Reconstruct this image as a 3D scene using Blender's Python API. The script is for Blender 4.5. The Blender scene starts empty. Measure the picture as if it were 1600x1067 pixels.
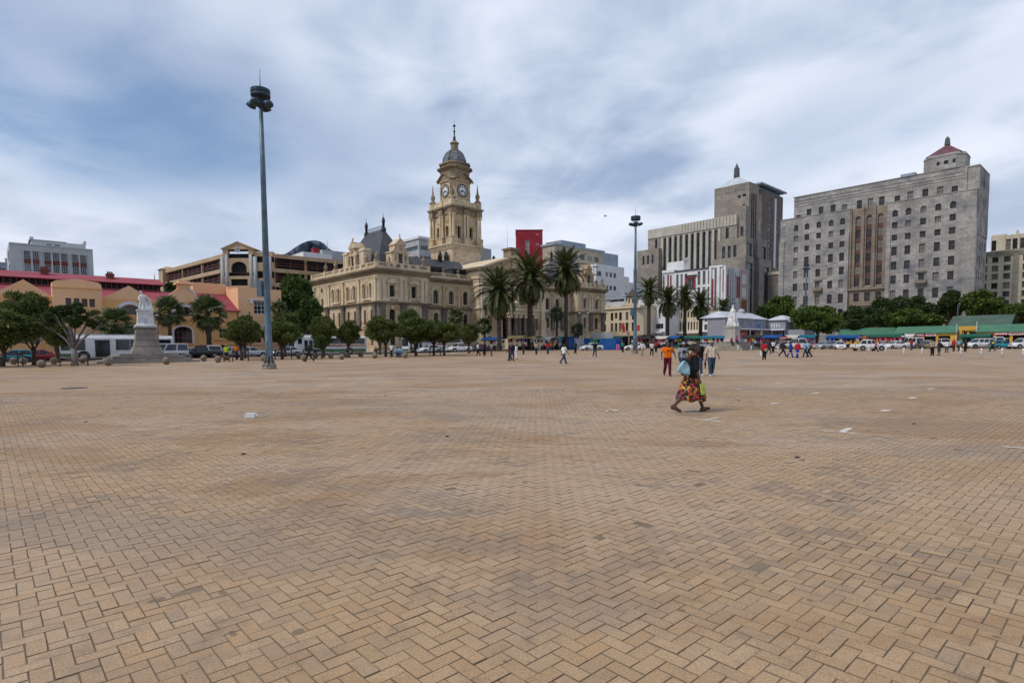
import bpy, bmesh, math, random
from mathutils import Vector, Matrix, Euler
R = math.radians
sc = bpy.context.scene
COL = sc.collection
random.seed(7)

# ------------------------------------------------------------------ camera
PITCH, ROLL, FPX = R(-3.5), R(0.4), 900.0
cd = bpy.data.cameras.new('camera')
cd.sensor_width = 36.0
cd.lens = 36.0 * FPX / 1600.0
cd.shift_y = (540.5 - FPX * math.tan(PITCH) - 533.5) / 1600.0
cd.clip_start, cd.clip_end = 0.1, 9000.0
cam = bpy.data.objects.new('camera', cd)
COL.objects.link(cam)
cam.matrix_world = Matrix.Translation((0, 0, 1.6)) @ Matrix.Rotation(R(90) + PITCH, 4, 'X') @ Matrix.Rotation(-ROLL, 4, 'Z')
sc.camera = cam

# ------------------------------------------------------------------ sky, sun, exposure
SUN_EL, SUN_AZ = R(52), R(-118)          # azimuth from +Y towards +X : the sun stands behind the camera's left shoulder
sun_dir = Vector((math.sin(SUN_AZ) * math.cos(SUN_EL), math.cos(SUN_AZ) * math.cos(SUN_EL), math.sin(SUN_EL)))
SUN_STRENGTH = 1.5
world = bpy.data.worlds.new('World')
sc.world = world
world.use_nodes = True

class NT:
    """small helper round a node tree"""
    def __init__(s, nt):
        s.t = nt
        nt.nodes.clear()
    def n(s, typ, ins=None, **props):
        nd = s.t.nodes.new(typ)
        for k, v in props.items():
            setattr(nd, k, v)
        for k, v in (ins or {}).items():
            s.set(nd.inputs[k], v)
        return nd
    def set(s, sock, v):
        if isinstance(v, bpy.types.NodeSocket):
            s.t.links.new(v, sock)
        else:
            sock.default_value = v
    def m(s, op, a, b=None, c=None, clamp=False):
        nd = s.t.nodes.new('ShaderNodeMath')
        nd.operation = op
        nd.use_clamp = clamp
        for i, v in enumerate((a, b, c)):
            if v is not None:
                s.set(nd.inputs[i], v)
        return nd.outputs[0]
    def v(s, op, a, b=None, scale=None):
        nd = s.t.nodes.new('ShaderNodeVectorMath')
        nd.operation = op
        s.set(nd.inputs[0], a)
        if b is not None:
            s.set(nd.inputs[1], b)
        if scale is not None:
            s.set(nd.inputs['Scale'], scale)
        return nd.outputs['Value'] if op in ('DOT_PRODUCT', 'LENGTH') else nd.outputs[0]
    def xyz(s, vec):
        nd = s.n('ShaderNodeSeparateXYZ', {0: vec})
        return nd.outputs[0], nd.outputs[1], nd.outputs[2]
    def comb(s, x, y, z):
        return s.n('ShaderNodeCombineXYZ', {0: x, 1: y, 2: z}).outputs[0]
    def noise(s, vec, scale, detail=3.0, rough=0.55, dist=0.0):
        return s.n('ShaderNodeTexNoise', {'Vector': vec, 'Scale': scale, 'Detail': detail, 'Roughness': rough, 'Distortion': dist}).outputs[0]
    def mix(s, fac, a, b, blend='MIX'):
        nd = s.t.nodes.new('ShaderNodeMix')
        nd.data_type = 'RGBA'
        nd.blend_type = blend
        nd.clamp_factor = True
        s.set(nd.inputs[0], fac)
        s.set(nd.inputs[6], col4(a))
        s.set(nd.inputs[7], col4(b))
        return nd.outputs[2]
    def ramp(s, fac, lo, hi):
        return s.n('ShaderNodeMapRange', {'Value': fac, 'From Min': lo, 'From Max': hi}, interpolation_type='SMOOTHSTEP').outputs[0]

def col4(c):
    if isinstance(c, bpy.types.NodeSocket):
        return c
    return (c[0], c[1], c[2], 1.0)

W = NT(world.node_tree)
skyn = W.n('ShaderNodeTexSky', sky_type='NISHITA')
skyn.sun_disc = False
skyn.sun_elevation = SUN_EL
skyn.sun_rotation = SUN_AZ
skyn.air_density, skyn.dust_density, skyn.ozone_density = 1.0, 0.6, 2.5
dirv = W.n('ShaderNodeTexCoord').outputs['Generated']
dx, dy, dz = W.xyz(dirv)
up = W.m('ADD', W.m('MAXIMUM', dz, 0.0), 0.16)
cx_ = W.m('DIVIDE', dx, up)
cy_ = W.m('DIVIDE', dy, up)
pl = W.comb(cx_, cy_, 0.0)
# wind-drawn sheets of cloud: stretched along one direction of the cloud plane
SKY_A, SKY_B, SKY_C = 38.398, 34.875, 29.276
st = W.comb(W.m('ADD', cx_, W.m('MULTIPLY', cy_, 0.35)), W.m('MULTIPLY', W.m('SUBTRACT', cy_, W.m('MULTIPLY', cx_, 0.35)), 0.62), SKY_A)
big = W.noise(st, 0.55, 2.0, 0.5, 0.4)
mid = W.noise(W.v('ADD', st, (SKY_B, 2.1, 0.0)), 1.05, 4.0, 0.5, 0.5)
fine = W.noise(W.v('ADD', pl, (1.3, 9.1, 2.0)), 2.6, 5.0, 0.55, 0.4)
dens = W.m('ADD', W.m('MULTIPLY', big, 0.62), W.m('ADD', W.m('MULTIPLY', mid, 0.36), W.m('MULTIPLY', fine, 0.20)))
lowsky = W.ramp(dz, 0.27, 0.03)                       # the deck closes towards the horizon
cover = W.ramp(W.m('ADD', dens, W.m('MULTIPLY', lowsky, 0.20)), 0.45, 0.67)
cover = W.m('ADD', W.m('MULTIPLY', cover, 0.85), 0.15)
thick = W.ramp(W.m('ADD', W.m('MULTIPLY', mid, 0.6), W.m('ADD', W.m('MULTIPLY', fine, 0.3), W.m('MULTIPLY', W.noise(W.v('ADD', st, (SKY_C, 5.0, 1.0)), 0.8, 3.0, 0.5, 0.5), 0.5))), 0.57, 0.85)
cl = W.mix(thick, (6.3, 6.7, 7.6), (2.4, 3.2, 4.6))
cl = W.mix(W.m('MULTIPLY', lowsky, 0.7), cl, (5.6, 5.95, 6.7))
skyc = W.n('ShaderNodeHueSaturation', {'Saturation': 1.25, 'Value': 0.8, 'Color': skyn.outputs[0]}).outputs[0]
skymix = W.mix(cover, skyc, cl)
bg = W.n('ShaderNodeBackground', {'Color': skymix, 'Strength': 0.09})
wo = W.n('ShaderNodeOutputWorld', {'Surface': bg.outputs[0]})

sl = bpy.data.lights.new('sun', 'SUN')
sl.energy = SUN_STRENGTH
sl.angle = R(10)
sl.color = (1.0, 0.93, 0.83)
sun = bpy.data.objects.new('sun', sl)
sun.rotation_euler = sun_dir.to_track_quat('Z', 'Y').to_euler()
sun.location = (0, 0, 60)
COL.objects.link(sun)
vs = sc.view_settings
vs.view_transform = 'Standard'
vs.look = 'None'
vs.exposure = 0.6
vs.gamma = 1.0
vs.use_curve_mapping = False
try:
    sc.cycles.max_bounces = 6
    sc.cycles.transparent_max_bounces = 4
except Exception:
    pass

# ------------------------------------------------------------------ survey helpers
def ray(u, v):
    x, y = (u - 800) / FPX, -(v - (540.5 - FPX * math.tan(PITCH))) / FPX
    c, s = math.cos(ROLL), math.sin(ROLL)
    x, y = c * x + s * y, -s * x + c * y
    d = Vector((x, math.cos(PITCH) - y * math.sin(PITCH), math.sin(PITCH) + y * math.cos(PITCH)))
    return d / d.y
def at(u, v, Y):
    return Vector((0, 0, 1.6)) + ray(u, v) * Y
def gz(Y):
    return min(1.15, 0.01 * max(0.0, Y - 45))
def gp(u, v):
    r = ray(u, v)
    lo, hi = 1.0, 400.0
    for _ in range(50):
        m = (lo + hi) / 2
        if 1.6 + r.z * m - gz(m) > 0: lo = m
        else: hi = m
    return at(u, v, lo)
ANG = R(47.5)
E1 = Vector((math.sin(ANG), math.cos(ANG), 0))     # city grid: along the hall's front
E2 = Vector((-math.cos(ANG), math.sin(ANG), 0))    # and away from the square
ROT_A = R(90) - ANG                                # frame A: x = E1, y = E2
ROT_B = -ANG                                       # frame B: x = -E2, y = E1
HALL = at(590, 500, 115); HALL.z = 0
def grid(a, b, z=0.0):
    p = HALL + E1 * a + E2 * b
    return Vector((p.x, p.y, z))

# ------------------------------------------------------------------ mesh builder
class MB:
    def __init__(s, xf=None):
        s.v, s.f, s.mi, s.sm, s.xf = [], [], [], [], xf
    def add(s, pts):
        i = len(s.v)
        if s.xf is not None:
            pts = [s.xf @ Vector(p) for p in pts]
        s.v.extend([tuple(p) for p in pts])
        return i
    def face(s, pts, mi=0, sm=False):
        i = s.add(pts)
        s.f.append(tuple(range(i, i + len(pts)))); s.mi.append(mi); s.sm.append(sm)
    def box(s, x0, x1, y0, y1, z0, z1, mi=0, bottom=True):
        i = s.add([(x0,y0,z0),(x1,y0,z0),(x1,y1,z0),(x0,y1,z0),(x0,y0,z1),(x1,y0,z1),(x1,y1,z1),(x0,y1,z1)])
        fs = [(0,1,5,4),(1,2,6,5),(2,3,7,6),(3,0,4,7),(4,5,6,7)] + ([(3,2,1,0)] if bottom else [])
        for f in fs:
            s.f.append(tuple(i + k for k in f)); s.mi.append(mi); s.sm.append(False)
    def taper(s, x0, x1, y0, y1, z0, z1, k, mi=0):
        """box whose top is scaled by k about its middle"""
        cx, cy = (x0+x1)/2, (y0+y1)/2
        kx, ky = k if isinstance(k, tuple) else (k, k)
        X0, X1, Y0, Y1 = cx+(x0-cx)*kx, cx+(x1-cx)*kx, cy+(y0-cy)*ky, cy+(y1-cy)*ky
        i = s.add([(x0,y0,z0),(x1,y0,z0),(x1,y1,z0),(x0,y1,z0),(X0,Y0,z1),(X1,Y0,z1),(X1,Y1,z1),(X0,Y1,z1)])
        for f in [(0,1,5,4),(1,2,6,5),(2,3,7,6),(3,0,4,7),(4,5,6,7),(3,2,1,0)]:
            s.f.append(tuple(i + k for k in f)); s.mi.append(mi); s.sm.append(False)
    def extr(s, poly, y0, y1, mi=0, caps=True):
        """polygon of (x, z), counter-clockwise seen from -y, pushed from y0 to y1"""
        n = len(poly)
        i = s.add([(x, y0, z) for x, z in poly] + [(x, y1, z) for x, z in poly])
        for k in range(n):
            a, b = k, (k+1) % n
            s.f.append((i+a, i+n+a, i+n+b, i+b)); s.mi.append(mi); s.sm.append(False)
        if caps:
            s.f.append(tuple(i+k for k in range(n))); s.mi.append(mi); s.sm.append(False)
            s.f.append(tuple(i+n+k for k in reversed(range(n)))); s.mi.append(mi); s.sm.append(False)
    def prism(s, poly, z0, z1, mi=0, k=1.0, c=None):
        """polygon of (x, y), counter-clockwise from above, from z0 to z1; top scaled by k"""
        n = len(poly)
        if c is None:
            c = (sum(p[0] for p in poly)/n, sum(p[1] for p in poly)/n)
        i = s.add([(x, y, z0) for x, y in poly] + [(c[0]+(x-c[0])*k, c[1]+(y-c[1])*k, z1) for x, y in poly])
        for a in range(n):
            b = (a+1) % n
            s.f.append((i+a, i+b, i+n+b, i+n+a)); s.mi.append(mi); s.sm.append(False)
        s.f.append(tuple(i+n+a for a in range(n))); s.mi.append(mi); s.sm.append(False)
        s.f.append(tuple(i+a for a in reversed(range(n)))); s.mi.append(mi); s.sm.append(False)
    def lathe(s, prof, n=12, cx=0.0, cy=0.0, mi=0, sm=True, a0=0.0, capb=True, capt=True, ell=(1,1)):
        i = s.add([(cx + r*ell[0]*math.cos(a0+2*math.pi*k/n), cy + r*ell[1]*math.sin(a0+2*math.pi*k/n), z) for r, z in prof for k in range(n)])
        for j in range(len(prof)-1):
            for k in range(n):
                b = (k+1) % n
                s.f.append((i+j*n+k, i+j*n+b, i+(j+1)*n+b, i+(j+1)*n+k)); s.mi.append(mi); s.sm.append(sm)
        if capb:
            s.f.append(tuple(i+k for k in reversed(range(n)))); s.mi.append(mi); s.sm.append(False)
        if capt:
            j = (len(prof)-1)*n
            s.f.append(tuple(i+j+k for k in range(n))); s.mi.append(mi); s.sm.append(False)
    def tube(s, pts, rad, n=6, mi=0, sm=True):
        pts = [Vector(p) for p in pts]
        if not isinstance(rad, (list, tuple)): rad = [rad]*len(pts)
        rings = []
        for j, p in enumerate(pts):
            d = (pts[min(j+1, len(pts)-1)] - pts[max(j-1, 0)]).normalized()
            u = d.cross(Vector((0,0,1)) if abs(d.z) < 0.9 else Vector((1,0,0))).normalized()
            w = u.cross(d).normalized()
            rings.append([p + (u*math.cos(2*math.pi*k/n) + w*math.sin(2*math.pi*k/n))*rad[j] for k in range(n)])
        i = s.add([q for r in rings for q in r])
        for j in range(len(rings)-1):
            for k in range(n):
                b = (k+1) % n
                s.f.append((i+j*n+b, i+j*n+k, i+(j+1)*n+k, i+(j+1)*n+b)); s.mi.append(mi); s.sm.append(sm)
        s.f.append(tuple(i+k for k in range(n))); s.mi.append(mi); s.sm.append(False)
        j = (len(rings)-1)*n
        s.f.append(tuple(i+j+k for k in reversed(range(n)))); s.mi.append(mi); s.sm.append(False)
    def ball(s, c, r, n=8, m=6, mi=0):
        prof = [(max(0.001, math.sin(math.pi*k/m)), -math.cos(math.pi*k/m)) for k in range(m+1)]
        rr = r if isinstance(r, (tuple, list)) else (r, r, r)
        i = s.add([(c[0]+q*rr[0]*math.cos(2*math.pi*k/n), c[1]+q*rr[1]*math.sin(2*math.pi*k/n), c[2]+z*rr[2]) for q, z in prof for k in range(n)])
        for j in range(m):
            for k in range(n):
                b = (k+1) % n
                s.f.append((i+j*n+k, i+j*n+b, i+(j+1)*n+b, i+(j+1)*n+k)); s.mi.append(mi); s.sm.append(True)
    def wall(s, x0, x1, z0, z1, y, ops=(), depth=0.3, mi=0, ri=None):
        """wall face in the plane y looking to -y with openings (ox0, ox1, oz0, oz1, arched)"""
        ri = mi if ri is None else ri
        ops = [o for o in ops if o[0] >= x0-1e-6 and o[1] <= x1+1e-6 and o[2] >= z0-1e-6 and o[3] <= z1+1e-6]
        xs = sorted(set([x0, x1] + [round(o[k], 4) for o in ops for k in (0, 1)]))
        zs = sorted(set([z0, z1] + [round(o[k], 4) for o in ops for k in (2, 3)]))
        for c in range(len(zs)-1):
            zm = (zs[c]+zs[c+1])/2
            run = None
            for a in range(len(xs)-1):
                xm = (xs[a]+xs[a+1])/2
                hole = any(o[0] < xm < o[1] and o[2] < zm < o[3] for o in ops)
                if hole:
                    if run is not None:
                        s.face([(run,y,zs[c]),(xs[a],y,zs[c]),(xs[a],y,zs[c+1]),(run,y,zs[c+1])], mi); run = None
                elif run is None:
                    run = xs[a]
            if run is not None:
                s.face([(run,y,zs[c]),(x1,y,zs[c]),(x1,y,zs[c+1]),(run,y,zs[c+1])], mi)
        for o in ops:
            a, b, c, d = o[:4]
            yy = y + depth
            if len(o) > 4 and o[4]:
                r = (b-a)/2
                rz = min(r, (d-c)) if o[4] is True else o[4]
                zc, xm = d-rz, (a+b)/2
                arc = [(xm-r*math.cos(math.pi*k/10), zc+rz*math.sin(math.pi*k/10)) for k in range(11)]
                for k in range(10):
                    p, q = arc[k], arc[k+1]
                    s.face([(p[0],y,p[1]),(q[0],y,q[1]),(q[0],y,d),(p[0],y,d)], mi)
                    s.face([(p[0],y,p[1]),(p[0],yy,p[1]),(q[0],yy,q[1]),(q[0],y,q[1])], ri)
            else:
                zc = d
                s.face([(a,y,d),(a,yy,d),(b,yy,d),(b,y,d)], ri)
            s.face([(a,y,c),(a,yy,c),(a,yy,zc),(a,y,zc)], ri)
            s.face([(b,yy,c),(b,y,c),(b,y,zc),(b,yy,zc)], ri)
            s.face([(a,yy,c),(a,y,c),(b,y,c),(b,yy,c)], ri)
    def mesh(s, name, mats):
        me = bpy.data.meshes.new(name)
        me.from_pydata(s.v, [], s.f)
        for m in mats: me.materials.append(m)
        me.polygons.foreach_set('material_index', s.mi)
        me.polygons.foreach_set('use_smooth', s.sm)
        me.update()
        return me
    def obj(s, name, mats, parent=None, loc=None, rotz=0.0):
        if not isinstance(mats, (list, tuple)): mats = [mats]
        return link(name, s.mesh(name, mats), parent, loc, rotz)

def link(name, me, parent=None, loc=None, rotz=0.0):
    o = bpy.data.objects.new(name, me)
    COL.objects.link(o)
    if parent is not None: o.parent = parent
    if loc is not None: o.location = loc
    if rotz: o.rotation_euler = (0, 0, rotz)
    return o
def tag(o, label=None, cat=None, group=None, kind=None):
    if label: o['label'] = label
    if cat: o['category'] = cat
    if group: o['group'] = group
    if kind: o['kind'] = kind
    return o
def thing(name, label, cat, loc=(0,0,0), rotz=0.0, group=None):
    o = bpy.data.objects.new(name, None)
    o.empty_display_size = 0.5
    COL.objects.link(o)
    o.location = loc
    o.rotation_euler = (0, 0, rotz)
    return tag(o, label, cat, group)
def kids(o):
    return [c for c in bpy.data.objects if c.parent == o]
def dup(o, kidmap=None, parent=None):
    c = o.copy(); COL.objects.link(c)
    if parent is not None: c.parent = parent
    for ch in list(o.children): dup(ch, None, c)
    return c

# ------------------------------------------------------------------ materials
def new_mat(name):
    m = bpy.data.materials.new(name)
    m.use_nodes = True
    T = NT(m.node_tree)
    bs = T.n('ShaderNodeBsdfPrincipled')
    out = T.n('ShaderNodeOutputMaterial', {'Surface': bs.outputs[0]})
    return m, T, bs
def plain(name, c, rough=0.6, var=0.12, scale=3.0, metal=0.0, spec=0.5, coat=0.0, bump=0.0, c2=None):
    m, T, bs = new_mat(name)
    p = T.n('ShaderNodeTexCoord').outputs['Object']
    nz = T.noise(p, scale, 4.0, 0.6)
    d = c2 if c2 else tuple(max(0, x*(1-2.2*var)) for x in c)
    b = tuple(min(1, x*(1+var)) for x in c)
    T.set(bs.inputs['Base Color'], T.mix(T.ramp(nz, 0.3, 0.7), d, b))
    bs.inputs['Roughness'].default_value = rough
    bs.inputs['Metallic'].default_value = metal
    bs.inputs['Specular IOR Level'].default_value = spec
    if coat: bs.inputs['Coat Weight'].default_value = coat
    if bump:
        bp = T.n('ShaderNodeBump', {'Strength': bump, 'Distance': 0.05, 'Height': T.noise(p, scale*6, 3.0, 0.6)})
        T.set(bs.inputs['Normal'], bp.outputs[0])
    return m
def stone(name, c1, c2, course=0.4, block=0.9, joint=0.55, grime=(0.05,0.045,0.04), gamt=0.5, rough=0.85, bump=0.4, blockvar=0.35, msz=0.02, c3=None, streak=0.5):
    """masonry: courses of blocks, mottling, rain streaks and grime"""
    m, T, bs = new_mat(name)
    p = T.n('ShaderNodeNewGeometry').outputs['Position']
    px, py, pz = T.xyz(p)
    along = T.v('DOT_PRODUCT', p, tuple(E1 + E2))
    w = T.comb(along, pz, 0.0)
    br = T.n('ShaderNodeTexBrick', {'Vector': w, 'Color1': (0.2,0.2,0.2,1), 'Color2': (0.8,0.8,0.8,1), 'Mortar': (0,0,0,1), 'Scale': 1.0,
             'Mortar Size': msz, 'Mortar Smooth': 0.3, 'Bias': 0.0, 'Brick Width': block, 'Row Height': course})
    n1 = T.noise(p, 0.22, 4.0, 0.6)
    n2 = T.noise(p, 1.7, 4.0, 0.65)
    base = T.mix(T.ramp(n1, 0.32, 0.68), c1, c2)
    if c3: base = T.mix(T.ramp(T.noise(T.v('ADD', p, (31.0, 7.0, 3.0)), 0.13, 5.0, 0.65), 0.5, 0.66), base, c3)
    val = T.m('ADD', T.m('MULTIPLY', br.outputs[0], blockvar), 1.0 - blockvar*0.5)
    base = T.mix(1.0, base, T.comb(val, val, val), 'MULTIPLY')
    v2 = T.m('ADD', T.m('MULTIPLY', n2, 0.5), 0.75)
    base = T.mix(1.0, base, T.comb(v2, v2, v2), 'MULTIPLY')
    sv = T.comb(T.m('MULTIPLY', along, 1.6), T.m('MULTIPLY', pz, 0.09), T.m('MULTIPLY', px, 0.2))
    stn = T.ramp(T.noise(sv, 1.0, 5.0, 0.7), 0.5, 0.78)
    gr = T.ramp(T.noise(T.v('ADD', p, (4.0, 9.0, 2.0)), 0.5, 6.0, 0.7), 0.52, 0.8)
    base = T.mix(T.m('MULTIPLY', T.m('MAXIMUM', T.m('MULTIPLY', stn, streak*1.6), gr), gamt), base, grime)
    base = T.mix(T.m('MULTIPLY', br.outputs['Fac'], joint), base, grime)
    T.set(bs.inputs['Base Color'], base)
    bs.inputs['Roughness'].default_value = rough
    bs.inputs['Specular IOR Level'].default_value = 0.25
    hgt = T.m('ADD', T.m('MULTIPLY', br.outputs['Fac'], -1.0), T.m('MULTIPLY', n2, 0.6))
    bp = T.n('ShaderNodeBump', {'Strength': bump, 'Distance': 0.04, 'Height': hgt})
    T.set(bs.inputs['Normal'], bp.outputs[0])
    return m
def render_wall(name, c1, c2, grime=(0.2,0.14,0.08), gamt=0.25, rough=0.85):
    """painted plaster with faint runs and patches"""
    m, T, bs = new_mat(name)
    p = T.n('ShaderNodeNewGeometry').outputs['Position']
    px, py, pz = T.xyz(p)
    along = T.v('DOT_PRODUCT', p, tuple(E1 + E2))
    base = T.mix(T.ramp(T.noise(p, 0.35, 5.0, 0.6), 0.3, 0.7), c1, c2)
    sv = T.comb(T.m('MULTIPLY', along, 2.2), T.m('MULTIPLY', pz, 0.12), 0.0)
    stn = T.ramp(T.noise(sv, 1.0, 5.0, 0.7), 0.48, 0.8)
    gr = T.ramp(T.noise(p, 1.1, 6.0, 0.7), 0.55, 0.8)
    base = T.mix(T.m('MULTIPLY', T.m('MAXIMUM', stn, gr), gamt), base, grime)
    T.set(bs.inputs['Base Color'], base)
    bs.inputs['Roughness'].default_value = rough
    bs.inputs['Specular IOR Level'].default_value = 0.2
    bp = T.n('ShaderNodeBump', {'Strength': 0.15, 'Distance': 0.03, 'Height': T.noise(p, 6.0, 4.0, 0.6)})
    T.set(bs.inputs['Normal'], bp.outputs[0])
    return m
def glass(name, c=(0.012,0.014,0.017), c2=(0.05,0.06,0.07), rough=0.08, spec=0.5):
    m, T, bs = new_mat(name)
    p = T.n('ShaderNodeNewGeometry').outputs['Position']
    nz = T.noise(p, 0.45, 3.0, 0.7)
    rnd = T.n('ShaderNodeObjectInfo').outputs['Random']      # drawn blinds behind some of the panes
    base = T.mix(T.ramp(nz, 0.42, 0.72), c, c2)
    base = T.mix(T.m('MULTIPLY', T.m('GREATER_THAN', rnd, 0.78), rnd if 'car' not in name else 0.0), base, (0.20,0.19,0.17))
    T.set(bs.inputs['Base Color'], base)
    T.set(bs.inputs['Roughness'], T.m('ADD', T.m('MULTIPLY', T.noise(p, 0.9, 2.0, 0.5), 0.2), rough-0.05))
    bs.inputs['Specular IOR Level'].default_value = spec
    return m
def roofmat(name, c1, c2, ribs=3.0, rough=0.7, axis=E1, grime=(0.04,0.04,0.04), spec=0.3):
    m, T, bs = new_mat(name)
    p = T.n('ShaderNodeNewGeometry').outputs['Position']
    al = T.v('DOT_PRODUCT', p, tuple(axis))
    n1 = T.noise(p, 0.5, 5.0, 0.65)
    base = T.mix(T.ramp(n1, 0.3, 0.72), c1, c2)
    base = T.mix(T.m('MULTIPLY', T.ramp(T.noise(p, 2.3, 5.0, 0.7), 0.5, 0.8), 0.35), base, grime)
    T.set(bs.inputs['Base Color'], base)
    bs.inputs['Roughness'].default_value = rough
    bs.inputs['Specular IOR Level'].default_value = spec
    wv = T.m('ABSOLUTE', T.m('SINE', T.m('MULTIPLY', al, math.pi*ribs)))
    bp = T.n('ShaderNodeBump', {'Strength': 0.35, 'Distance': 0.04, 'Height': wv})
    T.set(bs.inputs['Normal'], bp.outputs[0])
    return m
def slate(name):
    m, T, bs = new_mat(name)
    p = T.n('ShaderNodeNewGeometry').outputs['Position']
    px, py, pz = T.xyz(p)
    along = T.v('DOT_PRODUCT', p, tuple(E1 + E2))
    br = T.n('ShaderNodeTexBrick', {'Vector': T.comb(along, T.m('MULTIPLY', pz, 1.2), 0.0), 'Color1': (0.1,0.1,0.1,1), 'Color2': (0.9,0.9,0.9,1), 'Mortar': (0,0,0,1), 'Scale': 1.0,
             'Mortar Size': 0.02, 'Mortar Smooth': 0.2, 'Brick Width': 0.35, 'Row Height': 0.26})
    base = T.mix(br.outputs[0], (0.030,0.034,0.042), (0.065,0.068,0.078))
    base = T.mix(T.ramp(T.noise(p, 0.5, 5.0, 0.65), 0.45, 0.75), base, (0.085,0.075,0.066))
    T.set(bs.inputs['Base Color'], base)
    bs.inputs['Roughness'].default_value = 0.5
    bp = T.n('ShaderNodeBump', {'Strength': 0.4, 'Distance': 0.03, 'Height': br.outputs[0]})
    T.set(bs.inputs['Normal'], bp.outputs[0])
    return m
def leafmat(name, c1, c2, c3=None, scale=2.2, rough=0.6):
    m, T, bs = new_mat(name)
    g = T.n('ShaderNodeNewGeometry')
    p = g.outputs['Position']
    base = T.mix(T.ramp(T.noise(p, scale, 3.0, 0.6), 0.33, 0.68), c1, c2)
    base = T.mix(T.ramp(g.outputs['Random Per Island'], 0.2, 1.0), base, c3 or tuple(x*1.5 for x in c2))
    T.set(bs.inputs['Base Color'], base)
    bs.inputs['Roughness'].default_value = rough
    bs.inputs['Specular IOR Level'].default_value = 0.3
    tr = T.n('ShaderNodeBsdfTranslucent')
    T.set(tr.inputs[0], base)
    mx = T.n('ShaderNodeMixShader', {0: 0.22, 1: bs.outputs[0], 2: tr.outputs[0]})
    out = [n for n in T.t.nodes if n.type == 'OUTPUT_MATERIAL'][0]
    T.t.links.new(mx.outputs[0], out.inputs[0])
    return m

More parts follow.
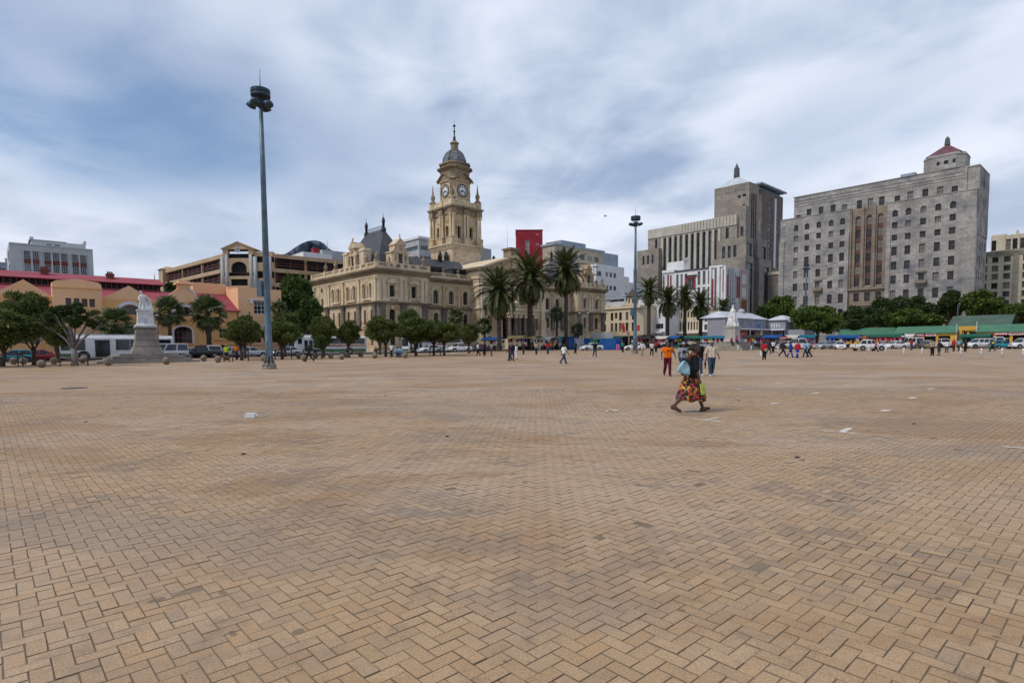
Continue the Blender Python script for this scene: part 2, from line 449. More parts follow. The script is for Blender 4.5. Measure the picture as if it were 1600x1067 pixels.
PAV = 0.092      # width of one paver; they are twice as long
def paving(name, joints):
    """concrete pavers laid in 45 degree herringbone; every paver has its own tone by its place in the bond"""
    m, T, bs = new_mat(name)
    p = T.n('ShaderNodeNewGeometry').outputs['Position']
    ax = T.m('DIVIDE', T.v('DOT_PRODUCT', p, tuple(E1)), PAV)
    ay = T.m('DIVIDE', T.v('DOT_PRODUCT', p, tuple(E2)), PAV)
    ix, iy = T.m('FLOOR', ax), T.m('FLOOR', ay)
    k = T.m('FLOORED_MODULO', T.m('SUBTRACT', ix, iy), 4.0)
    is0 = T.m('COMPARE', k, 0.0, 0.3); is1 = T.m('COMPARE', k, 1.0, 0.3)
    is2 = T.m('COMPARE', k, 2.0, 0.3); is3 = T.m('COMPARE', k, 3.0, 0.3)
    wid = T.comb(T.m('SUBTRACT', ix, is1), T.m('SUBTRACT', iy, is2), 0.0)
    wn = T.n('ShaderNodeTexWhiteNoise', {0: wid}, noise_dimensions='2D')
    wr, wg, wb_ = T.xyz(wn.outputs['Color'])
    big = T.noise(p, 0.10, 4.0, 0.6, 0.6)
    st = T.v('MULTIPLY', p, (0.55, 1.0, 1.0))
    band = T.noise(st, 0.30, 8.0, 0.66, 0.5)
    fin = T.noise(p, 95.0, 4.0, 0.85)
    gr = T.noise(p, 2.6, 6.0, 0.7, 0.4)
    c = T.mix(wr, (0.335,0.214,0.112), (0.390,0.260,0.146))
    c = T.mix(T.m('MULTIPLY', T.ramp(wg, 0.78, 0.95), 0.4), c, (0.262,0.188,0.126))      # greyer pavers
    c = T.mix(T.m('MULTIPLY', T.ramp(wb_, 0.86, 0.97), 0.32), c, (0.40,0.225,0.10))     # redder pavers
    c = T.mix(T.m('MULTIPLY', T.ramp(big, 0.42, 0.60), 0.62), c, (0.42,0.315,0.225))    # dusty, bleached stretches
    c = T.mix(T.m('MULTIPLY', T.ramp(band, 0.50, 0.59), 0.62), c, (0.265,0.145,0.06))   # rust brown washes
    c = T.mix(T.m('MULTIPLY', T.ramp(T.noise(T.v('ADD', st, (17.0, 5.0, 0.0)), 0.22, 8.0, 0.66, 0.5), 0.53, 0.62), 0.5), c, (0.225,0.175,0.135))  # grey worn lanes
    # oily pavers: whole stones gone dark inside dirty areas
    dirt = T.ramp(T.noise(T.v('ADD', p, (2.0, 31.0, 0.0)), 0.55, 7.0, 0.7), 0.50, 0.64)
    c = T.mix(T.m('MULTIPLY', T.m('MULTIPLY', dirt, T.ramp(wg, 0.1, 0.6)), 0.5), c, (0.15,0.112,0.078))
    c = T.mix(T.m('MULTIPLY', T.ramp(gr, 0.52, 0.74), 0.6), c, (0.155,0.112,0.074))
    v2 = T.m('ADD', T.m('MULTIPLY', fin, 2.4), -0.17)
    c = T.mix(1.0, c, T.comb(v2, v2, v2), 'MULTIPLY')
    spots = T.ramp(T.noise(p, 60.0, 3.0, 0.6), 0.60, 0.70)
    c = T.mix(T.m('MULTIPLY', spots, 0.5), c, (0.09,0.065,0.042))
    gum = T.ramp(T.noise(p, 5.5, 1.0, 0.4), 0.735, 0.755)
    c = T.mix(T.m('MULTIPLY', gum, 0.6), c, (0.075,0.06,0.048))
    hgt = T.m('MULTIPLY', fin, 0.12)
    if joints:
        fx, fy = T.m('FRACT', ax), T.m('FRACT', ay)
        e = 0.055
        def edge(d, skip):
            return T.m('MULTIPLY', T.m('LESS_THAN', d, e), T.m('SUBTRACT', 1.0, skip))
        j = T.m('MAXIMUM', T.m('MAXIMUM', edge(fx, is1), edge(T.m('SUBTRACT', 1.0, fx), is0)),
                T.m('MAXIMUM', edge(fy, is2), edge(T.m('SUBTRACT', 1.0, fy), is3)))
        c = T.mix(T.m('MULTIPLY', j, 0.7), c, (0.15,0.105,0.065))
        hgt = T.m('SUBTRACT', hgt, T.m('MULTIPLY', j, 0.5))
    T.set(bs.inputs['Base Color'], c)
    T.set(bs.inputs['Roughness'], T.m('SUBTRACT', 0.72, T.m('MULTIPLY', dirt, 0.15)))
    bs.inputs['Specular IOR Level'].default_value = 0.45
    bp = T.n('ShaderNodeBump', {'Strength': 0.8, 'Distance': 0.008, 'Height': hgt})
    T.set(bs.inputs['Normal'], bp.outputs[0])
    return m

def gridground(name, c1, c2, sc1, sc2, rough=0.9, bump=0.3):
    m, T, bs = new_mat(name)
    p = T.n('ShaderNodeNewGeometry').outputs['Position']
    c = T.mix(T.ramp(T.noise(p, sc1, 5.0, 0.65), 0.3, 0.7), c1, c2)
    v2 = T.m('ADD', T.m('MULTIPLY', T.noise(p, sc2, 4.0, 0.7), 0.6), 0.7)
    c = T.mix(1.0, c, T.comb(v2, v2, v2), 'MULTIPLY')
    T.set(bs.inputs['Base Color'], c)
    bs.inputs['Roughness'].default_value = rough
    bp = T.n('ShaderNodeBump', {'Strength': bump, 'Distance': 0.02, 'Height': T.noise(p, sc2, 4.0, 0.7)})
    T.set(bs.inputs['Normal'], bp.outputs[0])
    return m

M = {}
M['pave_far'] = paving('herringbone_paving', True)
M['pave'] = paving('paver_concrete', False)
M['joint'] = gridground('joint_sand', (0.135,0.094,0.058), (0.225,0.165,0.105), 0.9, 30.0)
M['asphalt'] = gridground('asphalt', (0.045,0.045,0.047), (0.075,0.073,0.072), 0.3, 25.0)
M['dirt'] = gridground('city_ground', (0.16,0.14,0.12), (0.22,0.195,0.17), 0.1, 4.0)
M['kerb'] = gridground('kerb_concrete', (0.26,0.24,0.21), (0.36,0.33,0.29), 0.8, 12.0)
M['mark'] = plain('road_paint', (0.62,0.59,0.54), 0.85, 0.25, 9.0, c2=(0.34,0.27,0.20))
M['hall'] = stone('hall_limestone', (0.56,0.42,0.262), (0.66,0.54,0.378), 0.5, 1.1, 0.5, (0.085,0.062,0.04), 0.75, bump=0.5, blockvar=0.35, c3=(0.45,0.32,0.17), streak=0.55)
M['hallpale'] = stone('hall_limestone_trim', (0.60,0.475,0.305), (0.71,0.60,0.43), 3.0, 2.4, 0.2, (0.11,0.085,0.06), 0.75, bump=0.2, blockvar=0.12)
M['halldark'] = stone('hall_rusticated_grey_stone', (0.14,0.118,0.10), (0.22,0.19,0.16), 0.42, 0.9, 0.7, (0.05,0.042,0.036), 0.4, bump=0.8, blockvar=0.6)
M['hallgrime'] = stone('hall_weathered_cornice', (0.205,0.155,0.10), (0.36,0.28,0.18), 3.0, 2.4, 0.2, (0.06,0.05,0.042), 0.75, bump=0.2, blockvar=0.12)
M['slate'] = slate('roof_slate')
M['lead'] = plain('dome_lead', (0.13,0.145,0.165), 0.5, 0.3, 0.8, c2=(0.05,0.057,0.07))
M['maroon'] = plain('maroon_roof', (0.14,0.045,0.06), 0.6, 0.2, 0.8)
M['dial'] = plain('white_dial', (0.80,0.80,0.78), 0.5, 0.03)
M['iron'] = plain('dark_iron', (0.025,0.027,0.032), 0.5, 0.2, 2.0)
M['glass'] = glass('window_glass')
M['glass2'] = glass('office_glass', (0.02,0.028,0.035), (0.10,0.13,0.16))
M['glassblue'] = glass('bluish_glass', (0.03,0.06,0.08), (0.10,0.16,0.20))
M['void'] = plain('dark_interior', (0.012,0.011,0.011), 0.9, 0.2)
M['gpo'] = stone('grey_granite', (0.26,0.248,0.232), (0.385,0.368,0.338), 0.62, 1.9, 0.5, (0.11,0.113,0.122), 0.8, bump=0.35, blockvar=0.5, msz=0.03, c3=(0.175,0.182,0.20), streak=0.35)
M['gpobrown'] = stone('brown_granite', (0.195,0.158,0.12), (0.275,0.225,0.175), 0.62, 1.9, 0.4, (0.10,0.075,0.055), 0.6, bump=0.3, blockvar=0.3)
M['mut'] = stone('taupe_granite', (0.235,0.205,0.172), (0.315,0.28,0.24), 0.75, 2.2, 0.35, (0.12,0.105,0.09), 0.55, bump=0.3, blockvar=0.35, c3=(0.205,0.19,0.178))
M['mutpale'] = stone('pale_granite', (0.40,0.375,0.315), (0.50,0.465,0.395), 0.9, 2.6, 0.25, (0.2,0.18,0.15), 0.4, bump=0.2, blockvar=0.15)
M['red'] = plain('red_panel', (0.33,0.02,0.035), 0.5, 0.15)
M['spandrel'] = plain('red_brown_spandrel', (0.13,0.045,0.035), 0.6, 0.3)
M['orange'] = render_wall('orange_plaster', (0.73,0.385,0.155), (0.79,0.44,0.195), (0.45,0.21,0.07), 0.3)
M['peach'] = render_wall('peach_plaster', (0.80,0.465,0.25), (0.85,0.52,0.295), (0.5,0.26,0.11), 0.28)
M['whitetrim'] = render_wall('white_trim', (0.66,0.66,0.68), (0.76,0.76,0.78), (0.4,0.38,0.36), 0.3)
M['redroof'] = roofmat('red_metal_roof', (0.255,0.040,0.058), (0.335,0.062,0.082), 2.5)
M['greenroof'] = roofmat('green_metal_roof', (0.045,0.145,0.085), (0.07,0.19,0.115), 3.0, axis=E2)
M['greendark'] = roofmat('dark_green_roof', (0.045,0.085,0.062), (0.075,0.118,0.09), 1.0, axis=E2)
M['greyroof'] = roofmat('pale_grey_roof', (0.42,0.45,0.50), (0.54,0.57,0.61), 2.0)
M['bluewall'] = render_wall('lilac_blue_plaster', (0.255,0.265,0.315), (0.315,0.325,0.375), (0.13,0.13,0.16), 0.3)
M['white'] = render_wall('white_plaster', (0.66,0.66,0.65), (0.76,0.76,0.75), (0.38,0.36,0.34), 0.4)
M['cream'] = render_wall('cream_plaster', (0.60,0.51,0.36), (0.68,0.59,0.44), (0.33,0.27,0.18), 0.35)
M['creamstone'] = stone('cream_concrete', (0.48,0.43,0.33), (0.57,0.515,0.41), 3.6, 3.4, 0.2, (0.26,0.23,0.18), 0.3, bump=0.1, blockvar=0.08)
M['olive'] = plain('olive_concrete', (0.275,0.265,0.215), 0.85, 0.12, 1.0)
M['garage'] = stone('tan_precast', (0.42,0.295,0.175), (0.51,0.375,0.24), 4.0, 2.0, 0.25, (0.2,0.14,0.09), 0.5, bump=0.1, blockvar=0.1)
M['garagered'] = plain('dull_red_rail', (0.26,0.075,0.065), 0.6, 0.2)
M['conc'] = render_wall('grey_concrete', (0.36,0.37,0.38), (0.45,0.46,0.47), (0.2,0.2,0.2), 0.4)
M['concblue'] = render_wall('blue_grey_concrete', (0.27,0.315,0.375), (0.35,0.40,0.455), (0.16,0.18,0.21), 0.4)
M['officewall'] = render_wall('pale_grey_plaster', (0.42,0.45,0.46), (0.51,0.535,0.54), (0.25,0.26,0.27), 0.45)
M['brickred'] = stone('red_brick', (0.17,0.05,0.04), (0.22,0.075,0.055), 0.09, 0.24, 0.3, (0.08,0.04,0.03), 0.4, bump=0.2)
M['redtower'] = render_wall('red_plaster', (0.26,0.024,0.034), (0.32,0.036,0.048), (0.2,0.02,0.02), 0.3)
M['tan'] = render_wall('tan_concrete', (0.37,0.315,0.245), (0.44,0.38,0.30), (0.22,0.18,0.13), 0.3)
M['darkbrown'] = stone('brown_tower_cladding', (0.125,0.098,0.085), (0.175,0.142,0.122), 3.3, 1.2, 0.4, (0.06,0.05,0.045), 0.4, bump=0.2)
M['pink'] = render_wall('pink_plaster', (0.50,0.36,0.32), (0.56,0.42,0.37), (0.3,0.2,0.18), 0.4)
M['rust'] = plain('rust_boarding', (0.25,0.10,0.035), 0.8, 0.3)
M['steelblue'] = plain('galvanised_blue_grey', (0.10,0.155,0.205), 0.5, 0.12, 1.5, metal=0.3)
M['steeldark'] = plain('dark_teal_steel', (0.025,0.055,0.085), 0.5, 0.2, 1.5, metal=0.2)
M['marble'] = plain('white_marble', (0.66,0.66,0.65), 0.6, 0.14, 1.6, c2=(0.40,0.40,0.40), bump=0.2)
M['pedestal'] = stone('statue_granite', (0.235,0.205,0.17), (0.33,0.295,0.25), 0.62, 1.2, 0.7, (0.08,0.07,0.06), 0.5, bump=0.7, blockvar=0.4)
M['plinth'] = stone('statue_pale_granite', (0.36,0.345,0.32), (0.46,0.445,0.42), 1.4, 2.0, 0.4, (0.2,0.19,0.18), 0.4, bump=0.2, blockvar=0.2)
M['ballstone'] = plain('bollard_stone', (0.235,0.185,0.135), 0.9, 0.25, 5.0, bump=0.5)
M['wood'] = plain('weathered_timber', (0.095,0.068,0.045), 0.85, 0.3, 5.0)
M['bark'] = plain('bark', (0.085,0.062,0.045), 0.95, 0.35, 6.0, bump=0.9)
M['palebark'] = plain('pale_bark', (0.24,0.22,0.20), 0.95, 0.3, 6.0, bump=0.6)
M['palmbark'] = plain('palm_bark', (0.080,0.060,0.046), 0.95, 0.4, 4.0, bump=1.0)
M['leafclip'] = leafmat('clipped_foliage', (0.038,0.060,0.014), (0.085,0.112,0.026), (0.15,0.17,0.042))
M['leafdark'] = leafmat('dark_foliage', (0.020,0.040,0.012), (0.045,0.072,0.020), (0.072,0.10,0.028))
M['leafbright'] = leafmat('bright_foliage', (0.026,0.062,0.013), (0.055,0.100,0.021), (0.095,0.140,0.032))
M['leaffig'] = leafmat('fig_foliage', (0.018,0.048,0.009), (0.055,0.10,0.014), (0.13,0.175,0.028), scale=0.55)
M['frond'] = leafmat('palm_frond', (0.030,0.046,0.014), (0.070,0.088,0.024), (0.12,0.13,0.04), scale=1.2, rough=0.5)
M['fronddry'] = leafmat('dry_frond', (0.10,0.065,0.025), (0.16,0.11,0.045), (0.20,0.14,0.06), scale=1.2)
M['fan'] = leafmat('fan_leaf', (0.035,0.060,0.018), (0.075,0.105,0.032), (0.12,0.15,0.055), scale=1.6, rough=0.5)
M['rubber'] = plain('rubber', (0.018,0.018,0.019), 0.85, 0.2)
M['chrome'] = plain('wheel_metal', (0.42,0.43,0.45), 0.35, 0.15, 4.0, metal=0.8)
M['carglass'] = glass('car_glass', (0.010,0.013,0.016), (0.05,0.06,0.07), 0.06, 0.6)
M['lamp'] = plain('headlamp', (0.62,0.64,0.66), 0.2, 0.05, 4.0, spec=0.7)
M['taillamp'] = plain('tail_lamp', (0.35,0.012,0.012), 0.25, 0.1, 4.0)
M['black'] = plain('black_plastic', (0.022,0.022,0.024), 0.6, 0.2)
def paint(n, c): return plain('paint_' + n, c, 0.28, 0.06, 1.2, spec=0.5, coat=0.4)
M['p_white'] = paint('white', (0.72,0.72,0.71)); M['p_silver'] = plain('paint_silver', (0.44,0.45,0.46), 0.3, 0.06, 1.2, metal=0.45, coat=0.3)
M['p_teal'] = paint('teal', (0.012,0.225,0.275)); M['p_red'] = paint('red', (0.34,0.015,0.02)); M['p_black'] = paint('black', (0.016,0.017,0.02))
M['p_grey'] = plain('paint_grey', (0.12,0.125,0.13), 0.3, 0.06, 1.2, metal=0.4, coat=0.3); M['p_green'] = paint('green', (0.03,0.17,0.045))
M['p_orange'] = paint('orange', (0.62,0.20,0.02)); M['p_cream'] = paint('cream', (0.62,0.56,0.42)); M['p_blue'] = paint('blue', (0.03,0.10,0.32))
def cloth(n, c, var=0.18): return plain('cloth_' + n, c, 0.9, var, 9.0, spec=0.15)
for n, c in dict(white=(0.70,0.70,0.70), black=(0.016,0.016,0.018), navy=(0.020,0.026,0.05), denim=(0.045,0.075,0.13), orange=(0.78,0.17,0.01), maroon=(0.115,0.012,0.03),
                 grey=(0.33,0.35,0.40), check=(0.55,0.48,0.38), red=(0.48,0.02,0.03), blue=(0.02,0.05,0.30), sky=(0.22,0.42,0.60), tan=(0.42,0.32,0.22), hivis=(0.45,0.62,0.04),
                 brown=(0.12,0.07,0.045), pink=(0.62,0.10,0.26), purple=(0.16,0.06,0.28), yellow=(0.70,0.52,0.05), green=(0.03,0.22,0.13), teal=(0.02,0.24,0.26), dark=(0.035,0.033,0.036),
                 tarpblue=(0.018,0.085,0.27), tarpteal=(0.02,0.15,0.22), tarpgreen=(0.02,0.11,0.075), canvas=(0.60,0.58,0.53), bagblue=(0.29,0.49,0.57), lime=(0.44,0.52,0.12), straw=(0.66,0.57,0.22)).items():
    M['c_' + n] = cloth(n, c)
M['skin'] = plain('brown_skin', (0.085,0.043,0.026), 0.55, 0.12, 8.0)
M['hair'] = plain('black_hair', (0.010,0.009,0.009), 0.7, 0.2, 20.0)
M['stall_sign'] = plain('stall_sign_red', (0.50,0.03,0.04), 0.6, 0.1)
M['ochre'] = render_wall('ochre_plaster', (0.58,0.34,0.06), (0.66,0.40,0.09), (0.35,0.2,0.05), 0.3)
M['hazed_rock'] = gridground('hazed_mountain_rock', (0.028,0.045,0.072), (0.070,0.095,0.130), 0.014, 0.045, 0.95, 1.0)  # blue of the distant air is painted into the rock colour; no haze volume
M['letter'] = plain('lettering_dark', (0.06,0.035,0.03), 0.8, 0.1)
M['letterred'] = plain('lettering_red', (0.45,0.03,0.03), 0.7, 0.1)

# printed cloth of the walking woman's dress
def print_cloth():
    m, T, bs = new_mat('cloth_floral_print')
    p = T.n('ShaderNodeTexCoord').outputs['Object']
    vo = T.n('ShaderNodeTexVoronoi', {'Vector': T.v('ADD', p, T.v('SCALE', T.n('ShaderNodeTexNoise', {'Vector': p, 'Scale': 9.0}).outputs[1], scale=0.10)), 'Scale': 15.0})
    r, g, b = T.xyz(vo.outputs['Color'])
    c = T.mix(T.m('GREATER_THAN', r, 0.22), (0.03,0.014,0.018), (0.45,0.04,0.03))
    c = T.mix(T.m('GREATER_THAN', r, 0.70), c, (0.52,0.11,0.02))
    c = T.mix(T.m('GREATER_THAN', g, 0.84), c, (0.58,0.36,0.05))
    c = T.mix(T.m('GREATER_THAN', b, 0.80), c, (0.14,0.035,0.10))
    c = T.mix(T.m('GREATER_THAN', vo.outputs[0], 0.52), c, (0.025,0.016,0.016))
    T.set(bs.inputs['Base Color'], c)
    bs.inputs['Roughness'].default_value = 0.9
    return m
M['print'] = print_cloth()
def check_cloth():
    m, T, bs = new_mat('cloth_check')
    p = T.n('ShaderNodeTexCoord').outputs['Object']
    x, y, z = T.xyz(p)
    a = T.m('LESS_THAN', T.m('FRACT', T.m('MULTIPLY', x, 13.0)), 0.3)
    b = T.m('LESS_THAN', T.m('FRACT', T.m('MULTIPLY', z, 13.0)), 0.3)
    c = T.mix(T.m('MULTIPLY', T.m('ADD', a, b), 0.5), (0.62,0.55,0.43), (0.22,0.12,0.07))
    T.set(bs.inputs['Base Color'], c)
    bs.inputs['Roughness'].default_value = 0.9
    return m
M['check'] = check_cloth()

# ------------------------------------------------------------------ ground
def sheet(name, mat, poly_ab, z, step=4.0, parent=None):
    """sheet over a rectangle a0..a1 x b0..b1 of the city grid, following the rise of the ground"""
    a0, a1, b0, b1 = poly_ab
    na, nb = max(1, int((a1-a0)/step)), max(1, int((b1-b0)/step))
    vs_, fs = [], []
    for j in range(nb+1):
        for i in range(na+1):
            p = grid(a0+(a1-a0)*i/na, b0+(b1-b0)*j/nb)
            vs_.append((p.x, p.y, gz(p.y) + z))
    for j in range(nb):
        for i in range(na):
            q = j*(na+1)+i
            fs.append((q, q+1, q+na+2, q+na+1))
    me = bpy.data.meshes.new(name)
    me.from_pydata(vs_, [], fs)
    me.materials.append(mat)
    o = bpy.data.objects.new(name, me); COL.objects.link(o)
    if parent is not None: o.parent = parent
    return o
mb = MB(); mb.face([(-6000,-300,-0.4),(6000,-300,-0.4),(6000,7000,-0.4),(-6000,7000,-0.4)])
tag(mb.obj('ground', M['dirt']), kind='structure')
KERB = -21.5
tag(sheet('city_ground', M['dirt'], (-120, 300, -30, 330), -0.2, 6.0), kind='structure')
tag(sheet('road', M['asphalt'], (-120, 150, KERB, -9.5), -0.10), kind='structure')
mb = MB()
for i in range(54):
    p0, p1 = grid(-120+i*5, KERB), grid(-115+i*5, KERB)
    q0, q1 = grid(-120+i*5, KERB+0.2), grid(-115+i*5, KERB+0.2)
    z0, z1 = gz(p0.y), gz(p1.y)
    mb.face([(p0.x,p0.y,z0+.006),(p1.x,p1.y,z1+.006),(q1.x,q1.y,gz(q1.y)+.006),(q0.x,q0.y,gz(q0.y)+.006)])
    mb.face([(q0.x,q0.y,gz(q0.y)+.006),(q1.x,q1.y,gz(q1.y)+.006),(q1.x,q1.y,gz(q1.y)-.12),(q0.x,q0.y,gz(q0.y)-.12)])
tag(mb.obj('kerb', M['kerb']), kind='structure')
tag(sheet('pavement', M['kerb'], (-120, 150, -9.5, 0.2), 0.03), kind='structure')
plaza = tag(bpy.data.objects.new('plaza', None), kind='structure'); COL.objects.link(plaza)
# far paving: everything beyond the modelled pavers; a bed of joint sand lies under those
NEAR_Y = 21.0
rng = random.Random(3)
def paver_ok(x, y):
    return 2.0 < y < NEAR_Y and abs(x) < y*0.97 + 2.4
ci, cj = math.floor(-40/0.1), 0
pav = []
e1x, e1y, e2x, e2y = E1.x, E1.y, E2.x, E2.y
for i in range(-190, 400):
    for j in range(-200, 400):
        k = (i - j) % 4
        if k not in (0, 3): continue
        cx, cy = (i+1.0, j+0.5) if k == 0 else (i+0.5, j+1.0)
        x = (e1x*cx + e2x*cy)*PAV; y = (e1y*cx + e2y*cy)*PAV
        if paver_ok(x, y): pav.append((x, y, k))
pav.sort(key=lambda p: p[1]*p[1] + (0 if abs(p[0]) < p[1]*0.9 - 0.05 and p[1] > 2.75 else 1e4))
def paver_pts(hx, hy, ch, zt, zb):
    return [(-hx,-hy,zb),(hx,-hy,zb),(hx,hy,zb),(-hx,hy,zb),(-hx,-hy,zt-ch),(hx,-hy,zt-ch),(hx,hy,zt-ch),(-hx,hy,zt-ch),
            (-hx+ch,-hy+ch,zt),(hx-ch,-hy+ch,zt),(hx-ch,hy-ch,zt),(-hx+ch,hy-ch,zt)]
PF = [(0,1,5,4),(1,2,6,5),(2,3,7,6),(3,0,4,7),(4,5,9,8),(5,6,10,9),(6,7,11,10),(7,4,8,11),(8,9,10,11)]
pme = bpy.data.meshes.new('paver')
pme.from_pydata(paver_pts(PAV-.0022, PAV/2-.0022, 0.0022, 0.0, -0.05), [], PF)
pme.materials.append(M['pave']); pme.materials.append(M['joint'])
pme.polygons.foreach_set('material_index', [1]*8 + [0])
def jit(): return rng.gauss(0, 0.0014), rng.gauss(0, 0.006), rng.gauss(0, 0.005), rng.gauss(0, 0.011)
nsep = 0
sv, sf, smi = [], [], []
for x, y, k in pav:
    dz_, tx, ty, rz = jit()
    ang = ROT_A + (0 if k == 0 else math.pi/2) + rz
    if nsep < 300:
        o = bpy.data.objects.new('paver', pme); COL.objects.link(o); o.parent = plaza
        o.location = (x, y, dz_ + gz(y)); o.rotation_euler = (tx, ty, ang); nsep += 1
        continue
    c, s = math.cos(ang), math.sin(ang)
    i0 = len(sv)
    zb = -0.03; jx, jy = rng.uniform(-.0015,.0015), rng.uniform(-.0015,.0015)
    for a, b, z in paver_pts(PAV-.0024+jx, PAV/2-.0024+jy, 0.0024, 0.0, zb):
        sv.append((x + a*c - b*s, y + a*s + b*c, z + dz_ + (a*ty + b*tx if z > zb+.001 else 0)))
    fl = PF if y < 9 else PF[4:]
    for f in fl: sf.append(tuple(i0+q for q in f))
    smi += [1]*(len(fl)-1) + [0]
sme = bpy.data.meshes.new('paver_field'); sme.from_pydata(sv, [], sf); sme.materials.append(M['pave']); sme.materials.append(M['joint'])
sme.polygons.foreach_set('material_index', smi)
so = bpy.data.objects.new('paver_field', sme); COL.objects.link(so); so.parent = plaza; so['kind'] = 'stuff'
mb = MB(); mb.face([(-26,1.0,-0.004),(26,1.0,-0.004),(26,NEAR_Y+1,-0.004),(-26,NEAR_Y+1,-0.004)])
mb.obj('joint_bed', M['joint'], plaza)
# far paving in strips of constant Y so the rise is followed exactly
mb = MB()
def plaza_x(Y):      # left edge: the kerb line
    bx = HALL.x + E2.x*KERB; by = HALL.y + E2.y*KERB
    return bx + (Y - by)/E1.y*E1.x
ys = [NEAR_Y, 30, 38, 45, 52, 60, 70, 80, 90, 100, 110, 120, 130, 142]
for a, b in zip(ys[:-1], ys[1:]):
    la, lb = plaza_x(a), plaza_x(b)
    if la < -1 or True:
        xa, xb = max(-200, la), max(-200, lb)
        mb.face([(xa,a,gz(a)),(230,a,gz(a)),(230,b,gz(b)),(xb,b,gz(b))])
yy = NEAR_Y
mb.face([(-200,-20,0),(-22.0,-20,0),(-22.0,yy,0),(-200,yy,0)])
mb.face([(22.0,-20,0),(230,-20,0),(230,yy,0),(22.0,yy,0)])
mb.face([(-22.0,-20,0),(22.0,-20,0),(22.0,1.9,0),(-22.0,1.9,0)])
mb.obj('far_paving', M['pave_far'], plaza)

# ------------------------------------------------------------------ building helpers
def face_m(kind, W=0.0, D=0.0, x=0.0, y=0.0):
    """matrix and turn of a wall: front looks to -y, left to -x, right to +x; (x, y) is the block's near left corner"""
    if kind == 'front': return Matrix.Translation((x, y, 0)), 0.0
    if kind == 'left': return Matrix.Translation((x, y + D, 0)) @ Matrix.Rotation(R(-90), 4, 'Z'), R(-90)
    if kind == 'right': return Matrix.Translation((x + W, y, 0)) @ Matrix.Rotation(R(90), 4, 'Z'), R(90)
WCACHE = {}
def window_mesh(w, h, frame, gl, nx, nz, fw, single):
    key = (round(w,3), round(h,3), frame, gl, nx, nz, fw, single)
    if key in WCACHE: return WCACHE[key]
    f = MB(); p = MB()
    t = 0.07
    f.box(-w/2, -w/2+fw, -t, 0.02, 0, h); f.box(w/2-fw, w/2, -t, 0.02, 0, h)
    f.box(-w/2+fw, w/2-fw, -t, 0.02, 0, fw); f.box(-w/2+fw, w/2-fw, -t, 0.02, h-fw, h)
    b = fw*0.6
    for i in range(1, nx):
        x = -w/2 + w*i/nx; f.box(x-b/2, x+b/2, -t*0.8, 0.015, fw, h-fw)
    for j in range(1, nz):
        z = h*j/nz; f.box(-w/2+fw, w/2-fw, -t*0.75, 0.012, z-b/2, z+b/2)
    g = f if single else p
    g.face([(-w/2+fw*.5, 0.0, fw*.5), (w/2-fw*.5, 0.0, fw*.5), (w/2-fw*.5, 0.0, h-fw*.5), (-w/2+fw*.5, 0.0, h-fw*.5)], 1 if single else 0)
    r = (f.mesh('window', [M[frame], M[gl]] if single else [M[frame]]), None if single else p.mesh('pane', [M[gl]]))
    WCACHE[key] = r
    return r
def windows(parent, ops, fm, y, depth=0.3, frame='wood', gl='glass', nx=2, nz=2, fw=0.09, single=False, name='window'):
    mtx, ang = fm
    for o in ops:
        w, h = o[1]-o[0], o[3]-o[2]
        a, b = window_mesh(w, h, frame, gl, nx, nz, fw, single)
        q = link(name, a, parent, mtx @ Vector(((o[0]+o[1])/2, y + depth, o[2])), ang)
        if b is not None: link('pane', b, q)
def slab(mb, x0, x1, y0, y1, z0, z1, p, mi=0):
    mb.box(x0-p, x1+p, y0-p, y1+p, z0, z1, mi)
def cornice(mb, x0, x1, y0, y1, z0, z1, p, mi=0):
    h = z1-z0
    slab(mb, x0, x1, y0, y1, z0, z0+h*0.34, p*0.35, mi)
    slab(mb, x0, x1, y0, y1, z0+h*0.34, z0+h*0.66, p*0.7, mi)
    slab(mb, x0, x1, y0, y1, z0+h*0.66, z1, p, mi)
def pilaster_mesh(w, h, d, mat, capmat=None):
    key = ('pil', w, h, d, mat)
    if key in WCACHE: return WCACHE[key]
    mb = MB()
    mb.box(-w/2-.1, w/2+.1, -d-.1, 0, 0, .35); mb.box(-w/2, w/2, -d, 0, .35, h-.55)
    mb.box(-w/2-.06, w/2+.06, -d-.06, 0, h-.55, h-.42); mb.taper(-w/2-.04, w/2+.04, -d-.04, 0.0, h-.42, h-.12, 1.28); mb.box(-w/2-.16, w/2+.16, -d-.16, 0, h-.12, h)
    WCACHE[key] = mb.mesh('pilaster', [M[mat]])
    return WCACHE[key]
def balustrade(mb, p0, p1, z, h, posts=None, step=0.42, n=5, post_w=0.5):
    p0, p1 = Vector((p0[0], p0[1], 0)), Vector((p1[0], p1[1], 0))
    L = (p1-p0).length
    ang = math.atan2(p1.y-p0.y, p1.x-p0.x)
    keep = mb.xf
    mb.xf = (keep if keep is not None else Matrix()) @ Matrix.Translation(p0) @ Matrix.Rotation(ang, 4, 'Z')
    mb.box(0, L, -.2, .2, z, z+h*.2); mb.box(0, L, -.2, .2, z+h*.82, z+h)
    posts = posts if posts is not None else [0, L]
    for q in posts: mb.box(q-post_w/2, q+post_w/2, -.28, .28, z+.01, z+h+.06)
    k = step/2
    while k < L:
        if all(abs(k-q) > post_w/2+.12 for q in posts):
            mb.lathe([(.07, z+h*.2), (.13, z+h*.38), (.06, z+h*.62), (.1, z+h*.82)], n, k, 0, capb=False, capt=False)
        k += step
    mb.xf = keep
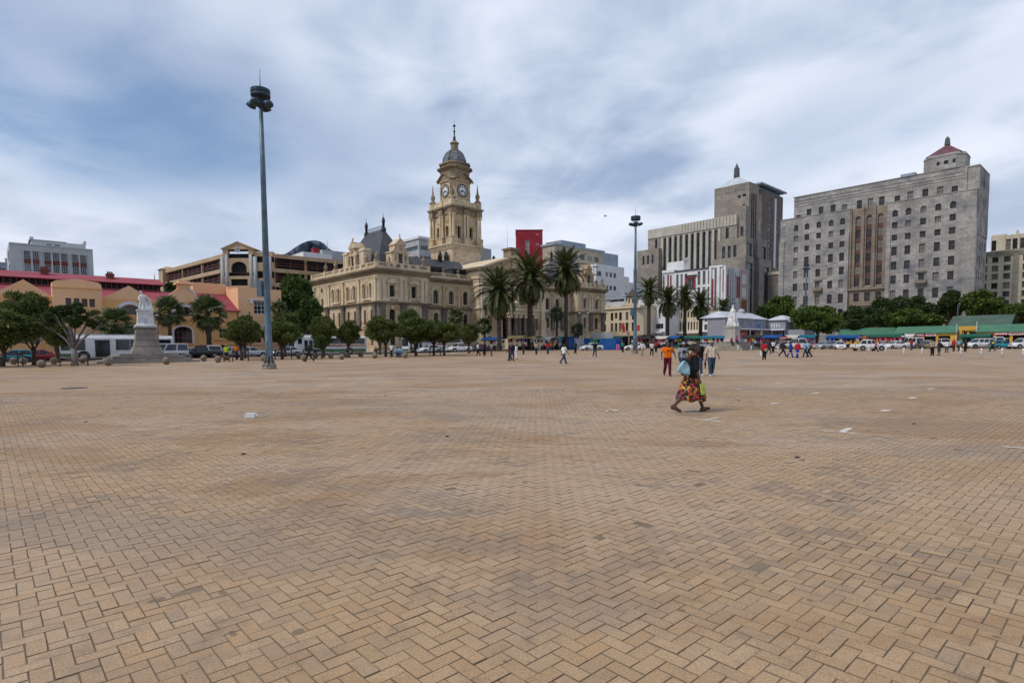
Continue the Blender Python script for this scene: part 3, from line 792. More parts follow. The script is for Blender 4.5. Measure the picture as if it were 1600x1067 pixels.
def urn(mb, x, y, z, s=1.0):
    mb.box(x-.35*s, x+.35*s, y-.35*s, y+.35*s, z, z+.4*s)
    mb.lathe([(.18*s,z+.4*s),(.15*s,z+.55*s),(.42*s,z+.95*s),(.36*s,z+1.15*s),(.16*s,z+1.3*s),(.2*s,z+1.42*s),(.05*s,z+1.75*s)], 8, x, y, capb=False)
def hip(mb, x0, x1, y0, y1, z0, z1, inx, iny, mi=0):
    """hipped roof whose top is the rectangle inset by inx, iny (a ridge when it closes)"""
    a = [(x0,y0,z0),(x1,y0,z0),(x1,y1,z0),(x0,y1,z0)]
    b = [(x0+inx,y0+iny,z1),(x1-inx,y0+iny,z1),(x1-inx,y1-iny,z1),(x0+inx,y1-iny,z1)]
    for k in range(4):
        l = (k+1) % 4
        mb.face([a[k], a[l], b[l], b[k]], mi)
    mb.face(b, mi); mb.face(list(reversed(a)), mi)
def gable(mb, x0, x1, y0, y1, z0, z1, mi=0, along='y', over=0.0):
    """two roof slopes with a ridge along y (or x), with gable ends"""
    if along == 'y':
        xm = (x0+x1)/2
        mb.face([(x0,y0,z0),(xm,y0,z1),(xm,y1,z1),(x0,y1,z0)][::-1], mi); mb.face([(x1,y0,z0),(x1,y1,z0),(xm,y1,z1),(xm,y0,z1)], mi)
        mb.face([(x0,y0,z0),(x1,y0,z0),(xm,y0,z1)], mi); mb.face([(x0,y1,z0),(xm,y1,z1),(x1,y1,z0)], mi)
    else:
        ym = (y0+y1)/2
        mb.face([(x0,y0,z0),(x1,y0,z0),(x1,ym,z1),(x0,ym,z1)], mi); mb.face([(x1,y1,z0),(x0,y1,z0),(x0,ym,z1),(x1,ym,z1)], mi)
        mb.face([(x0,y0,z0),(x0,ym,z1),(x0,y1,z0)], mi); mb.face([(x1,y0,z0),(x1,y1,z0),(x1,ym,z1)], mi)
def text_part(name, body, size, mat, parent, loc, rot, depth=0.02, align='CENTER'):
    cu = bpy.data.curves.new(name, 'FONT')
    cu.body = body; cu.size = size; cu.extrude = depth; cu.align_x = align; cu.resolution_u = 2
    t = bpy.data.objects.new(name, cu)
    COL.objects.link(t)
    dg = bpy.context.evaluated_depsgraph_get()
    me = bpy.data.meshes.new_from_object(t.evaluated_get(dg))
    bpy.data.objects.remove(t); bpy.data.curves.remove(cu)
    me.materials.clear(); me.materials.append(mat)
    o = link(name, me, parent, loc); o.rotation_euler = rot
    return o

# ------------------------------------------------------------------ the city hall
hall = thing('city_hall', 'ornate honey coloured city hall with tall clock tower and slate mansard roofs', 'city hall', HALL, ROT_A)
def hall_block(x0, x1, y0, y1, ztop, front_ops, low_ops, base_ops, left=False, right=False, left_ops=(), left_low=(), left_base=(), zlow=10.45, d=0.45):
    up, lo, bs_ = MB(), MB(), MB()
    fm = face_m('front', x=x0, y=y0)
    W, D = x1-x0, y1-y0
    for mb, ops, za, zb in ((up, front_ops, zlow, ztop), (lo, low_ops, 5.4, zlow), (bs_, base_ops, 0.2, 5.4)):
        mb.xf = fm[0]; mb.wall(0, W, za, zb, 0, ops, d)
        windows(hall, ops, fm, 0, d, nx=2, nz=3 if mb is not bs_ else 2)
        for on, side, sops in ((left, 'left', {id(up): left_ops, id(lo): left_low, id(bs_): left_base}[id(mb)]), (right, 'right', ())):
            if on:
                f2 = face_m(side, W, D, x0, y0)
                mb.xf = f2[0]; mb.wall(0, D, za, zb, 0, sops, d)
                windows(hall, sops, f2, 0, d, nx=2, nz=3 if mb is not bs_ else 2)
        # back wall and inside dark
        mb.xf = None
        mb.face([(x1,y1,za),(x0,y1,za),(x0,y1,zb),(x1,y1,zb)])
    up.obj('upper_wall', M['hall'], hall); lo.obj('lower_wall', M['hall'], hall); bs_.obj('base_wall', M['hall'], hall)
def win(c, w, z0, z1, arch=False): return (c-w/2, c+w/2, z0, z1, arch)
PW = 12.2
for X0, mirror in ((0.0, False), (59.6, True)):
    cs = (3.4, 8.55)
    ops = [win(c, 1.25, 11.7, 14.0) for c in cs]
    low = [win(c, 1.35, 6.1, 9.25, True) for c in cs]
    bas = [win(c, 1.2, 1.9, 3.9, True) for c in cs]
    D = 30.0
    pairs = (2.35, 5.15, 9.4, 12.25, 16.65, 19.3)
    s_up = [win(D-s, 0.85, 11.45, 14.3, True) for s in pairs] + [win(D-25.2, 1.1, 14.05, 15.15, True), win(D-25.0, 1.0, 10.75, 12.7)]
    s_lo = [win(D-s, 0.9, 6.1, 9.2, True) for s in pairs] + [win(D-25.0, 1.0, 7.0, 9.0)]
    s_ba = [win(D-s, 0.9, 1.9, 4.2, True) for s in pairs]
    hall_block(X0, X0+PW, 0, D, 16.2, ops, low, bas, left=True, right=mirror, left_ops=s_up if not mirror else (), left_low=s_lo if not mirror else (), left_base=s_ba if not mirror else ())
    tr, co, st = MB(), MB(), MB()
    cornice(co, X0, X0+PW, 0, D, 16.2, 17.2, 0.85)
    slab(tr, X0, X0+PW, 0, D, 15.55, 15.75, 0.12)
    cornice(st, X0, X0+PW, 0, D, 10.15, 10.7, 0.6)
    slab(tr, X0, X0+PW, 0, D, 5.35, 5.6, 0.18); slab(tr, X0, X0+PW, 0, D, 0.2, 1.3, 0.15)
    # hood pediments, sills and aprons of the front windows
    for c in cs:
        c += X0
        tr.box(c-1.25, c+1.25, -.4, 0, 14.35, 14.55); tr.extr([(c-1.35,14.55),(c+1.35,14.55),(c,15.45)], -.5, 0)
        tr.box(c-.95, c-.68, -.22, 0, 11.5, 14.35); tr.box(c+.68, c+.95, -.22, 0, 11.5, 14.35)
        tr.box(c-1.5, c+1.5, -.7, 0, 11.15, 11.42); balustrade(tr, (c-1.35, -.5), (c+1.35, -.5), 10.72, .5, [0, 2.7], .3)
        tr.box(c-1.9, c-1.05, -.12, 0, 13.05, 13.25); tr.box(c+1.05, c+1.9, -.12, 0, 13.05, 13.25)
        tr.box(c-.9, c+.9, -.3, 0, 5.75, 6.0)
        tr.extr([(c-.18,9.2),(c+.18,9.2),(c+.26,9.85),(c-.26,9.85)], -.3, .02)
    if not mirror:
        for k in range(0, 6, 2):
            a, b = pairs[k], pairs[k+1]
            f2 = face_m('left', PW, D, X0, 0); tr.xf = f2[0]
            xa, xb = D-b, D-a
            tr.box(xa-.7, xb+.7, -.35, 0, 11.05, 11.35); tr.box(xa-.75, xb+.75, -.4, 0, 5.75, 6.0)
            for c in (xa, xb):
                for w_, zz in ((.62, 13.35),):
                    tr.box(c-w_-.16, c-w_+.02, -.16, 0, 11.4, zz+.4); tr.box(c+w_-.02, c+w_+.16, -.16, 0, 11.4, zz+.4)
                for q in range(8):
                    t0, t1 = math.pi*q/8, math.pi*(q+1)/8
                    tr.extr([(c+.6*math.cos(t0),13.85+.6*math.sin(t0)),(c+.92*math.cos(t0),13.85+.92*math.sin(t0)),(c+.92*math.cos(t1),13.85+.92*math.sin(t1)),(c+.6*math.cos(t1),13.85+.6*math.sin(t1))], -.2, 0)
                tr.lathe([(.3,0),(.36,.1)], 10, 0, 0) if False else None
            tr.box((xa+xb)/2-.16, (xa+xb)/2+.16, -.25, 0, 11.4, 14.0)
            tr.xf = None
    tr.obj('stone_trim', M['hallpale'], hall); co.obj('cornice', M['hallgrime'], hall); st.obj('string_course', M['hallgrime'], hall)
    # pilasters: pale above, dark rusticated below
    pm, pd = pilaster_mesh(.75, 4.85, .3, 'hallpale'), pilaster_mesh(1.25, 4.55, .45, 'halldark')
    for x in (.5, 1.45, 5.55, 6.55, 10.6, 11.6): link('pilaster', pm, hall, (X0+x, 0, 10.7))
    for x in (1.0, 5.95, 11.2): link('pilaster', pd, hall, (X0+x, 0, 5.6))
    if not mirror:
        f2, an = face_m('left', PW, D, X0, 0)
        for s in (.5, 1.3, 7.3, 14.4, 21.3, 22.4, 23.2, 28.9): link('pilaster', pm, hall, f2 @ Vector((D-s, 0, 10.7)), an)
        for s in (.8, 7.3, 14.4, 22.2): link('pilaster', pd, hall, f2 @ Vector((D-s, 0, 5.6)), an)
    ba = MB()
    ba.box(X0-.3, X0+PW+.3, -.3, .35, 17.2, 17.45); ba.box(X0-.3, X0+.35, .35, D, 17.2, 17.45); ba.box(X0+PW-.35, X0+PW+.3, .35, D, 17.2, 17.45)
    balustrade(ba, (X0, 0), (X0+PW, 0), 17.45, 1.0, [0, 2.6, 4.0, 5.7, 7.4, 9.4, PW], .36, post_w=.8)
    balustrade(ba, (X0 if not mirror else X0+PW, 0), (X0 if not mirror else X0+PW, D), 17.45, 1.0, [0, 3.5, 6.0, 8.5, 10.7, 13.0, 15.4, 18.5, 23.2, D], .36, post_w=.8)
    ba.obj('balustrade', M['hallpale'], hall)
    for x, y in ((.3, .3), (11.3, .3), (3.0, .2), (8.6, .2)) + (((.3, 23.3), (.3, 4.6), (.3, 18.4)) if not mirror else ((11.9, 12.0),)):
        u_ = MB(); urn(u_, X0+x, y, 18.45, 1.25 if x in (.3, 11.3) else .8); u_.obj('urn', M['hallgrime'], hall)
    # mansard roof with ridge cresting
    rf = MB(); hip(rf, X0+1.2, X0+10.9, 1.8, 20.4, 17.5, 26.6, 4.75, 5.6)
    ro = rf.obj('roof', M['slate'], hall)
    for y in (7.4, 14.8):
        fi = MB(); fi.taper(X0+5.6, X0+6.5, y-.45, y+.45, 26.2, 27.0, .7); fi.lathe([(.28,27.0),(.3,28.1),(.42,28.2),(.34,28.45),(.3,28.8),(.06,29.2),(.04,30.0)], 8, X0+6.05, y)
        fi.obj('finial', M['iron'], ro)
    cr = MB(); cr.box(X0+6.02, X0+6.08, 7.9, 14.3, 26.75, 26.8); cr.box(X0+6.02, X0+6.08, 7.9, 14.3, 27.35, 27.4)
    for k in range(17): cr.box(X0+6.02, X0+6.08, 7.9+k*.4, 7.95+k*.4, 26.6, 27.55)
    cr.obj('ridge_cresting', M['iron'], ro)
    # stone dormers
    def dormer(fm, c, y):
        d_ = MB(fm[0])
        d_.wall(c-1.85, c+1.85, 18.45, 20.7, y, [win(c, .95, 18.6, 20.5), win(c-1.2, .4, 19.0, 20.2), win(c+1.2, .4, 19.0, 20.2)], .3)
        d_.box(c-1.85, c+1.85, y+.32, y+2.6, 18.45, 20.7)
        d_.box(c-2.05, c+2.05, y-.2, y+2.6, 20.7, 20.95)
        d_.wall(c-1.15, c+1.15, 20.95, 22.25, y, [win(c, .8, 21.0, 21.9, True)], .2); d_.box(c-1.15, c+1.15, y+.22, y+2.4, 20.95, 22.25)
        d_.box(c-1.3, c+1.3, y-.2, y+2.4, 22.25, 22.4)
        d_.extr([(c-1.35,22.4),(c+1.35,22.4),(c,23.75)], y-.2, y+2.4)
        d_.lathe([(.16,23.6),(.1,24.0),(.22,24.2),(.04,24.6)], 6, c, y+.2)
        for sx in (-1, 1):
            d_.box(c+sx*1.55-.22, c+sx*1.55+.22, y-.22, y+.3, 18.45, 20.7)
            d_.extr([(c+sx*1.2, 20.95), (c+sx*1.85, 20.95), (c+sx*1.3, 21.8)] if sx > 0 else [(c+sx*1.85, 20.95), (c+sx*1.2, 20.95), (c+sx*1.3, 21.8)], y-.05, y+.5)
        o = d_.obj('dormer', M['hall'], hall)
        a, b = window_mesh(.95, 1.9, 'wood', 'glass', 2, 2, .09, True)
        w_ = link('window', a, o, fm[0] @ Vector((c, y+.3, 18.6)), fm[1])
    dormer(face_m('front', x=X0, y=0), 5.75, .35)
    f2 = face_m('right' if mirror else 'left', PW, D, X0, 0)
    dormer(f2, D-10.7 if not mirror else 10.7, .35)
    if not mirror:
        for s in (7.0, 14.3):
            ch = MB(); ch.box(.6, 2.2, s-1.0, s+1.0, 18.45, 21.4); ch.box(.4, 2.4, s-1.2, s+1.2, 21.4, 21.7); ch.box(.6, 2.2, s-1.0, s+1.0, 21.7, 21.95)
            ch.box(.5, .6, s-.8, s-.3, 18.6, 21.2); ch.box(.5, .6, s+.3, s+.8, 18.6, 21.2)
            ch.obj('chimney', M['hallpale'], hall)
# wings
for X0, X1 in ((PW, 25.3), (46.5, 59.6)):
    cs = (15.5, 19.65, 23.7) if X0 < 20 else (48.3, 52.3, 56.2)
    if X0 > 20: cs = (48.2, 50.6, 54.4, 58.0)
    hall_block(X0, X1, 2.0, 26, 15.6, [win(c-X0, 1.3, 11.0, 13.9, True) for c in cs], [win(c-X0, 1.25, 6.2, 8.95, True) for c in cs], [win(c-X0, 1.1, 2.0, 3.9, True) for c in cs])
    tr, co, st = MB(), MB(), MB()
    cornice(co, X0+.3, X1-.3, 2.0, 20, 15.6, 16.5, .8)
    cornice(st, X0+.3, X1-.3, 2.0, 20, 9.75, 10.25, .5)
    slab(tr, X0+.3, X1-.3, 2.0, 20, 15.0, 15.2, .1); slab(tr, X0+.3, X1-.3, 2.0, 20, 5.35, 5.6, .15); slab(tr, X0+.3, X1-.3, 2, 20, .2, 1.3, .12)
    for c in cs:
        for q in range(10):
            t0, t1 = math.pi*q/10, math.pi*(q+1)/10
            for ra, rb, yy in ((.78, 1.05, -.12), (1.15, 1.45, -.2)):
                tr.extr([(c+ra*math.cos(t0),13.25+ra*math.sin(t0)),(c+rb*math.cos(t0),13.25+rb*math.sin(t0)),(c+rb*math.cos(t1),13.25+rb*math.sin(t1)),(c+ra*math.cos(t1),13.25+ra*math.sin(t1))], 2+yy, 2.0)
            tr.extr([(c+.7*math.cos(t0),8.35+.7*math.sin(t0)),(c+.95*math.cos(t0),8.35+.95*math.sin(t0)),(c+.95*math.cos(t1),8.35+.95*math.sin(t1)),(c+.7*math.cos(t1),8.35+.7*math.sin(t1))], 1.85, 2.0)
        for sx in (-1, 1):
            tr.box(c+sx*.92-.14, c+sx*.92+.14, 1.86, 2.0, 10.9, 13.25); tr.box(c+sx*1.45-.35, c+sx*1.45+.35, 1.84, 2.0, 12.95, 13.2)
        tr.box(c-1.3, c+1.3, 1.6, 2.0, 10.65, 10.9); tr.box(c-.9, c+.9, 1.7, 2, 5.8, 6.05)
    tr.obj('stone_trim', M['hallpale'], hall); co.obj('cornice', M['hallgrime'], hall); st.obj('string_course', M['hallgrime'], hall)
    pm, pd = pilaster_mesh(.6, 4.75, .28, 'hall'), pilaster_mesh(1.2, 4.15, .4, 'halldark')
    ps = [(a+b)/2 for a, b in zip(cs[:-1], cs[1:])]
    for x in ps:
        link('pilaster', pm, hall, (x, 2.0, 10.25)); link('pilaster', pd, hall, (x, 2.0, 5.6))
    ba = MB(); ba.box(X0, X1, 1.6, 2.4, 16.5, 16.75)
    balustrade(ba, (X0+.4, 2.0), (X1-.4, 2.0), 16.75, .95, [ .3] + [p-X0-.4 for p in ps] + [X1-X0-1.1], .36, post_w=.75)
    ba.obj('balustrade', M['hallpale'], hall)
    for x in ps: u_ = MB(); urn(u_, x, 2.0, 17.7, .75); u_.obj('urn', M['hallgrime'], hall)
    rf = MB(); gable(rf, X0-.6, X1+1.6, 2.9, 14.0, 16.6, 21.7, along='x')
    ro = rf.obj('roof', M['slate'], hall)
    for c in [cs[0]] + ps + [cs[-1]]:
        dm = MB(); dm.box(c-.9, c+.9, 3.0, 6.5, 17.0, 18.95); dm.box(c-1.1, c+1.1, 2.75, 6.6, 18.95, 19.15); dm.box(c-.7, c+.7, 2.97, 3.0, 17.3, 18.75, 1)
        dm.obj('dormer', [M['slate'], M['void']], ro)
    for x in ((X0+9.0,) if X0 < 20 else (X0+3, X0+7.0)):
        vt = MB(); vt.lathe([(.5,20.6),(.5,22.3),(.62,22.4),(.4,22.9),(.42,23.2),(.08,23.8)], 8, x, 8.2); vt.obj('roof_vent', M['iron'], ro)
# central block with portico and pediment
CX0, CX1, CY = 25.3, 46.5, -1.0
CC = (CX0+CX1)/2
cen = (28.9, 35.9, 42.9)
ops = [win(c-CX0, 1.5, 11.2, 14.6, True) for c in (28.9, 32.6, 35.9, 39.2, 42.9)]
hall_block(CX0, CX1, CY, 17, 18.4, ops, [win(c-CX0, 1.5, 5.5, 8.6, True) for c in (28.4, 43.4)] + [win(c-CX0, 1.7, 5.4, 8.4, True) for c in (33.2, 35.9, 38.6)],
           [win(c-CX0, 1.2, 1.9, 3.9, True) for c in (28.4, 43.4)] + [win(c-CX0, 1.7, 3.4, 5.4) for c in (33.2, 35.9, 38.6)], left=True, right=True, d=.9)
tr, co = MB(), MB()
cornice(co, CX0, CX1, CY, 17, 18.5, 19.4, 1.0)
slab(tr, CX0, CX1, CY, 17, 16.9, 17.2, .25); slab(tr, CX0, CX1, CY, 17, 17.9, 18.5, .15)
slab(tr, CX0, CX1, CY, 17, 10.1, 10.5, .3); slab(tr, CX0, CX1, CY, 17, .2, 3.2, .25)
co.obj('cornice', M['hallgrime'], hall)
pe = MB()
pe.extr([(CX0+.6,19.4),(CX1-.6,19.4),(CC,22.7)], CY-.1, 17.0)
peo = pe.obj('pediment', M['hall'], hall)
rk = MB()
sl_ = math.atan2(3.7, CC-CX0+.9); L_ = math.hypot(3.7, CC-CX0+.9)
for sx in (-1, 1):
    rk.xf = Matrix.Translation((CC, 0, 23.2)) @ Matrix.Rotation(sx*sl_, 4, 'Y')
    rk.box(min(0, sx*L_), max(0, sx*L_), CY-1.0, 17.0, -.55, -.2); rk.box(min(0, sx*L_), max(0, sx*L_), CY-.75, 16.9, -.75, -.55)
rk.xf = None
rk.obj('raking_cornice', M['hallpale'], peo)
rr = random.Random(4); sc_ = MB()
for k in range(46):          # carved group in the tympanum
    t = rr.uniform(-.82, .82); hmax = (1-abs(t))*2.6
    sc_.ball((CC+t*8.6, CY-.15, 19.6+rr.uniform(.05, .95)*hmax), (rr.uniform(.2,.45), .22, rr.uniform(.2,.42)), 6, 4)
sc_.box(CC-.75, CC+.75, CY-.35, CY-.1, 19.6, 21.4); sc_.extr([(CC-.9,21.4),(CC+.9,21.4),(CC,22.0)], CY-.4, CY-.1)
sc_.obj('tympanum_carving', M['hallpale'], peo)
ap = MB(); ap.box(CC-1.4, CC+1.4, CY-.6, CY+2, 22.6, 24.3); ap.box(CC-1.75, CC+1.75, CY-.9, CY+2.3, 24.3, 24.6); ap.box(CC-1.5, CC+1.5, CY-.7, CY+2.1, 24.6, 24.75)
ap.obj('pediment_block', M['hallgrime'], peo)
fl = MB(); fl.tube([(CC-1.0, CY+1.0, 24.7), (CC-1.0, CY+1.0, 30.5)], [.06, .03], 5); fl.obj('flagpole', M['whitetrim'], hall)
gp_ = pilaster_mesh(1.35, 9.3, .5, 'hallpale')
for x in (26.3, 30.7, 41.1, 45.5): link('pilaster', gp_, hall, (x, CY, 7.6))
for x in (26.3, 30.7, 41.1, 45.5): tr.box(x-.95, x+.95, CY-.75, CY, 3.2, 7.6)
# portico
tr.box(31.2, 40.6, CY-3.6, CY, .2, 3.45); tr.box(31.2, 40.6, CY-3.7, CY, 8.85, 9.7); tr.box(30.9, 40.9, CY-4.0, CY, 9.7, 10.05)
cm = MB(); cm.box(-.5, .5, -.5, .5, 0, .25); cm.lathe([(.42,.25),(.4,.5),(.37,2.5),(.32,4.7)], 12, capb=False, capt=False)
cap = MB(); cap.box(-.48, .48, -.48, .48, 4.7, 5.4); cap.lathe([(.32,4.55),(.5,4.75)], 10)
cme, cpe = cm.mesh('column', [M['halldark']]), cap.mesh('capital', [M['hallpale']])
for x in (31.9, 33.6, 35.05, 36.75, 38.2, 39.9):
    q = link('column', cme, hall, (x, CY-3.0, 3.45)); link('capital', cpe, q)
pb = MB(); balustrade(pb, (31.4, CY-3.5), (40.4, CY-3.5), 10.05, 1.0, [0, 3, 6, 9], .36); pb.obj('balustrade', M['hallpale'], hall)
for sx in (-1, 1):   # reclining figures over the portico
    sc_ = MB(); sc_.ball((CC+sx*2.2, CY-3.4, 11.5), (1.0, .4, .5), 8, 6); sc_.ball((CC+sx*1.5, CY-3.4, 12.2), (.35, .3, .5), 8, 6); sc_.ball((CC+sx*1.35, CY-3.4, 12.85), .22, 8, 6)
    sc_.obj('carved_figure', M['hallpale'], hall)
tr.obj('stone_trim', M['hallpale'], hall)
# clock tower
TX, TY, TS = CC, 17.0+4.55, 4.55
tw = MB()
def sq(mb, h, z0, z1, mi=0): mb.box(TX-h, TX+h, TY-h, TY+h, z0, z1, mi)
sq(tw, TS+.15, 16, 26.6); sq(tw, TS+.35, 26.6, 27.0); sq(tw, TS+.75, 27.5, 27.95); sq(tw, TS+.5, 27.0, 27.5)
two = tw.obj('clock_tower', M['hall'], hall, )
bel = MB()
for kind in ('front', 'left', 'right'):
    f_ = face_m(kind, 2*TS-.9, 2*TS-.9, TX-TS+.45, TY-TS+.45); bel.xf = f_[0]
    W_ = 2*TS-.9
    o_ = [win(2.15-.0, 1.05, 29.5, 32.6, True), win(W_-2.15, 1.05, 29.5, 32.6, True)]
    bel.wall(0, W_, 27.95, 35.9, 0, o_, .6)
    for o in o_:
        bel.xf = f_[0]
        c = (o[0]+o[1])/2
        bel.box(c-.75, c-.55, -.12, 0, 29.6, 32.1); bel.box(c+.55, c+.75, -.12, 0, 29.6, 32.1); bel.box(c-.5, c+.5, -.15, 0, 33.6, 34.1)
        for q in range(8):
            t0, t1 = math.pi*q/8, math.pi*(q+1)/8
            bel.extr([(c+.56*math.cos(t0),32.08+.56*math.sin(t0)),(c+.85*math.cos(t0),32.08+.85*math.sin(t0)),(c+.85*math.cos(t1),32.08+.85*math.sin(t1)),(c+.56*math.cos(t1),32.08+.56*math.sin(t1))], -.14, 0)
bel.xf = None
bel.face([(TX+TS-.45,TY+TS-.45,27.95),(TX-TS+.45,TY+TS-.45,27.95),(TX-TS+.45,TY+TS-.45,35.9),(TX+TS-.45,TY+TS-.45,35.9)])
bel.obj('belfry_wall', M['hall'], two)
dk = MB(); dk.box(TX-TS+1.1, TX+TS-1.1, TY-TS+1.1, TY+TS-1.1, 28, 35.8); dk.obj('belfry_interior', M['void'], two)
pd_, cn_ = MB(), MB()
pos = []
for a in (-1, -.0, 1):
    for s_ in (-1, 1):
        pos.append((a*(TS-.35), s_*(TS-.35))); pos.append((s_*(TS-.35), a*(TS-.35)))
pos = sorted(set((round(x,2), round(y,2)) for x, y in pos))
for x, y in pos:
    pd_.box(TX+x-.95, TX+x+.95, TY+y-.95, TY+y+.95, 27.95, 29.45); pd_.box(TX+x-1.05, TX+x+1.05, TY+y-1.05, TY+y+1.05, 29.45, 29.65)
    cn_.box(TX+x-.85, TX+x+.85, TY+y-.85, TY+y+.85, 35.4, 36.9); cn_.box(TX+x-1.15, TX+x+1.15, TY+y-1.15, TY+y+1.15, 37.05, 37.5)
pd_.obj('pedestal', M['hall'], two)
sq(cn_, TS-.2, 35.55, 36.85); sq(cn_, TS+.2, 36.85, 37.2); sq(cn_, TS+.45, 37.2, 37.6)
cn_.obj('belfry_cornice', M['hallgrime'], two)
tc = MB(); tc.box(-.36,.36,-.36,.36,0,.2); tc.lathe([(.34,.2),(.31,.4),(.29,3.0),(.25,5.2)], 10, capb=False, capt=False); tc.taper(-.27,.27,-.27,.27,5.2,5.65,1.5); tc.box(-.42,.42,-.42,.42,5.65,5.8)
tcm = tc.mesh('column', [M['hallpale']])
for x, y in pos:
    for ox, oy in ((-.48, 0), (.48, 0)) if abs(x) < 3 else (((0, -.48), (0, .48)) if abs(y) < 3 else ((-.45, -.45*0), (.45, 0), (0, .5), (0, -.5))):
        px_, py_ = x + ox, y + oy
        if abs(x) < 3: py_ = y + (.35 if y > 0 else -.35)
        elif abs(y) < 3: px_ = x + (.35 if x > 0 else -.35)
        else: px_, py_ = x + ox + (.2 if x > 0 else -.2), y + oy + (.2 if y > 0 else -.2)
        link('column', tcm, two, (TX+px_, TY+py_, 29.65))
par = MB()
sq(par, TS-.6, 37.6, 37.8)
for k in range(4):
    par.xf = Matrix.Translation((TX, TY, 0)) @ Matrix.Rotation(k*math.pi/2, 4, 'Z')
    par.box(-TS+.2, TS-.2, -TS+.0, -TS+.35, 37.6, 38.75); par.box(-TS+.1, TS-.1, -TS-.1, -TS+.45, 38.75, 38.95)
    for x in (-TS+.3, 0, TS-.3): par.box(x-.75, x+.75, -TS-.3, -TS+.6, 37.6, 39.1)
    for x in (-2.3, 2.3): par.box(x-.8, x+.8, -TS-.06, -TS, 37.9, 38.6)
par.xf = None
par.obj('tower_parapet', M['hallpale'], two)
for sx in (-1, 1):
    for sy in (-1, 1):
        sp = MB(); sp.lathe([(.95,39.1),(1.0,39.35),(.55,39.8),(.4,40.1),(.62,40.7),(.55,41.1),(.3,41.6),(.18,42.6),(.05,44.0)], 8, TX+sx*(TS-.35), TY+sy*(TS-.35))
        sp.obj('pinnacle', M['hallgrime'], two)
# clock stage: square with cut corners
def octo(h, c): return [(TX-h+c,TY-h),(TX+h-c,TY-h),(TX+h,TY-h+c),(TX+h,TY+h-c),(TX+h-c,TY+h),(TX-h+c,TY+h),(TX-h,TY+h-c),(TX-h,TY-h+c)]
cs_ = MB()
cs_.prism(octo(3.1, 1.0), 37.6, 45.0); cs_.prism(octo(3.3, 1.05), 38.8, 39.5)
cs_.prism(octo(3.4, 1.05), 44.9, 45.2)
for k in range(4):
    cs_.xf = Matrix.Translation((TX, TY, 0)) @ Matrix.Rotation(k*math.pi/2, 4, 'Z')
    for x in (-2.0, 2.0): cs_.box(x-.16, x+.16, -3.3, -3.1, 39.5, 44.4)
    cs_.box(-2.35, 2.35, -3.5, -3.05, 44.4, 44.75)
    cs_.box(-.55+2.05*0, .55, -3.0, -2.9, 39, 40)
    cs_.xf = Matrix.Translation((TX, TY, 0)) @ Matrix.Rotation(k*math.pi/2 + math.pi/4, 4, 'Z')
    cs_.box(-.5, .5, -3.95, -3.5, 39.5, 40.6); cs_.ball((0, -3.85, 41.3), (.28, .25, .75), 7, 5); cs_.ball((0, -3.85, 42.2), .2, 7, 5)
cs_.xf = None
cs_.obj('clock_stage', M['hall'], two)
pt_ = MB()
for k in range(4):
    pt_.xf = Matrix.Translation((TX, TY, 0)) @ Matrix.Rotation(k*math.pi/2, 4, 'Z')
    pt_.extr([(-2.75,44.75),(2.75,44.75),(0,46.5)], -3.6, -2.0)
    for sx in (-1, 1):
        xf0 = pt_.xf
        pt_.xf = xf0 @ Matrix.Translation((0, 0, 46.75)) @ Matrix.Rotation(sx*math.atan2(1.95, 3.0), 4, 'Y')
        L2 = math.hypot(1.95, 3.0); pt_.box(min(0,sx*L2), max(0,sx*L2), -3.95, -2.0, -.32, 0); pt_.xf = xf0
pt_.xf = None
pt_.prism(octo(3.2, 1.1), 45.2, 47.4); pt_.prism(octo(3.55, 1.25), 47.4, 47.75); pt_.prism(octo(3.95, 1.4), 47.75, 48.0)
pt_.prism(octo(3.2, 1.25), 48.0, 48.9); pt_.prism(octo(3.55, 1.4), 48.9, 49.3)
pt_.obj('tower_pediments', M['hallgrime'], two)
dm = MB(); dm.lathe([(3.15,49.3),(3.1,50.1),(2.9,50.9),(2.5,51.7),(1.9,52.4),(1.2,52.8)], 8, TX, TY, sm=False, a0=math.pi/8)
for k in range(8):
    a = math.pi/8 + k*math.pi/4
    dm.tube([(TX+r*math.cos(a), TY+r*math.sin(a), z) for r, z in ((3.2,49.3),(3.15,50.1),(2.95,50.9),(2.55,51.7),(1.95,52.4),(1.25,52.85))], .12, 5)
dm.obj('dome', M['lead'], two)
la = MB(); la.lathe([(1.5,52.7),(1.5,52.95),(1.0,53.0),(.95,54.6),(1.25,54.7),(1.2,54.95),(.6,55.4)], 8, TX, TY, sm=False); la.obj('lantern', M['hallgrime'], two)
fn = MB(); fn.lathe([(.55,55.35),(.3,56.0),(.42,56.4),(.2,56.6),(.16,57.6),(.34,57.9),(.14,58.2),(.1,59.0),(.38,59.2),(.36,59.5),(.05,59.7),(.03,61.2)], 8, TX, TY); fn.obj('finial', M['iron'], two)
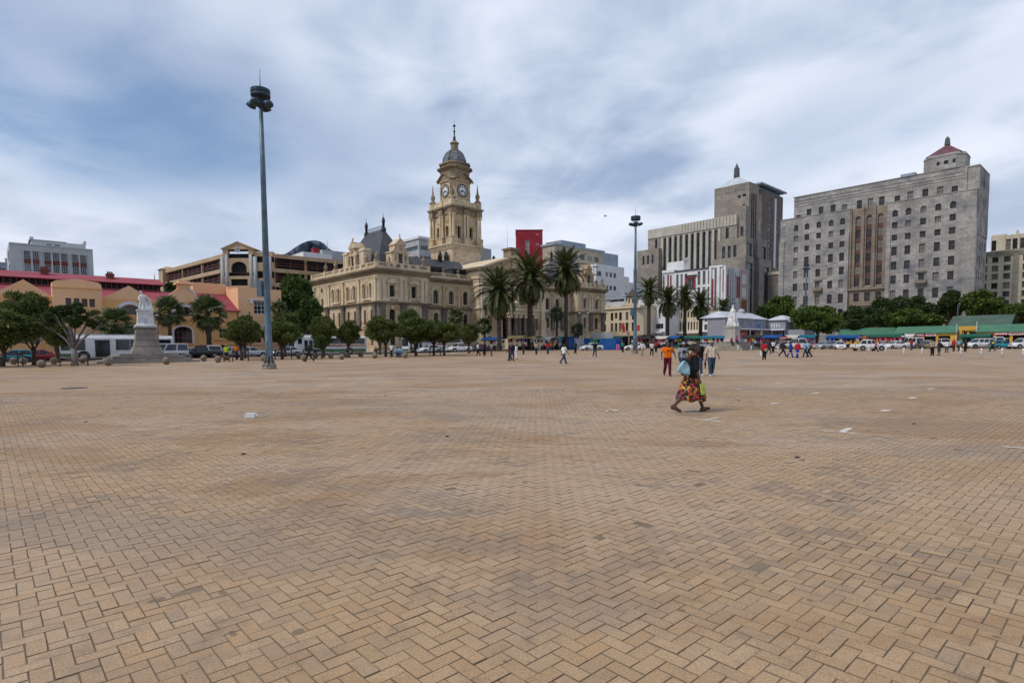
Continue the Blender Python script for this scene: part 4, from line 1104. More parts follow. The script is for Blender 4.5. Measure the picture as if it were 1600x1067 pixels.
# dials: white glass faces, dark rings, hour marks and hands at about twenty to four
dial = MB()
dial.lathe([(1.5,0),(1.5,.1)], 28)
ring = MB()
for k in range(28):
    a, b = 2*math.pi*k/28, 2*math.pi*(k+1)/28
    for r0, r1, z in ((1.38,1.66,.16),(.90,.98,.13)):
        ring.face([(r0*math.cos(a),r0*math.sin(a),z),(r1*math.cos(a),r1*math.sin(a),z),(r1*math.cos(b),r1*math.sin(b),z),(r0*math.cos(b),r0*math.sin(b),z)])
for k in range(12):
    xf = Matrix.Rotation(k*math.pi/6, 4, 'Z'); ring.xf = xf; ring.box(-.11, .11, .98, 1.36, .1, .15)
for an, l, w_ in ((-R(120), 1.2, .11), (-R(235), .85, .15)):
    ring.xf = Matrix.Rotation(an, 4, 'Z'); ring.box(-w_, w_, -.2, l, .16, .2)
ring.xf = None
dmesh, rmesh = dial.mesh('clock_face', [M['dial']]), ring.mesh('clock_hands', [M['iron']])
for k in range(4):
    mx_ = Matrix.Translation((TX, TY, 0)) @ Matrix.Rotation(k*math.pi/2, 4, 'Z') @ Matrix.Translation((0, -3.12, 42.0)) @ Matrix.Rotation(R(90), 4, 'X')
    for nm_, me_ in (('clock_face', dmesh), ('clock_hands', rmesh)): link(nm_, me_, two).matrix_local = mx_
ve = MB()
for dx_, dy_ in ((-5.4, -3.0), (5.6, -3.0), (9.0, -5.0)):
    ve.lathe([(.55,20.0),(.55,24.2),(.7,24.3),(.45,25.0),(.45,25.4),(.08,26.0)], 8, TX+dx_, TY+dy_)
ve.obj('roof_vent', M['iron'], hall)
cr_ = MB(); gable(cr_, CX0-2.0, CX1+2.0, 14.0, 24, 16.8, 21.8, along='x'); cr_.obj('roof', M['slate'], hall)
cb = MB(); cb.box(2, 69.5, 20.5, 40, .2, 17.0); cb.obj('rear_block', M['hall'], hall)

# ------------------------------------------------------------------ other buildings
def base_pt(u, Y, v=500):
    p = at(u, v, Y); return Vector((p.x, p.y, 0.0))
def bld(name, label, u, Y, rot, cat='building', group=None):
    return thing(name, label, cat, base_pt(u, Y), rot, group)
def shell(t, W, D, z0, z1, mat, ops=(), left_ops=(), right_ops=(), x0=0.0, y0=0.0, d=0.3, win=None, lwin=None, top=True, name='wall'):
    """four walls and a flat top, with windows of their own in the openings"""
    mb = MB()
    for kind, L, o in (('front', W, ops), ('left', D, left_ops), ('right', D, right_ops)):
        f = face_m(kind, W, D, x0, y0)
        mb.xf = f[0]
        mb.wall(0, L, z0, z1, 0, o, d)
        if o and win is not None: windows(t, o, f, 0, d, **win)
    mb.xf = None
    mb.face([(x0+W,y0+D,z0),(x0,y0+D,z0),(x0,y0+D,z1),(x0+W,y0+D,z1)])
    if top: mb.face([(x0,y0,z1),(x0+W,y0,z1),(x0+W,y0+D,z1),(x0,y0+D,z1)])
    return mb.obj(name, M[mat], t)
def cells(cols, rows, arch=False): return [(a, b, c, d, arch) for a, b in cols for c, d in rows]
def box_part(t, name, mat, *bx, top=None):
    mb = MB()
    for b in bx: mb.box(*b)
    return mb.obj(name, M[mat] if isinstance(mat, str) else mat, t)
def arch_band(mb, c, zc, r0, r1, y0, y1, n=12, rz=1.0, mi=0):
    for q in range(n):
        a, b = math.pi*q/n, math.pi*(q+1)/n
        mb.extr([(c+r0*math.cos(a), zc+rz*r0*math.sin(a)), (c+r1*math.cos(a), zc+rz*r1*math.sin(a)), (c+r1*math.cos(b), zc+rz*r1*math.sin(b)), (c+r0*math.cos(b), zc+rz*r0*math.sin(b))], y0, y1, mi)

# --- the orange library with red roofs
lib = thing('library', 'orange plastered library with gables, white arches and red metal roofs', 'library', grid(0, -8), ROT_A)
lo = [(-37.55,-35.2,2.35,4.75,0.7), (-43.95,-41.65,2.35,4.75,0.7), (-55.1,-52.8,2.35,4.75,0.7), (-58.6+1.2,-56.4,2.4,4.7,0.7)]
lun = [(c-1.35, c+1.35, 6.3, 7.6, 1.28) for c in (-53.9, -42.8, -36.1)]
LX0 = -64.0
w1 = MB(); wins_ = [(-31.45,-30.4,3.1,4.55)] + lo + lun + [(-30.85,-30.25,6.1,7.05), (-31.3,-30.5,.4,2.1)]
w1.wall(LX0, -51.2, .1, 8.35, 0, wins_, .35); w1.wall(-46.0, -33.4, .1, 8.35, 0, wins_, .35); w1.wall(-33.4, -28.6, .1, 7.3, 0, wins_, .35)
w1.face([(-33.4,9,.1),(LX0,9,.1),(LX0,9,8.3),(-33.4,9,8.3)])
w1.obj('wall', M['orange'], lib)
front_f = face_m('front')
windows(lib, [o for o in lo if o[0] > -57], front_f, 0, .35, 'garagered', 'glass', 4, 3, .1)
windows(lib, lun, front_f, 0, .35, 'garagered', 'glass', 4, 1, .1)
windows(lib, [(-31.45,-30.4,3.1,4.55), (-30.85,-30.25,6.1,7.05)], front_f, 0, .35, 'whitetrim', 'glass', 2, 2, .07)
box_part(lib, 'door', 'brickred', (-31.3,-30.5,.33,.4,.4,2.1))
gb = MB(); gb.extr([(LX0,8.35),(-60.0,8.35),(-62,9.6)], 0.0, 7.5); gb.obj('gable', M['peach'], lib)
gb = MB(); gb.extr([(-57.0,8.35),(-51.2,8.35),(-53.96,10.33)], 0.0, .45); gb.obj('gable', M['peach'], lib)
gb = MB(); gb.extr([(-46.0,8.35),(-39.95,8.35),(-42.81,10.27)], 0.0, .45); gb.obj('gable', M['peach'], lib)
gb = MB(); gb.extr([(-39.95,8.35),(-33.4,8.35),(-34.0,8.75),(-34.6,9.3),(-35.0,9.95),(-35.5,10.35),(-36.1,10.5),(-36.8,10.35),(-37.4,9.75),(-38.2,9.05)], 0.0, .45); gb.obj('gable', M['peach'], lib)
cp = MB()
for k, (a, b) in enumerate((((-34.0,8.75),(-34.6,9.3)), ((-34.6,9.3),(-35.0,9.95)), ((-35.0,9.95),(-35.5,10.35)))):
    cp.extr([a, (a[0]+.14,a[1]+.12), (b[0]+.14,b[1]+.12), b], -.12, .6)
cp.obj('gable_coping', M['whitetrim'], lib)
box_part(lib, 'chimney', 'peach', (-36.75,-35.2,-.1,1.2,10.35,10.85), (-37.1,-34.85,-.35,1.45,10.85,11.05), (-36.7,-35.2,-.05,1.2,11.05,11.4))
cbk = MB()
sl4 = [(c-.3, c+.3, 7.1, 8.2) for c in (-49.6,-48.75,-47.9,-47.1)]
cbk.wall(-51.2, -46.0, .1, 9.95, -.5, sl4, .45)
cbk.extr([(-51.2,9.95),(-46.0,9.95),(-46.05,10.15),(-46.4,10.4),(-47.2,10.5),(-48.6,10.72),(-50.0,10.5),(-50.8,10.4),(-51.15,10.15)], -.5, 1.2)
cbk.box(-51.2, -46.0, .0, 1.2, 8.3, 9.95)
for x, s in ((-51.2, 1), (-46.0, -1)): cbk.face([(x,-.5,.1),(x,0.02,.1),(x,0.02,9.95),(x,-.5,9.95)][::s])
cbk.obj('central_bay', M['peach'], lib)
windows(lib, sl4, front_f, -.5, .45, 'garagered', 'glass', 1, 1, .06)
box_part(lib, 'moulding', 'orange', (-51.3,-45.9,-.62,-.5,9.45,9.6), (-50.2,-46.6,-.6,-.5,6.85,7.0), (-51.3,-45.9,-.62,-.5,5.7,5.9))
box_part(lib, 'string_course', 'orange', (LX0,-51.3,-.12,0,5.68,5.9), (-45.9,-33.4,-.12,0,5.68,5.9), (-33.4,-28.6,-.12,0,5.68,5.9), (-34.0,-21.9,-.1,0,2.05,2.2), (-46,-34.1,-.1,0,2.05,2.2), (-32.2,-29.8,-.15,0,4.8,4.95), (-32.2,-29.8,-.15,0,2.75,2.9))
text_part('lettering', 'LIBRARY', .52, M['letter'], lib, (-46.75, -.53, 6.32), (R(90), 0, 0), .02, 'RIGHT')
def white_part(fn): q = MB(); fn(q); q.obj('white_arch', M['whitetrim'], lib)
for c in (-53.9, -42.8, -36.1): white_part(lambda q: arch_band(q, c, 6.32, 1.38, 1.78, -.14, 0))
for c, w_ in ((-36.38,1.18), (-42.8,1.15), (-53.95,1.15)): white_part(lambda q: (arch_band(q, c, 4.05, w_, w_+.22, -.12, 0, rz=.62), q.box(c-w_-.22, c-w_, -.12, 0, 2.3, 4.05), q.box(c+w_, c+w_+.22, -.12, 0, 2.3, 4.05)))
for c in (-25.75, -24.45, -23.1): white_part(lambda q: arch_band(q, c, 4.85, .45, .62, -.1, 0))
box_part(lib, 'window_hood', 'whitetrim', (-26.9,-23.8,-.3,0,9.05,9.25), (-26.9,-26.55,-.29,0,8.5,9.05))
# right hand block
bl = MB(); bo = [(-26.25,-24.5,6.9,8.95)] + [(c-.45, c+.45, 2.4, 5.3, True) for c in (-25.75,-24.45,-23.1)]
bl.wall(-28.6, -21.95, .1, 10.9, 0, bo, .35)
for kind in ('left', 'right'):
    f = face_m(kind, 6.65, 11, -28.6, 0); bl.xf = f[0]; bl.wall(0, 11, .1, 10.9, 0)
bl.xf = None
bl.face([(-28.6,0,10.9),(-21.95,0,10.9),(-21.95,11,10.9),(-28.6,11,10.9)])
bl.box(-33.4,-28.6,6.0,14,.1,11.9); bl.box(-28.6,-22.0,5.0,14,10.9,11.45)
bl.extr([(-33.4,7.3),(-28.6,7.3),(-28.6,7.35),(-33.4,7.35)], 0, .4)
bl.obj('corner_block', M['peach'], lib)
windows(lib, bo[:1], front_f, 0, .35, 'whitetrim', 'glass', 3, 3, .1); windows(lib, bo[1:], front_f, 0, .35, 'garagered', 'glass', 2, 3, .07)
sg = MB()
for k in range(6): sg.box(-22.45,-22.15,-.06,0,8.0+k*.26,8.2+k*.26)
sg.obj('sign_plate', M['letter'], lib)
rf = MB()
def slope(mb, x0, x1, ya, za, yb, zb, t=.12):
    mb.face([(x0,ya,za),(x1,ya,za),(x1,yb,zb),(x0,yb,zb)]); mb.face([(x0,ya,za-t),(x0,yb,zb-t),(x1,yb,zb-t),(x1,ya,za-t)])
    mb.face([(x0,ya,za-t),(x1,ya,za-t),(x1,ya,za),(x0,ya,za)]); mb.face([(x1,ya,za-t),(x1,yb,zb-t),(x1,yb,zb),(x1,ya,za)]); mb.face([(x0,yb,zb-t),(x0,ya,za-t),(x0,ya,za),(x0,yb,zb)])
slope(rf, LX0, -36.0, .46, 8.25, 7.6, 10.35)
slope(rf, -35.2, -28.4, -.3, 7.3, 5.9, 10.2)
for c, zt in ((-53.96, 10.25), (-42.81, 10.18), (-36.2, 9.6)):
    gable(rf, c-2.9, c+2.9, .46, 7.2, 8.25, zt)
rf.obj('lower_roof', M['redroof'], lib)
cl_ = MB(); cl_.box(LX0, -37.5, 7.6, 14, 10.0, 11.35)
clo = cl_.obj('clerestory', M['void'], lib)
mu = MB()
for k in range(40): mu.box(LX0+.4+k*.66, LX0+.47+k*.66, 7.52, 7.6, 10.35, 11.3)
mu.box(LX0, -37.45, 7.5, 7.6, 10.3, 10.42)
mu.obj('mullion_row', M['garagered'], clo)
r2 = MB(); slope(r2, LX0, -37.0, 6.9, 11.3, 10.8, 12.45); slope(r2, -37.0, LX0, 14.7, 11.3, 10.8, 12.45)
r2.face([(-37.0,6.9,11.2),(-37.0,14.7,11.2),(-37.0,10.8,12.4)])
r2.lathe([(.06,12.4),(.05,13.0),(.01,13.4)], 5, -37.6, 10.8)
r2.obj('upper_roof', M['redroof'], lib)
for x, pots in ((-51.2, 0), (-43.6, 3)):
    ck = MB(); ck.box(x-.45, x+.45, 9.2, 10.0, 11.5, 13.1 if pots == 0 else 12.75); ck.box(x-.55, x+.55, 9.1, 10.1, 12.5, 12.65)
    for q in range(pots): ck.lathe([(.1,12.75),(.12,13.05)], 6, x-.25+q*.25, 9.6)
    ck.obj('chimney', M['brickred'], lib)
dp = MB()
for x in (-56.3, -28.75, -27.0): dp.tube([(x,-.1,7.2),(x,-.1,.3)], .06, 5)
dp.obj('drainpipe', M['wood'], lib)

# --- pale office block behind the library
off = bld('office_block', 'pale grey office block with brick panels rising behind the red library roof', 21, 112, ROT_A)
cols = [(2.1,3.1),(3.4,4.4),(5.2,6.2),(6.5,7.55),(7.8,8.85),(9.6,10.65),(10.9,11.95)]
oo = cells(cols, [(19.3,20.8),(16.8,18.3),(14.3,15.8),(11.8,13.3)])
shell(off, 13.1, 15, .2, 22.1, 'officewall', oo, [(7.5,14.2,4,18.3),(7.5,14.2,18.8,20.9)], win=dict(frame='whitetrim', gl='glass', nx=3, nz=3, fw=.06, single=True), top=True)
sp_ = MB()
for a, b in cols:
    for z in (18.32, 15.82, 13.32): sp_.box(a, b, -.03, .2, z, z+.95)
sp_.obj('brick_panel', M['brickred'], off)
fi = MB()
for a, b in ((3.1,3.4),(4.4,4.5),(2.0,2.1),(6.2,6.5),(7.55,7.8),(5.1,5.2),(8.85,8.95),(10.65,10.9),(9.5,9.6),(11.95,12.05)): fi.box(a+.05, b-.02, -.25, 0, 4, 20.9)
fi.box(.0, 13.1, -.12, 0, 21.9, 22.15); fi.obj('wall_fin', M['officewall'], off)
shell(off, 8.9, 6, 22.1, 23.7, 'officewall', cells([(2.4,3.2),(3.7,4.6)], [(22.5,23.2)]), x0=3.6, y0=5, win=dict(frame='whitetrim', single=True, fw=.06), name='penthouse')
box_part(off, 'parapet', 'officewall', (3.4,4.0,4.8,11,23.7,24.3), (12.2,12.6,4.8,11,23.7,24.4), (3.4,9.3,4.7,11.2,23.7,23.85))
fo = bld('far_office', 'small grey block at the left edge behind the red roof', -30, 150, ROT_A)
shell(fo, 9.3, 10, .2, 24.2, 'concblue', cells([(4.0,5.5),(6.0,7.5),(7.8,9.0)], [(19.5,20.7),(21.8,23.0)]), win=dict(frame='conc', single=True))
box_part(fo, 'parapet', 'conc', (-.2,9.5,-.2,10.2,24.2,24.5), (5.5,6.5,3,4,24.5,26.0))

# --- multi storey parking garage
gar = bld('parking_garage', 'tan multi storey parking garage with gabled corner and dark open decks', 353, 135, 0.0)
LROT = math.atan2(-.671, .741)
lw = Matrix.Rotation(LROT, 4, 'Z')
def garage_wing(name, xf, x0, x1, D, pil):
    ban, voi, rail = MB(xf), MB(xf), MB(xf)
    for z in (22.6, 19.25, 15.9, 12.6): ban.box(x0, x1, 0, D, z-.1, z+.8)
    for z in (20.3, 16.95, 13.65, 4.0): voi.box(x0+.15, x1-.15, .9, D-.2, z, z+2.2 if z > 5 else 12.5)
    for z in (21.35, 20.75, 18.0, 17.4, 14.7): rail.box(x0, x1, .06, .14, z, z+.09)
    for x in pil: ban.box(x-.28, x+.28, .35, .8, 4, 22.6)
    for k in range(int((x1-x0)/3.3)):
        rr_ = random.Random(k); rail.box(x0+1+k*3.3, x0+1.12+k*3.3, .5, .62, 15.9, 22.5)
    a = ban.obj(name, M['garage'], gar); voi.obj('parking_deck', M['void'], a); rail.obj('guard_rail', M['garagered'], a)
    return a
garage_wing('left_wing', lw, -42, 0, 30, (-41.5, -28, -14.5, -3.0))
box_part(gar, 'stair_turret', 'garage').matrix_local = lw
tt = MB(lw); tt.box(-43.6,-40.2,-.6,3.4,4,23.6); tt.taper(-44.0,-39.8,-1.0,3.8,23.6,24.5,.3); tt.obj('stair_turret', M['garage'], gar)
bpy.data.objects.remove([o for o in bpy.data.objects if o.parent == gar and o.name.startswith('stair_turret') and len(o.data.vertices) == 0][0])
gf = MB(); arch_o = [(1.75,5.35,19.0,21.5,1.4)]
gf.wall(0, 7.1, 19.0, 22.3, -.25, arch_o, .5); gf.face([(0,-.25,22.3),(7.1,-.25,22.3),(7.1,.6,22.3),(0,.6,22.3)])
gf.wall(0, 7.1, 15.4, 18.2, -.25, [(1.6,5.5,16.0,17.5)], .5); gf.face([(0,-.25,18.2),(7.1,-.25,18.2),(7.1,.6,18.2),(0,.6,18.2)])
gf.wall(0, 7.1, 4, 15.4, -.25); gf.extr([(-.2,24.3),(7.3,24.3),(3.55,25.9)], -.5, 3.0); gf.box(0,1.2,-.4,.6,23.1,24.3); gf.box(5.9,7.1,-.4,.6,23.1,24.3)
gf.box(7.1,11.4,-.1,1,22.7,23.75); gf.box(7.1,11.4,-.1,1,19.3,21.3); gf.box(7.1,11.4,-.1,1,15.9,17.7); gf.box(7.1,11.4,-.1,1,4,14.6)
gfo = gf.obj('gabled_corner', M['garage'], gar)
rk = MB()
for sx in (-1, 1):
    rk.xf = Matrix.Translation((3.55, 0, 26.1)) @ Matrix.Rotation(sx*math.atan2(1.6, 3.75), 4, 'Y'); L2 = 4.2
    rk.box(min(0,sx*L2), max(0,sx*L2), -.75, 3.2, -.22, 0)
rk.obj('gable_coping', M['garage'], gfo)
md = MB(Matrix.Translation((3.55, -.5, 24.15)) @ Matrix.Rotation(R(90), 4, 'X')); md.lathe([(.62,0),(.62,.15),(.4,.16),(.4,.05)], 16, capb=False); md.box(-.05,.05,-.55,1.3,.1,.2); md.obj('gable_medallion', M['conc'], gfo)
vd = MB(); vd.box(.1, 11.3, .5, 8, 4, 23.4); vd.obj('parking_deck', M['void'], gfo)
gc = MB()
for x in (-.25, .75, 6.35, 7.35, 10.7): gc.lathe([(.42,14),(.42,22.6 if x in (-.25, 7.35, 10.7) else 23.1)], 10, x, -.1)
gc.obj('round_column', M['conc'], gfo)
rw = Matrix.Translation((11.2, .3, 0)) @ Matrix.Rotation(ROT_A, 4, 'Z')
rwo = garage_wing('right_wing', rw, 0, 24, 24, (.4, 8, 16))
sr = MB(rw); sr.face([(0,0,21.8),(24,0,21.8),(24,3.2,23.3),(0,3.2,23.3)]); sr.box(0,24,3.2,20,21.5,23.25); sr.face([(0,0,21.8),(0,3.2,23.3),(0,3.2,21.8)])
sr.obj('sloped_roof', M['slate'], rwo)

# --- mountain far behind
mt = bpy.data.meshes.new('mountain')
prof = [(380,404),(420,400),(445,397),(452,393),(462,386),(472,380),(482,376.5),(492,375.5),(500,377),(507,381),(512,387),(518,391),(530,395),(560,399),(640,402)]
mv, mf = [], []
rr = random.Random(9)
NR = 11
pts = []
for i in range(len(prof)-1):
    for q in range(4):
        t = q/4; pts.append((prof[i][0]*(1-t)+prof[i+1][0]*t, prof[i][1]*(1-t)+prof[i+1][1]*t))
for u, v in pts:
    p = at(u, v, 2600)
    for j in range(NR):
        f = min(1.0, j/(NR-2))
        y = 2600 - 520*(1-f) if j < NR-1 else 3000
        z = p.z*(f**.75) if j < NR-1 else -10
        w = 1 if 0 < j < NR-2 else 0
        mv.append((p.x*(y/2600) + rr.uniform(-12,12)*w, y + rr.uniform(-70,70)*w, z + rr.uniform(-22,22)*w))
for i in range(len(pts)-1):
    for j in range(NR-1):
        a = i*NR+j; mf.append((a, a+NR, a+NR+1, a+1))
mt.from_pydata(mv, [], mf); mt.materials.append(M['hazed_rock'])
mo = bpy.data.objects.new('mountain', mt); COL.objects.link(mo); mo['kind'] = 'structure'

# --- roofs beyond the garage
b = bld('white_block', 'white windowless block with a red box on its roof beyond the garage', 477, 205, ROT_A)
shell(b, 10.5, 12, .2, 35.2, 'white'); box_part(b, 'roof_box', 'redtower', (4.6,7.0,2,4,35.2,37.3)); box_part(b, 'roof_wedge', 'white', (7.0,8.0,2,4,35.2,36.2))
b = bld('grey_block', 'grey block with a row of pink windows left of the hall roof', 506, 215, ROT_A)
shell(b, 9.5, 12, .2, 37.5, 'conc', cells([(k*.9+.5, k*.9+1.1) for k in range(10)], [(32.0,33.6)]), win=dict(frame='pink', gl='glass2', single=True, fw=.06, nx=1, nz=1))
an = MB(); an.tube([(4.0,4,37.4),(4.0,4,42.5)], [.12,.04], 5)
for k in range(5): an.tube([(3.6,4,38+k*.8),(4.4,4,38+k*.8)], .04, 4)
an.obj('antenna', M['conc'], b)
b = bld('glass_band_block', 'white office block with bluish ribbon windows between the mansard roof and tower', 656.5, 195, ROT_A)
shell(b, 14, 16, .2, 37.6, 'conc', [(.6,13.6,34.0,35.4),(.6,13.6,30.6,32.0)], [(.6,15.4,34.0,35.4),(.6,15.4,30.6,32.0)], win=dict(frame='conc', gl='glassblue', nx=12, nz=1, fw=.09, single=True)); box_part(b, 'parapet', 'white', (-.4,14.4,-.4,16.4,37.6,38.4))
b = bld('plant_room', 'pale ribbed box roof standing just right of the clock tower', 752, 190, ROT_A)
shell(b, 4.6, 5, 20, 33.6, 'conc'); rb_ = MB()
for k in range(9): rb_.box(.2+k*.5, .3+k*.5, -.08, 0, 26, 33.4)
rb_.obj('rib', M['conc'], b)
b = bld('red_tower_block', 'bright red windowless tower block with one strip of white framed windows', 807, 215, 0.0)
shell(b, 9.8, 9, .2, 44.0, 'redtower', [(3.5,4.9,34.2,40.4),(7.4,8.4,38.6,39.3),(7.4,8.4,42.2,42.7)], win=dict(frame='whitetrim', gl='glass', nx=3, nz=6, fw=.1, single=True)); box_part(b, 'parapet', 'red', (-.15,9.95,-.15,9.15,44.0,44.25))
b = bld('tan_block', 'tan office block with two rows of square windows beside the red tower', 867, 205, ROT_A)
shell(b, 27, 6, .2, 37.0, 'tan', cells([(1.3+k*4.1, 3.9+k*4.1) for k in range(6)], [(33.0,35.0),(28.6,30.6),(24.2,26.2)]), win=dict(frame='conc', gl='glass', nx=2, nz=1, fw=.12, single=True)); box_part(b, 'roof_slab', 'concblue', (-.5,27.5,-.5,6.5,37.0,37.6))
b = bld('blue_grey_block', 'stepped blue grey service block above white building right of the tan block', 917, 222, ROT_A)
shell(b, 18, 14, .2, 35.5, 'concblue'); box_part(b, 'upper_step', 'concblue', (10,22,2,12,30,38.4), (-10,4,4,12,35.5,41)); 
shell(b, 4.0, 10, .2, 33.6, 'concblue', cells([(.5,1.5),(2.2,3.4)], [(30,31),(27.5,28.5),(25,26)]), x0=22, y0=2, win=dict(frame='conc', single=True), name='stair_block')
b = bld('white_flats', 'white block with small dark windows behind right end of the city hall', 931, 200, ROT_A)
shell(b, 16, 14, .2, 29.6, 'white', cells([(.6,3.0),(5.2,6.8),(7.6,9.0),(9.8,11.4)], [(25.5,27.2),(21.0,22.6)]), win=dict(frame='conc', gl='glass', nx=2, nz=1, fw=.1, single=True))
fe = MB()
for k in range(4):
    z = 20.5+k*2.6; fe.box(-2.6, .0, -1.2, -1.1, z, z+.1); fe.box(-2.6, 0, -1.2, -.1, z-.1, z-.05); fe.box(-2.6,-2.5,-1.2,-1.1,18,z+1)
fe.obj('fire_escape', M['iron'], b)
b = bld('white_stepped_block', 'long white stepped block with scattered dark windows left of the right mast', 960, 215, ROT_A)
shell(b, 9, 14, .2, 27.4, 'white', cells([(.5,2.0),(2.8,4.3),(6.6,7.8)], [(20.0,21.4),(23.6,24.0),(16.4,17.8)]), win=dict(frame='conc', single=True, fw=.1))
shell(b, 13, 13, .2, 25.6, 'white', cells([(1.2,4.6),(7.0,8.6)], [(20.0,22.0),(16,17.6)]), x0=9, y0=1, win=dict(frame='conc', single=True, fw=.1), name='lower_wall')

# --- cream corner building with onion turret, and its neighbours
b = bld('cream_corner_building', 'cream two storey corner building with small dark onion turret', 990, 172, ROT_B)
cops = cells([(-8.5,-7.5),(-6.9,-6.0),(-5.35,-4.3),(-2.9,-1.9),(-.7,.0)], [(5.8,8.35)]) + cells([(-8.5,-7.5),(-5.35,-4.3),(-2.9,-1.9),(-.7,.0)], [(9.1,11.5)]) + [(-6.9,-6.0,9.7,11.5), (-11.3,-10.3,5.8,8.2,True), (-11.3,-10.3,9.1,11.5,True)]
cw = MB(); cw.wall(-16, .4, 4.6, 12.6, 0, cops, .3); windows(b, cops, front_f, 0, .3, 'wood', 'glass', 2, 2, .09, True)
cw.prism([(.4,0),(2.4,1.6),(2.4,10),(.4,10)], 4.6, 12.6); cw.face([(-16,0,12.6),(.4,0,12.6),(.4,10,12.6),(-16,10,12.6)])
cw.box(-16, 2.4, 9.98, 10.0, 4.6, 12.6)
cw.obj('wall', M['cream'], b)
f_r = face_m('right', 0, 0, 2.4, 1.6); cx2 = MB(f_r[0]); rops = cells([(1.2,2.0),(3.2,4.0),(5.4,6.2)], [(5.8,8.2),(9.1,11.4)]); cx2.wall(0, 8.4, 4.6, 12.6, -.02, rops, .3); cx2.obj('side_wall', M['cream'], b); windows(b, rops, f_r, -.02, .3, 'wood', 'glass', 2, 2, .09, True)
box_part(b, 'cornice', 'cream', (-16.3,2.6,-.4,10.3,12.6,12.95), (-16.1,2.5,-.2,10.1,12.95,13.4), (-12,-8.9,-.3,.4,13.4,13.9), (-4.5,.9,-.3,.5,13.4,14.0), (-16,-12.2,0,3,13.4,15.3))
box_part(b, 'ground_floor', 'void', (-15.8,2.2,.6,9.8,.8,4.3)); box_part(b, 'veranda', 'cream', (-16.2,3.0,-2.2,.0,4.3,4.65), *[(x,x+.35,-2.1,-1.8,.8,4.3) for x in (-16,-12,-8,-4.2,-.4,2.6)])
rl = MB(); 
for k in range(60): rl.box(-16+k*.32, -15.96+k*.32, -2.1, -2.05, 4.65, 5.5)
rl.box(-16.1,3.0,-2.12,-2.04,5.5,5.56); rl.obj('balcony_rail', M['iron'], b)
tu = MB(); tu.prism([(-3.6+3.3*math.cos(a)*.5+1.9, 1.6+3.3*math.sin(a)*.5) for a in [k*math.pi/4+math.pi/8 for k in range(8)]], 13.4, 16.0)
tuo = tu.obj('turret', M['cream'], b)
tl = MB(); tl.lathe([(2.05,15.9),(2.1,16.1),(1.7,16.35),(1.5,16.8),(1.05,17.3),(.5,17.7),(.2,18.2),(.04,19.0)], 12, -1.7, 1.6); tl.obj('onion_roof', M['wood'], tuo)
tv = MB()
for k in range(8):
    tv.xf = Matrix.Translation((-1.7, 1.6, 0)) @ Matrix.Rotation(k*math.pi/4, 4, 'Z'); tv.box(-.24,.24,-1.56,-1.5,14.1,15.3)
tv.obj('turret_opening', M['void'], tuo)
box_part(b, 'roof', 'greyroof', (-12,-4,2,9,13.4,15.0))
for x, z, c in ((-2.4, 7.3, 'stall_sign'), (-2.2, 6.3, 'stall_sign'), (3.0, 6.6, 'stall_sign')):
    box_part(b, 'hanging_banner', c, (x-.45, x+.45, -1.9, -1.8, z-.9, z+.8))
bn = bld('carport_roof', 'dark flat canopy roofs behind the cream corner building', 944, 190, ROT_B)
box_part(bn, 'canopy', 'concblue', (-2,9,0,6,16.4,16.8), (5,14,2,8,17.2,17.6)); box_part(bn, 'dark_wall', 'void', (-2,14,6,7,10,16.4)); box_part(bn, 'post', 'conc', (0,.4,0,.4,0,16.4), (8,8.4,0,.4,0,16.4), (4,4.4,2,2.4,0,17.2))
b = bld('white_shop_building', 'plain white building with ribbon window behind the tallest row palm', 1010, 178, ROT_B)
wo_ = [(-.9,-.1,9.4,11.0),(2.5,3.1,9.4,10.8),(4.4,5.0,9.4,10.8),(1.4,6.0,6.4,8.0),(1.4,6.0,2.6,4.6)]
shell(b, 9.6, 12, .6, 15.6, 'white', [(o[0]+3, o[1]+3, o[2], o[3]) for o in wo_], x0=-3, win=dict(frame='conc', gl='glass2', nx=4, nz=1, fw=.08, single=True)); box_part(b, 'canopy', 'white', (-3,6.6,-1.8,0,5.2,5.6))
b = bld('cream_strip_building', 'low cream building with tall slit windows behind the row of palms', 1050, 180, ROT_B)
so_ = cells([(-.2+k*.95, .3+k*.95) for k in range(10)], [(6.0,8.5)]) + cells([(.9+k*1.1, 1.4+k*1.1) for k in range(7)], [(9.8,11.6)])
shell(b, 11.6, 12, .6, 13.0, 'cream', [(o[0]+1.7, o[1]+1.7, o[2], o[3]) for o in so_], x0=-1.7, win=dict(frame='wood', gl='glass', nx=1, nz=2, fw=.06, single=True)); box_part(b, 'canopy', 'white', (-1.8,10,-1.8,0,5.0,5.4)); box_part(b, 'parapet', 'cream', (-1.8,10,-.15,.2,12.7,13.2))
shell(b, 6.0, 10, .6, 11.2, 'white', cells([(.6,1.6),(2.6,3.6)], [(5.9,7.6),(8.4,9.8)]), x0=9.95, y0=.6, win=dict(frame='conc', single=True), name='white_annexe'); box_part(b, 'awning', 'white', (9.95,16,-1.4,.6,5.3,5.7))
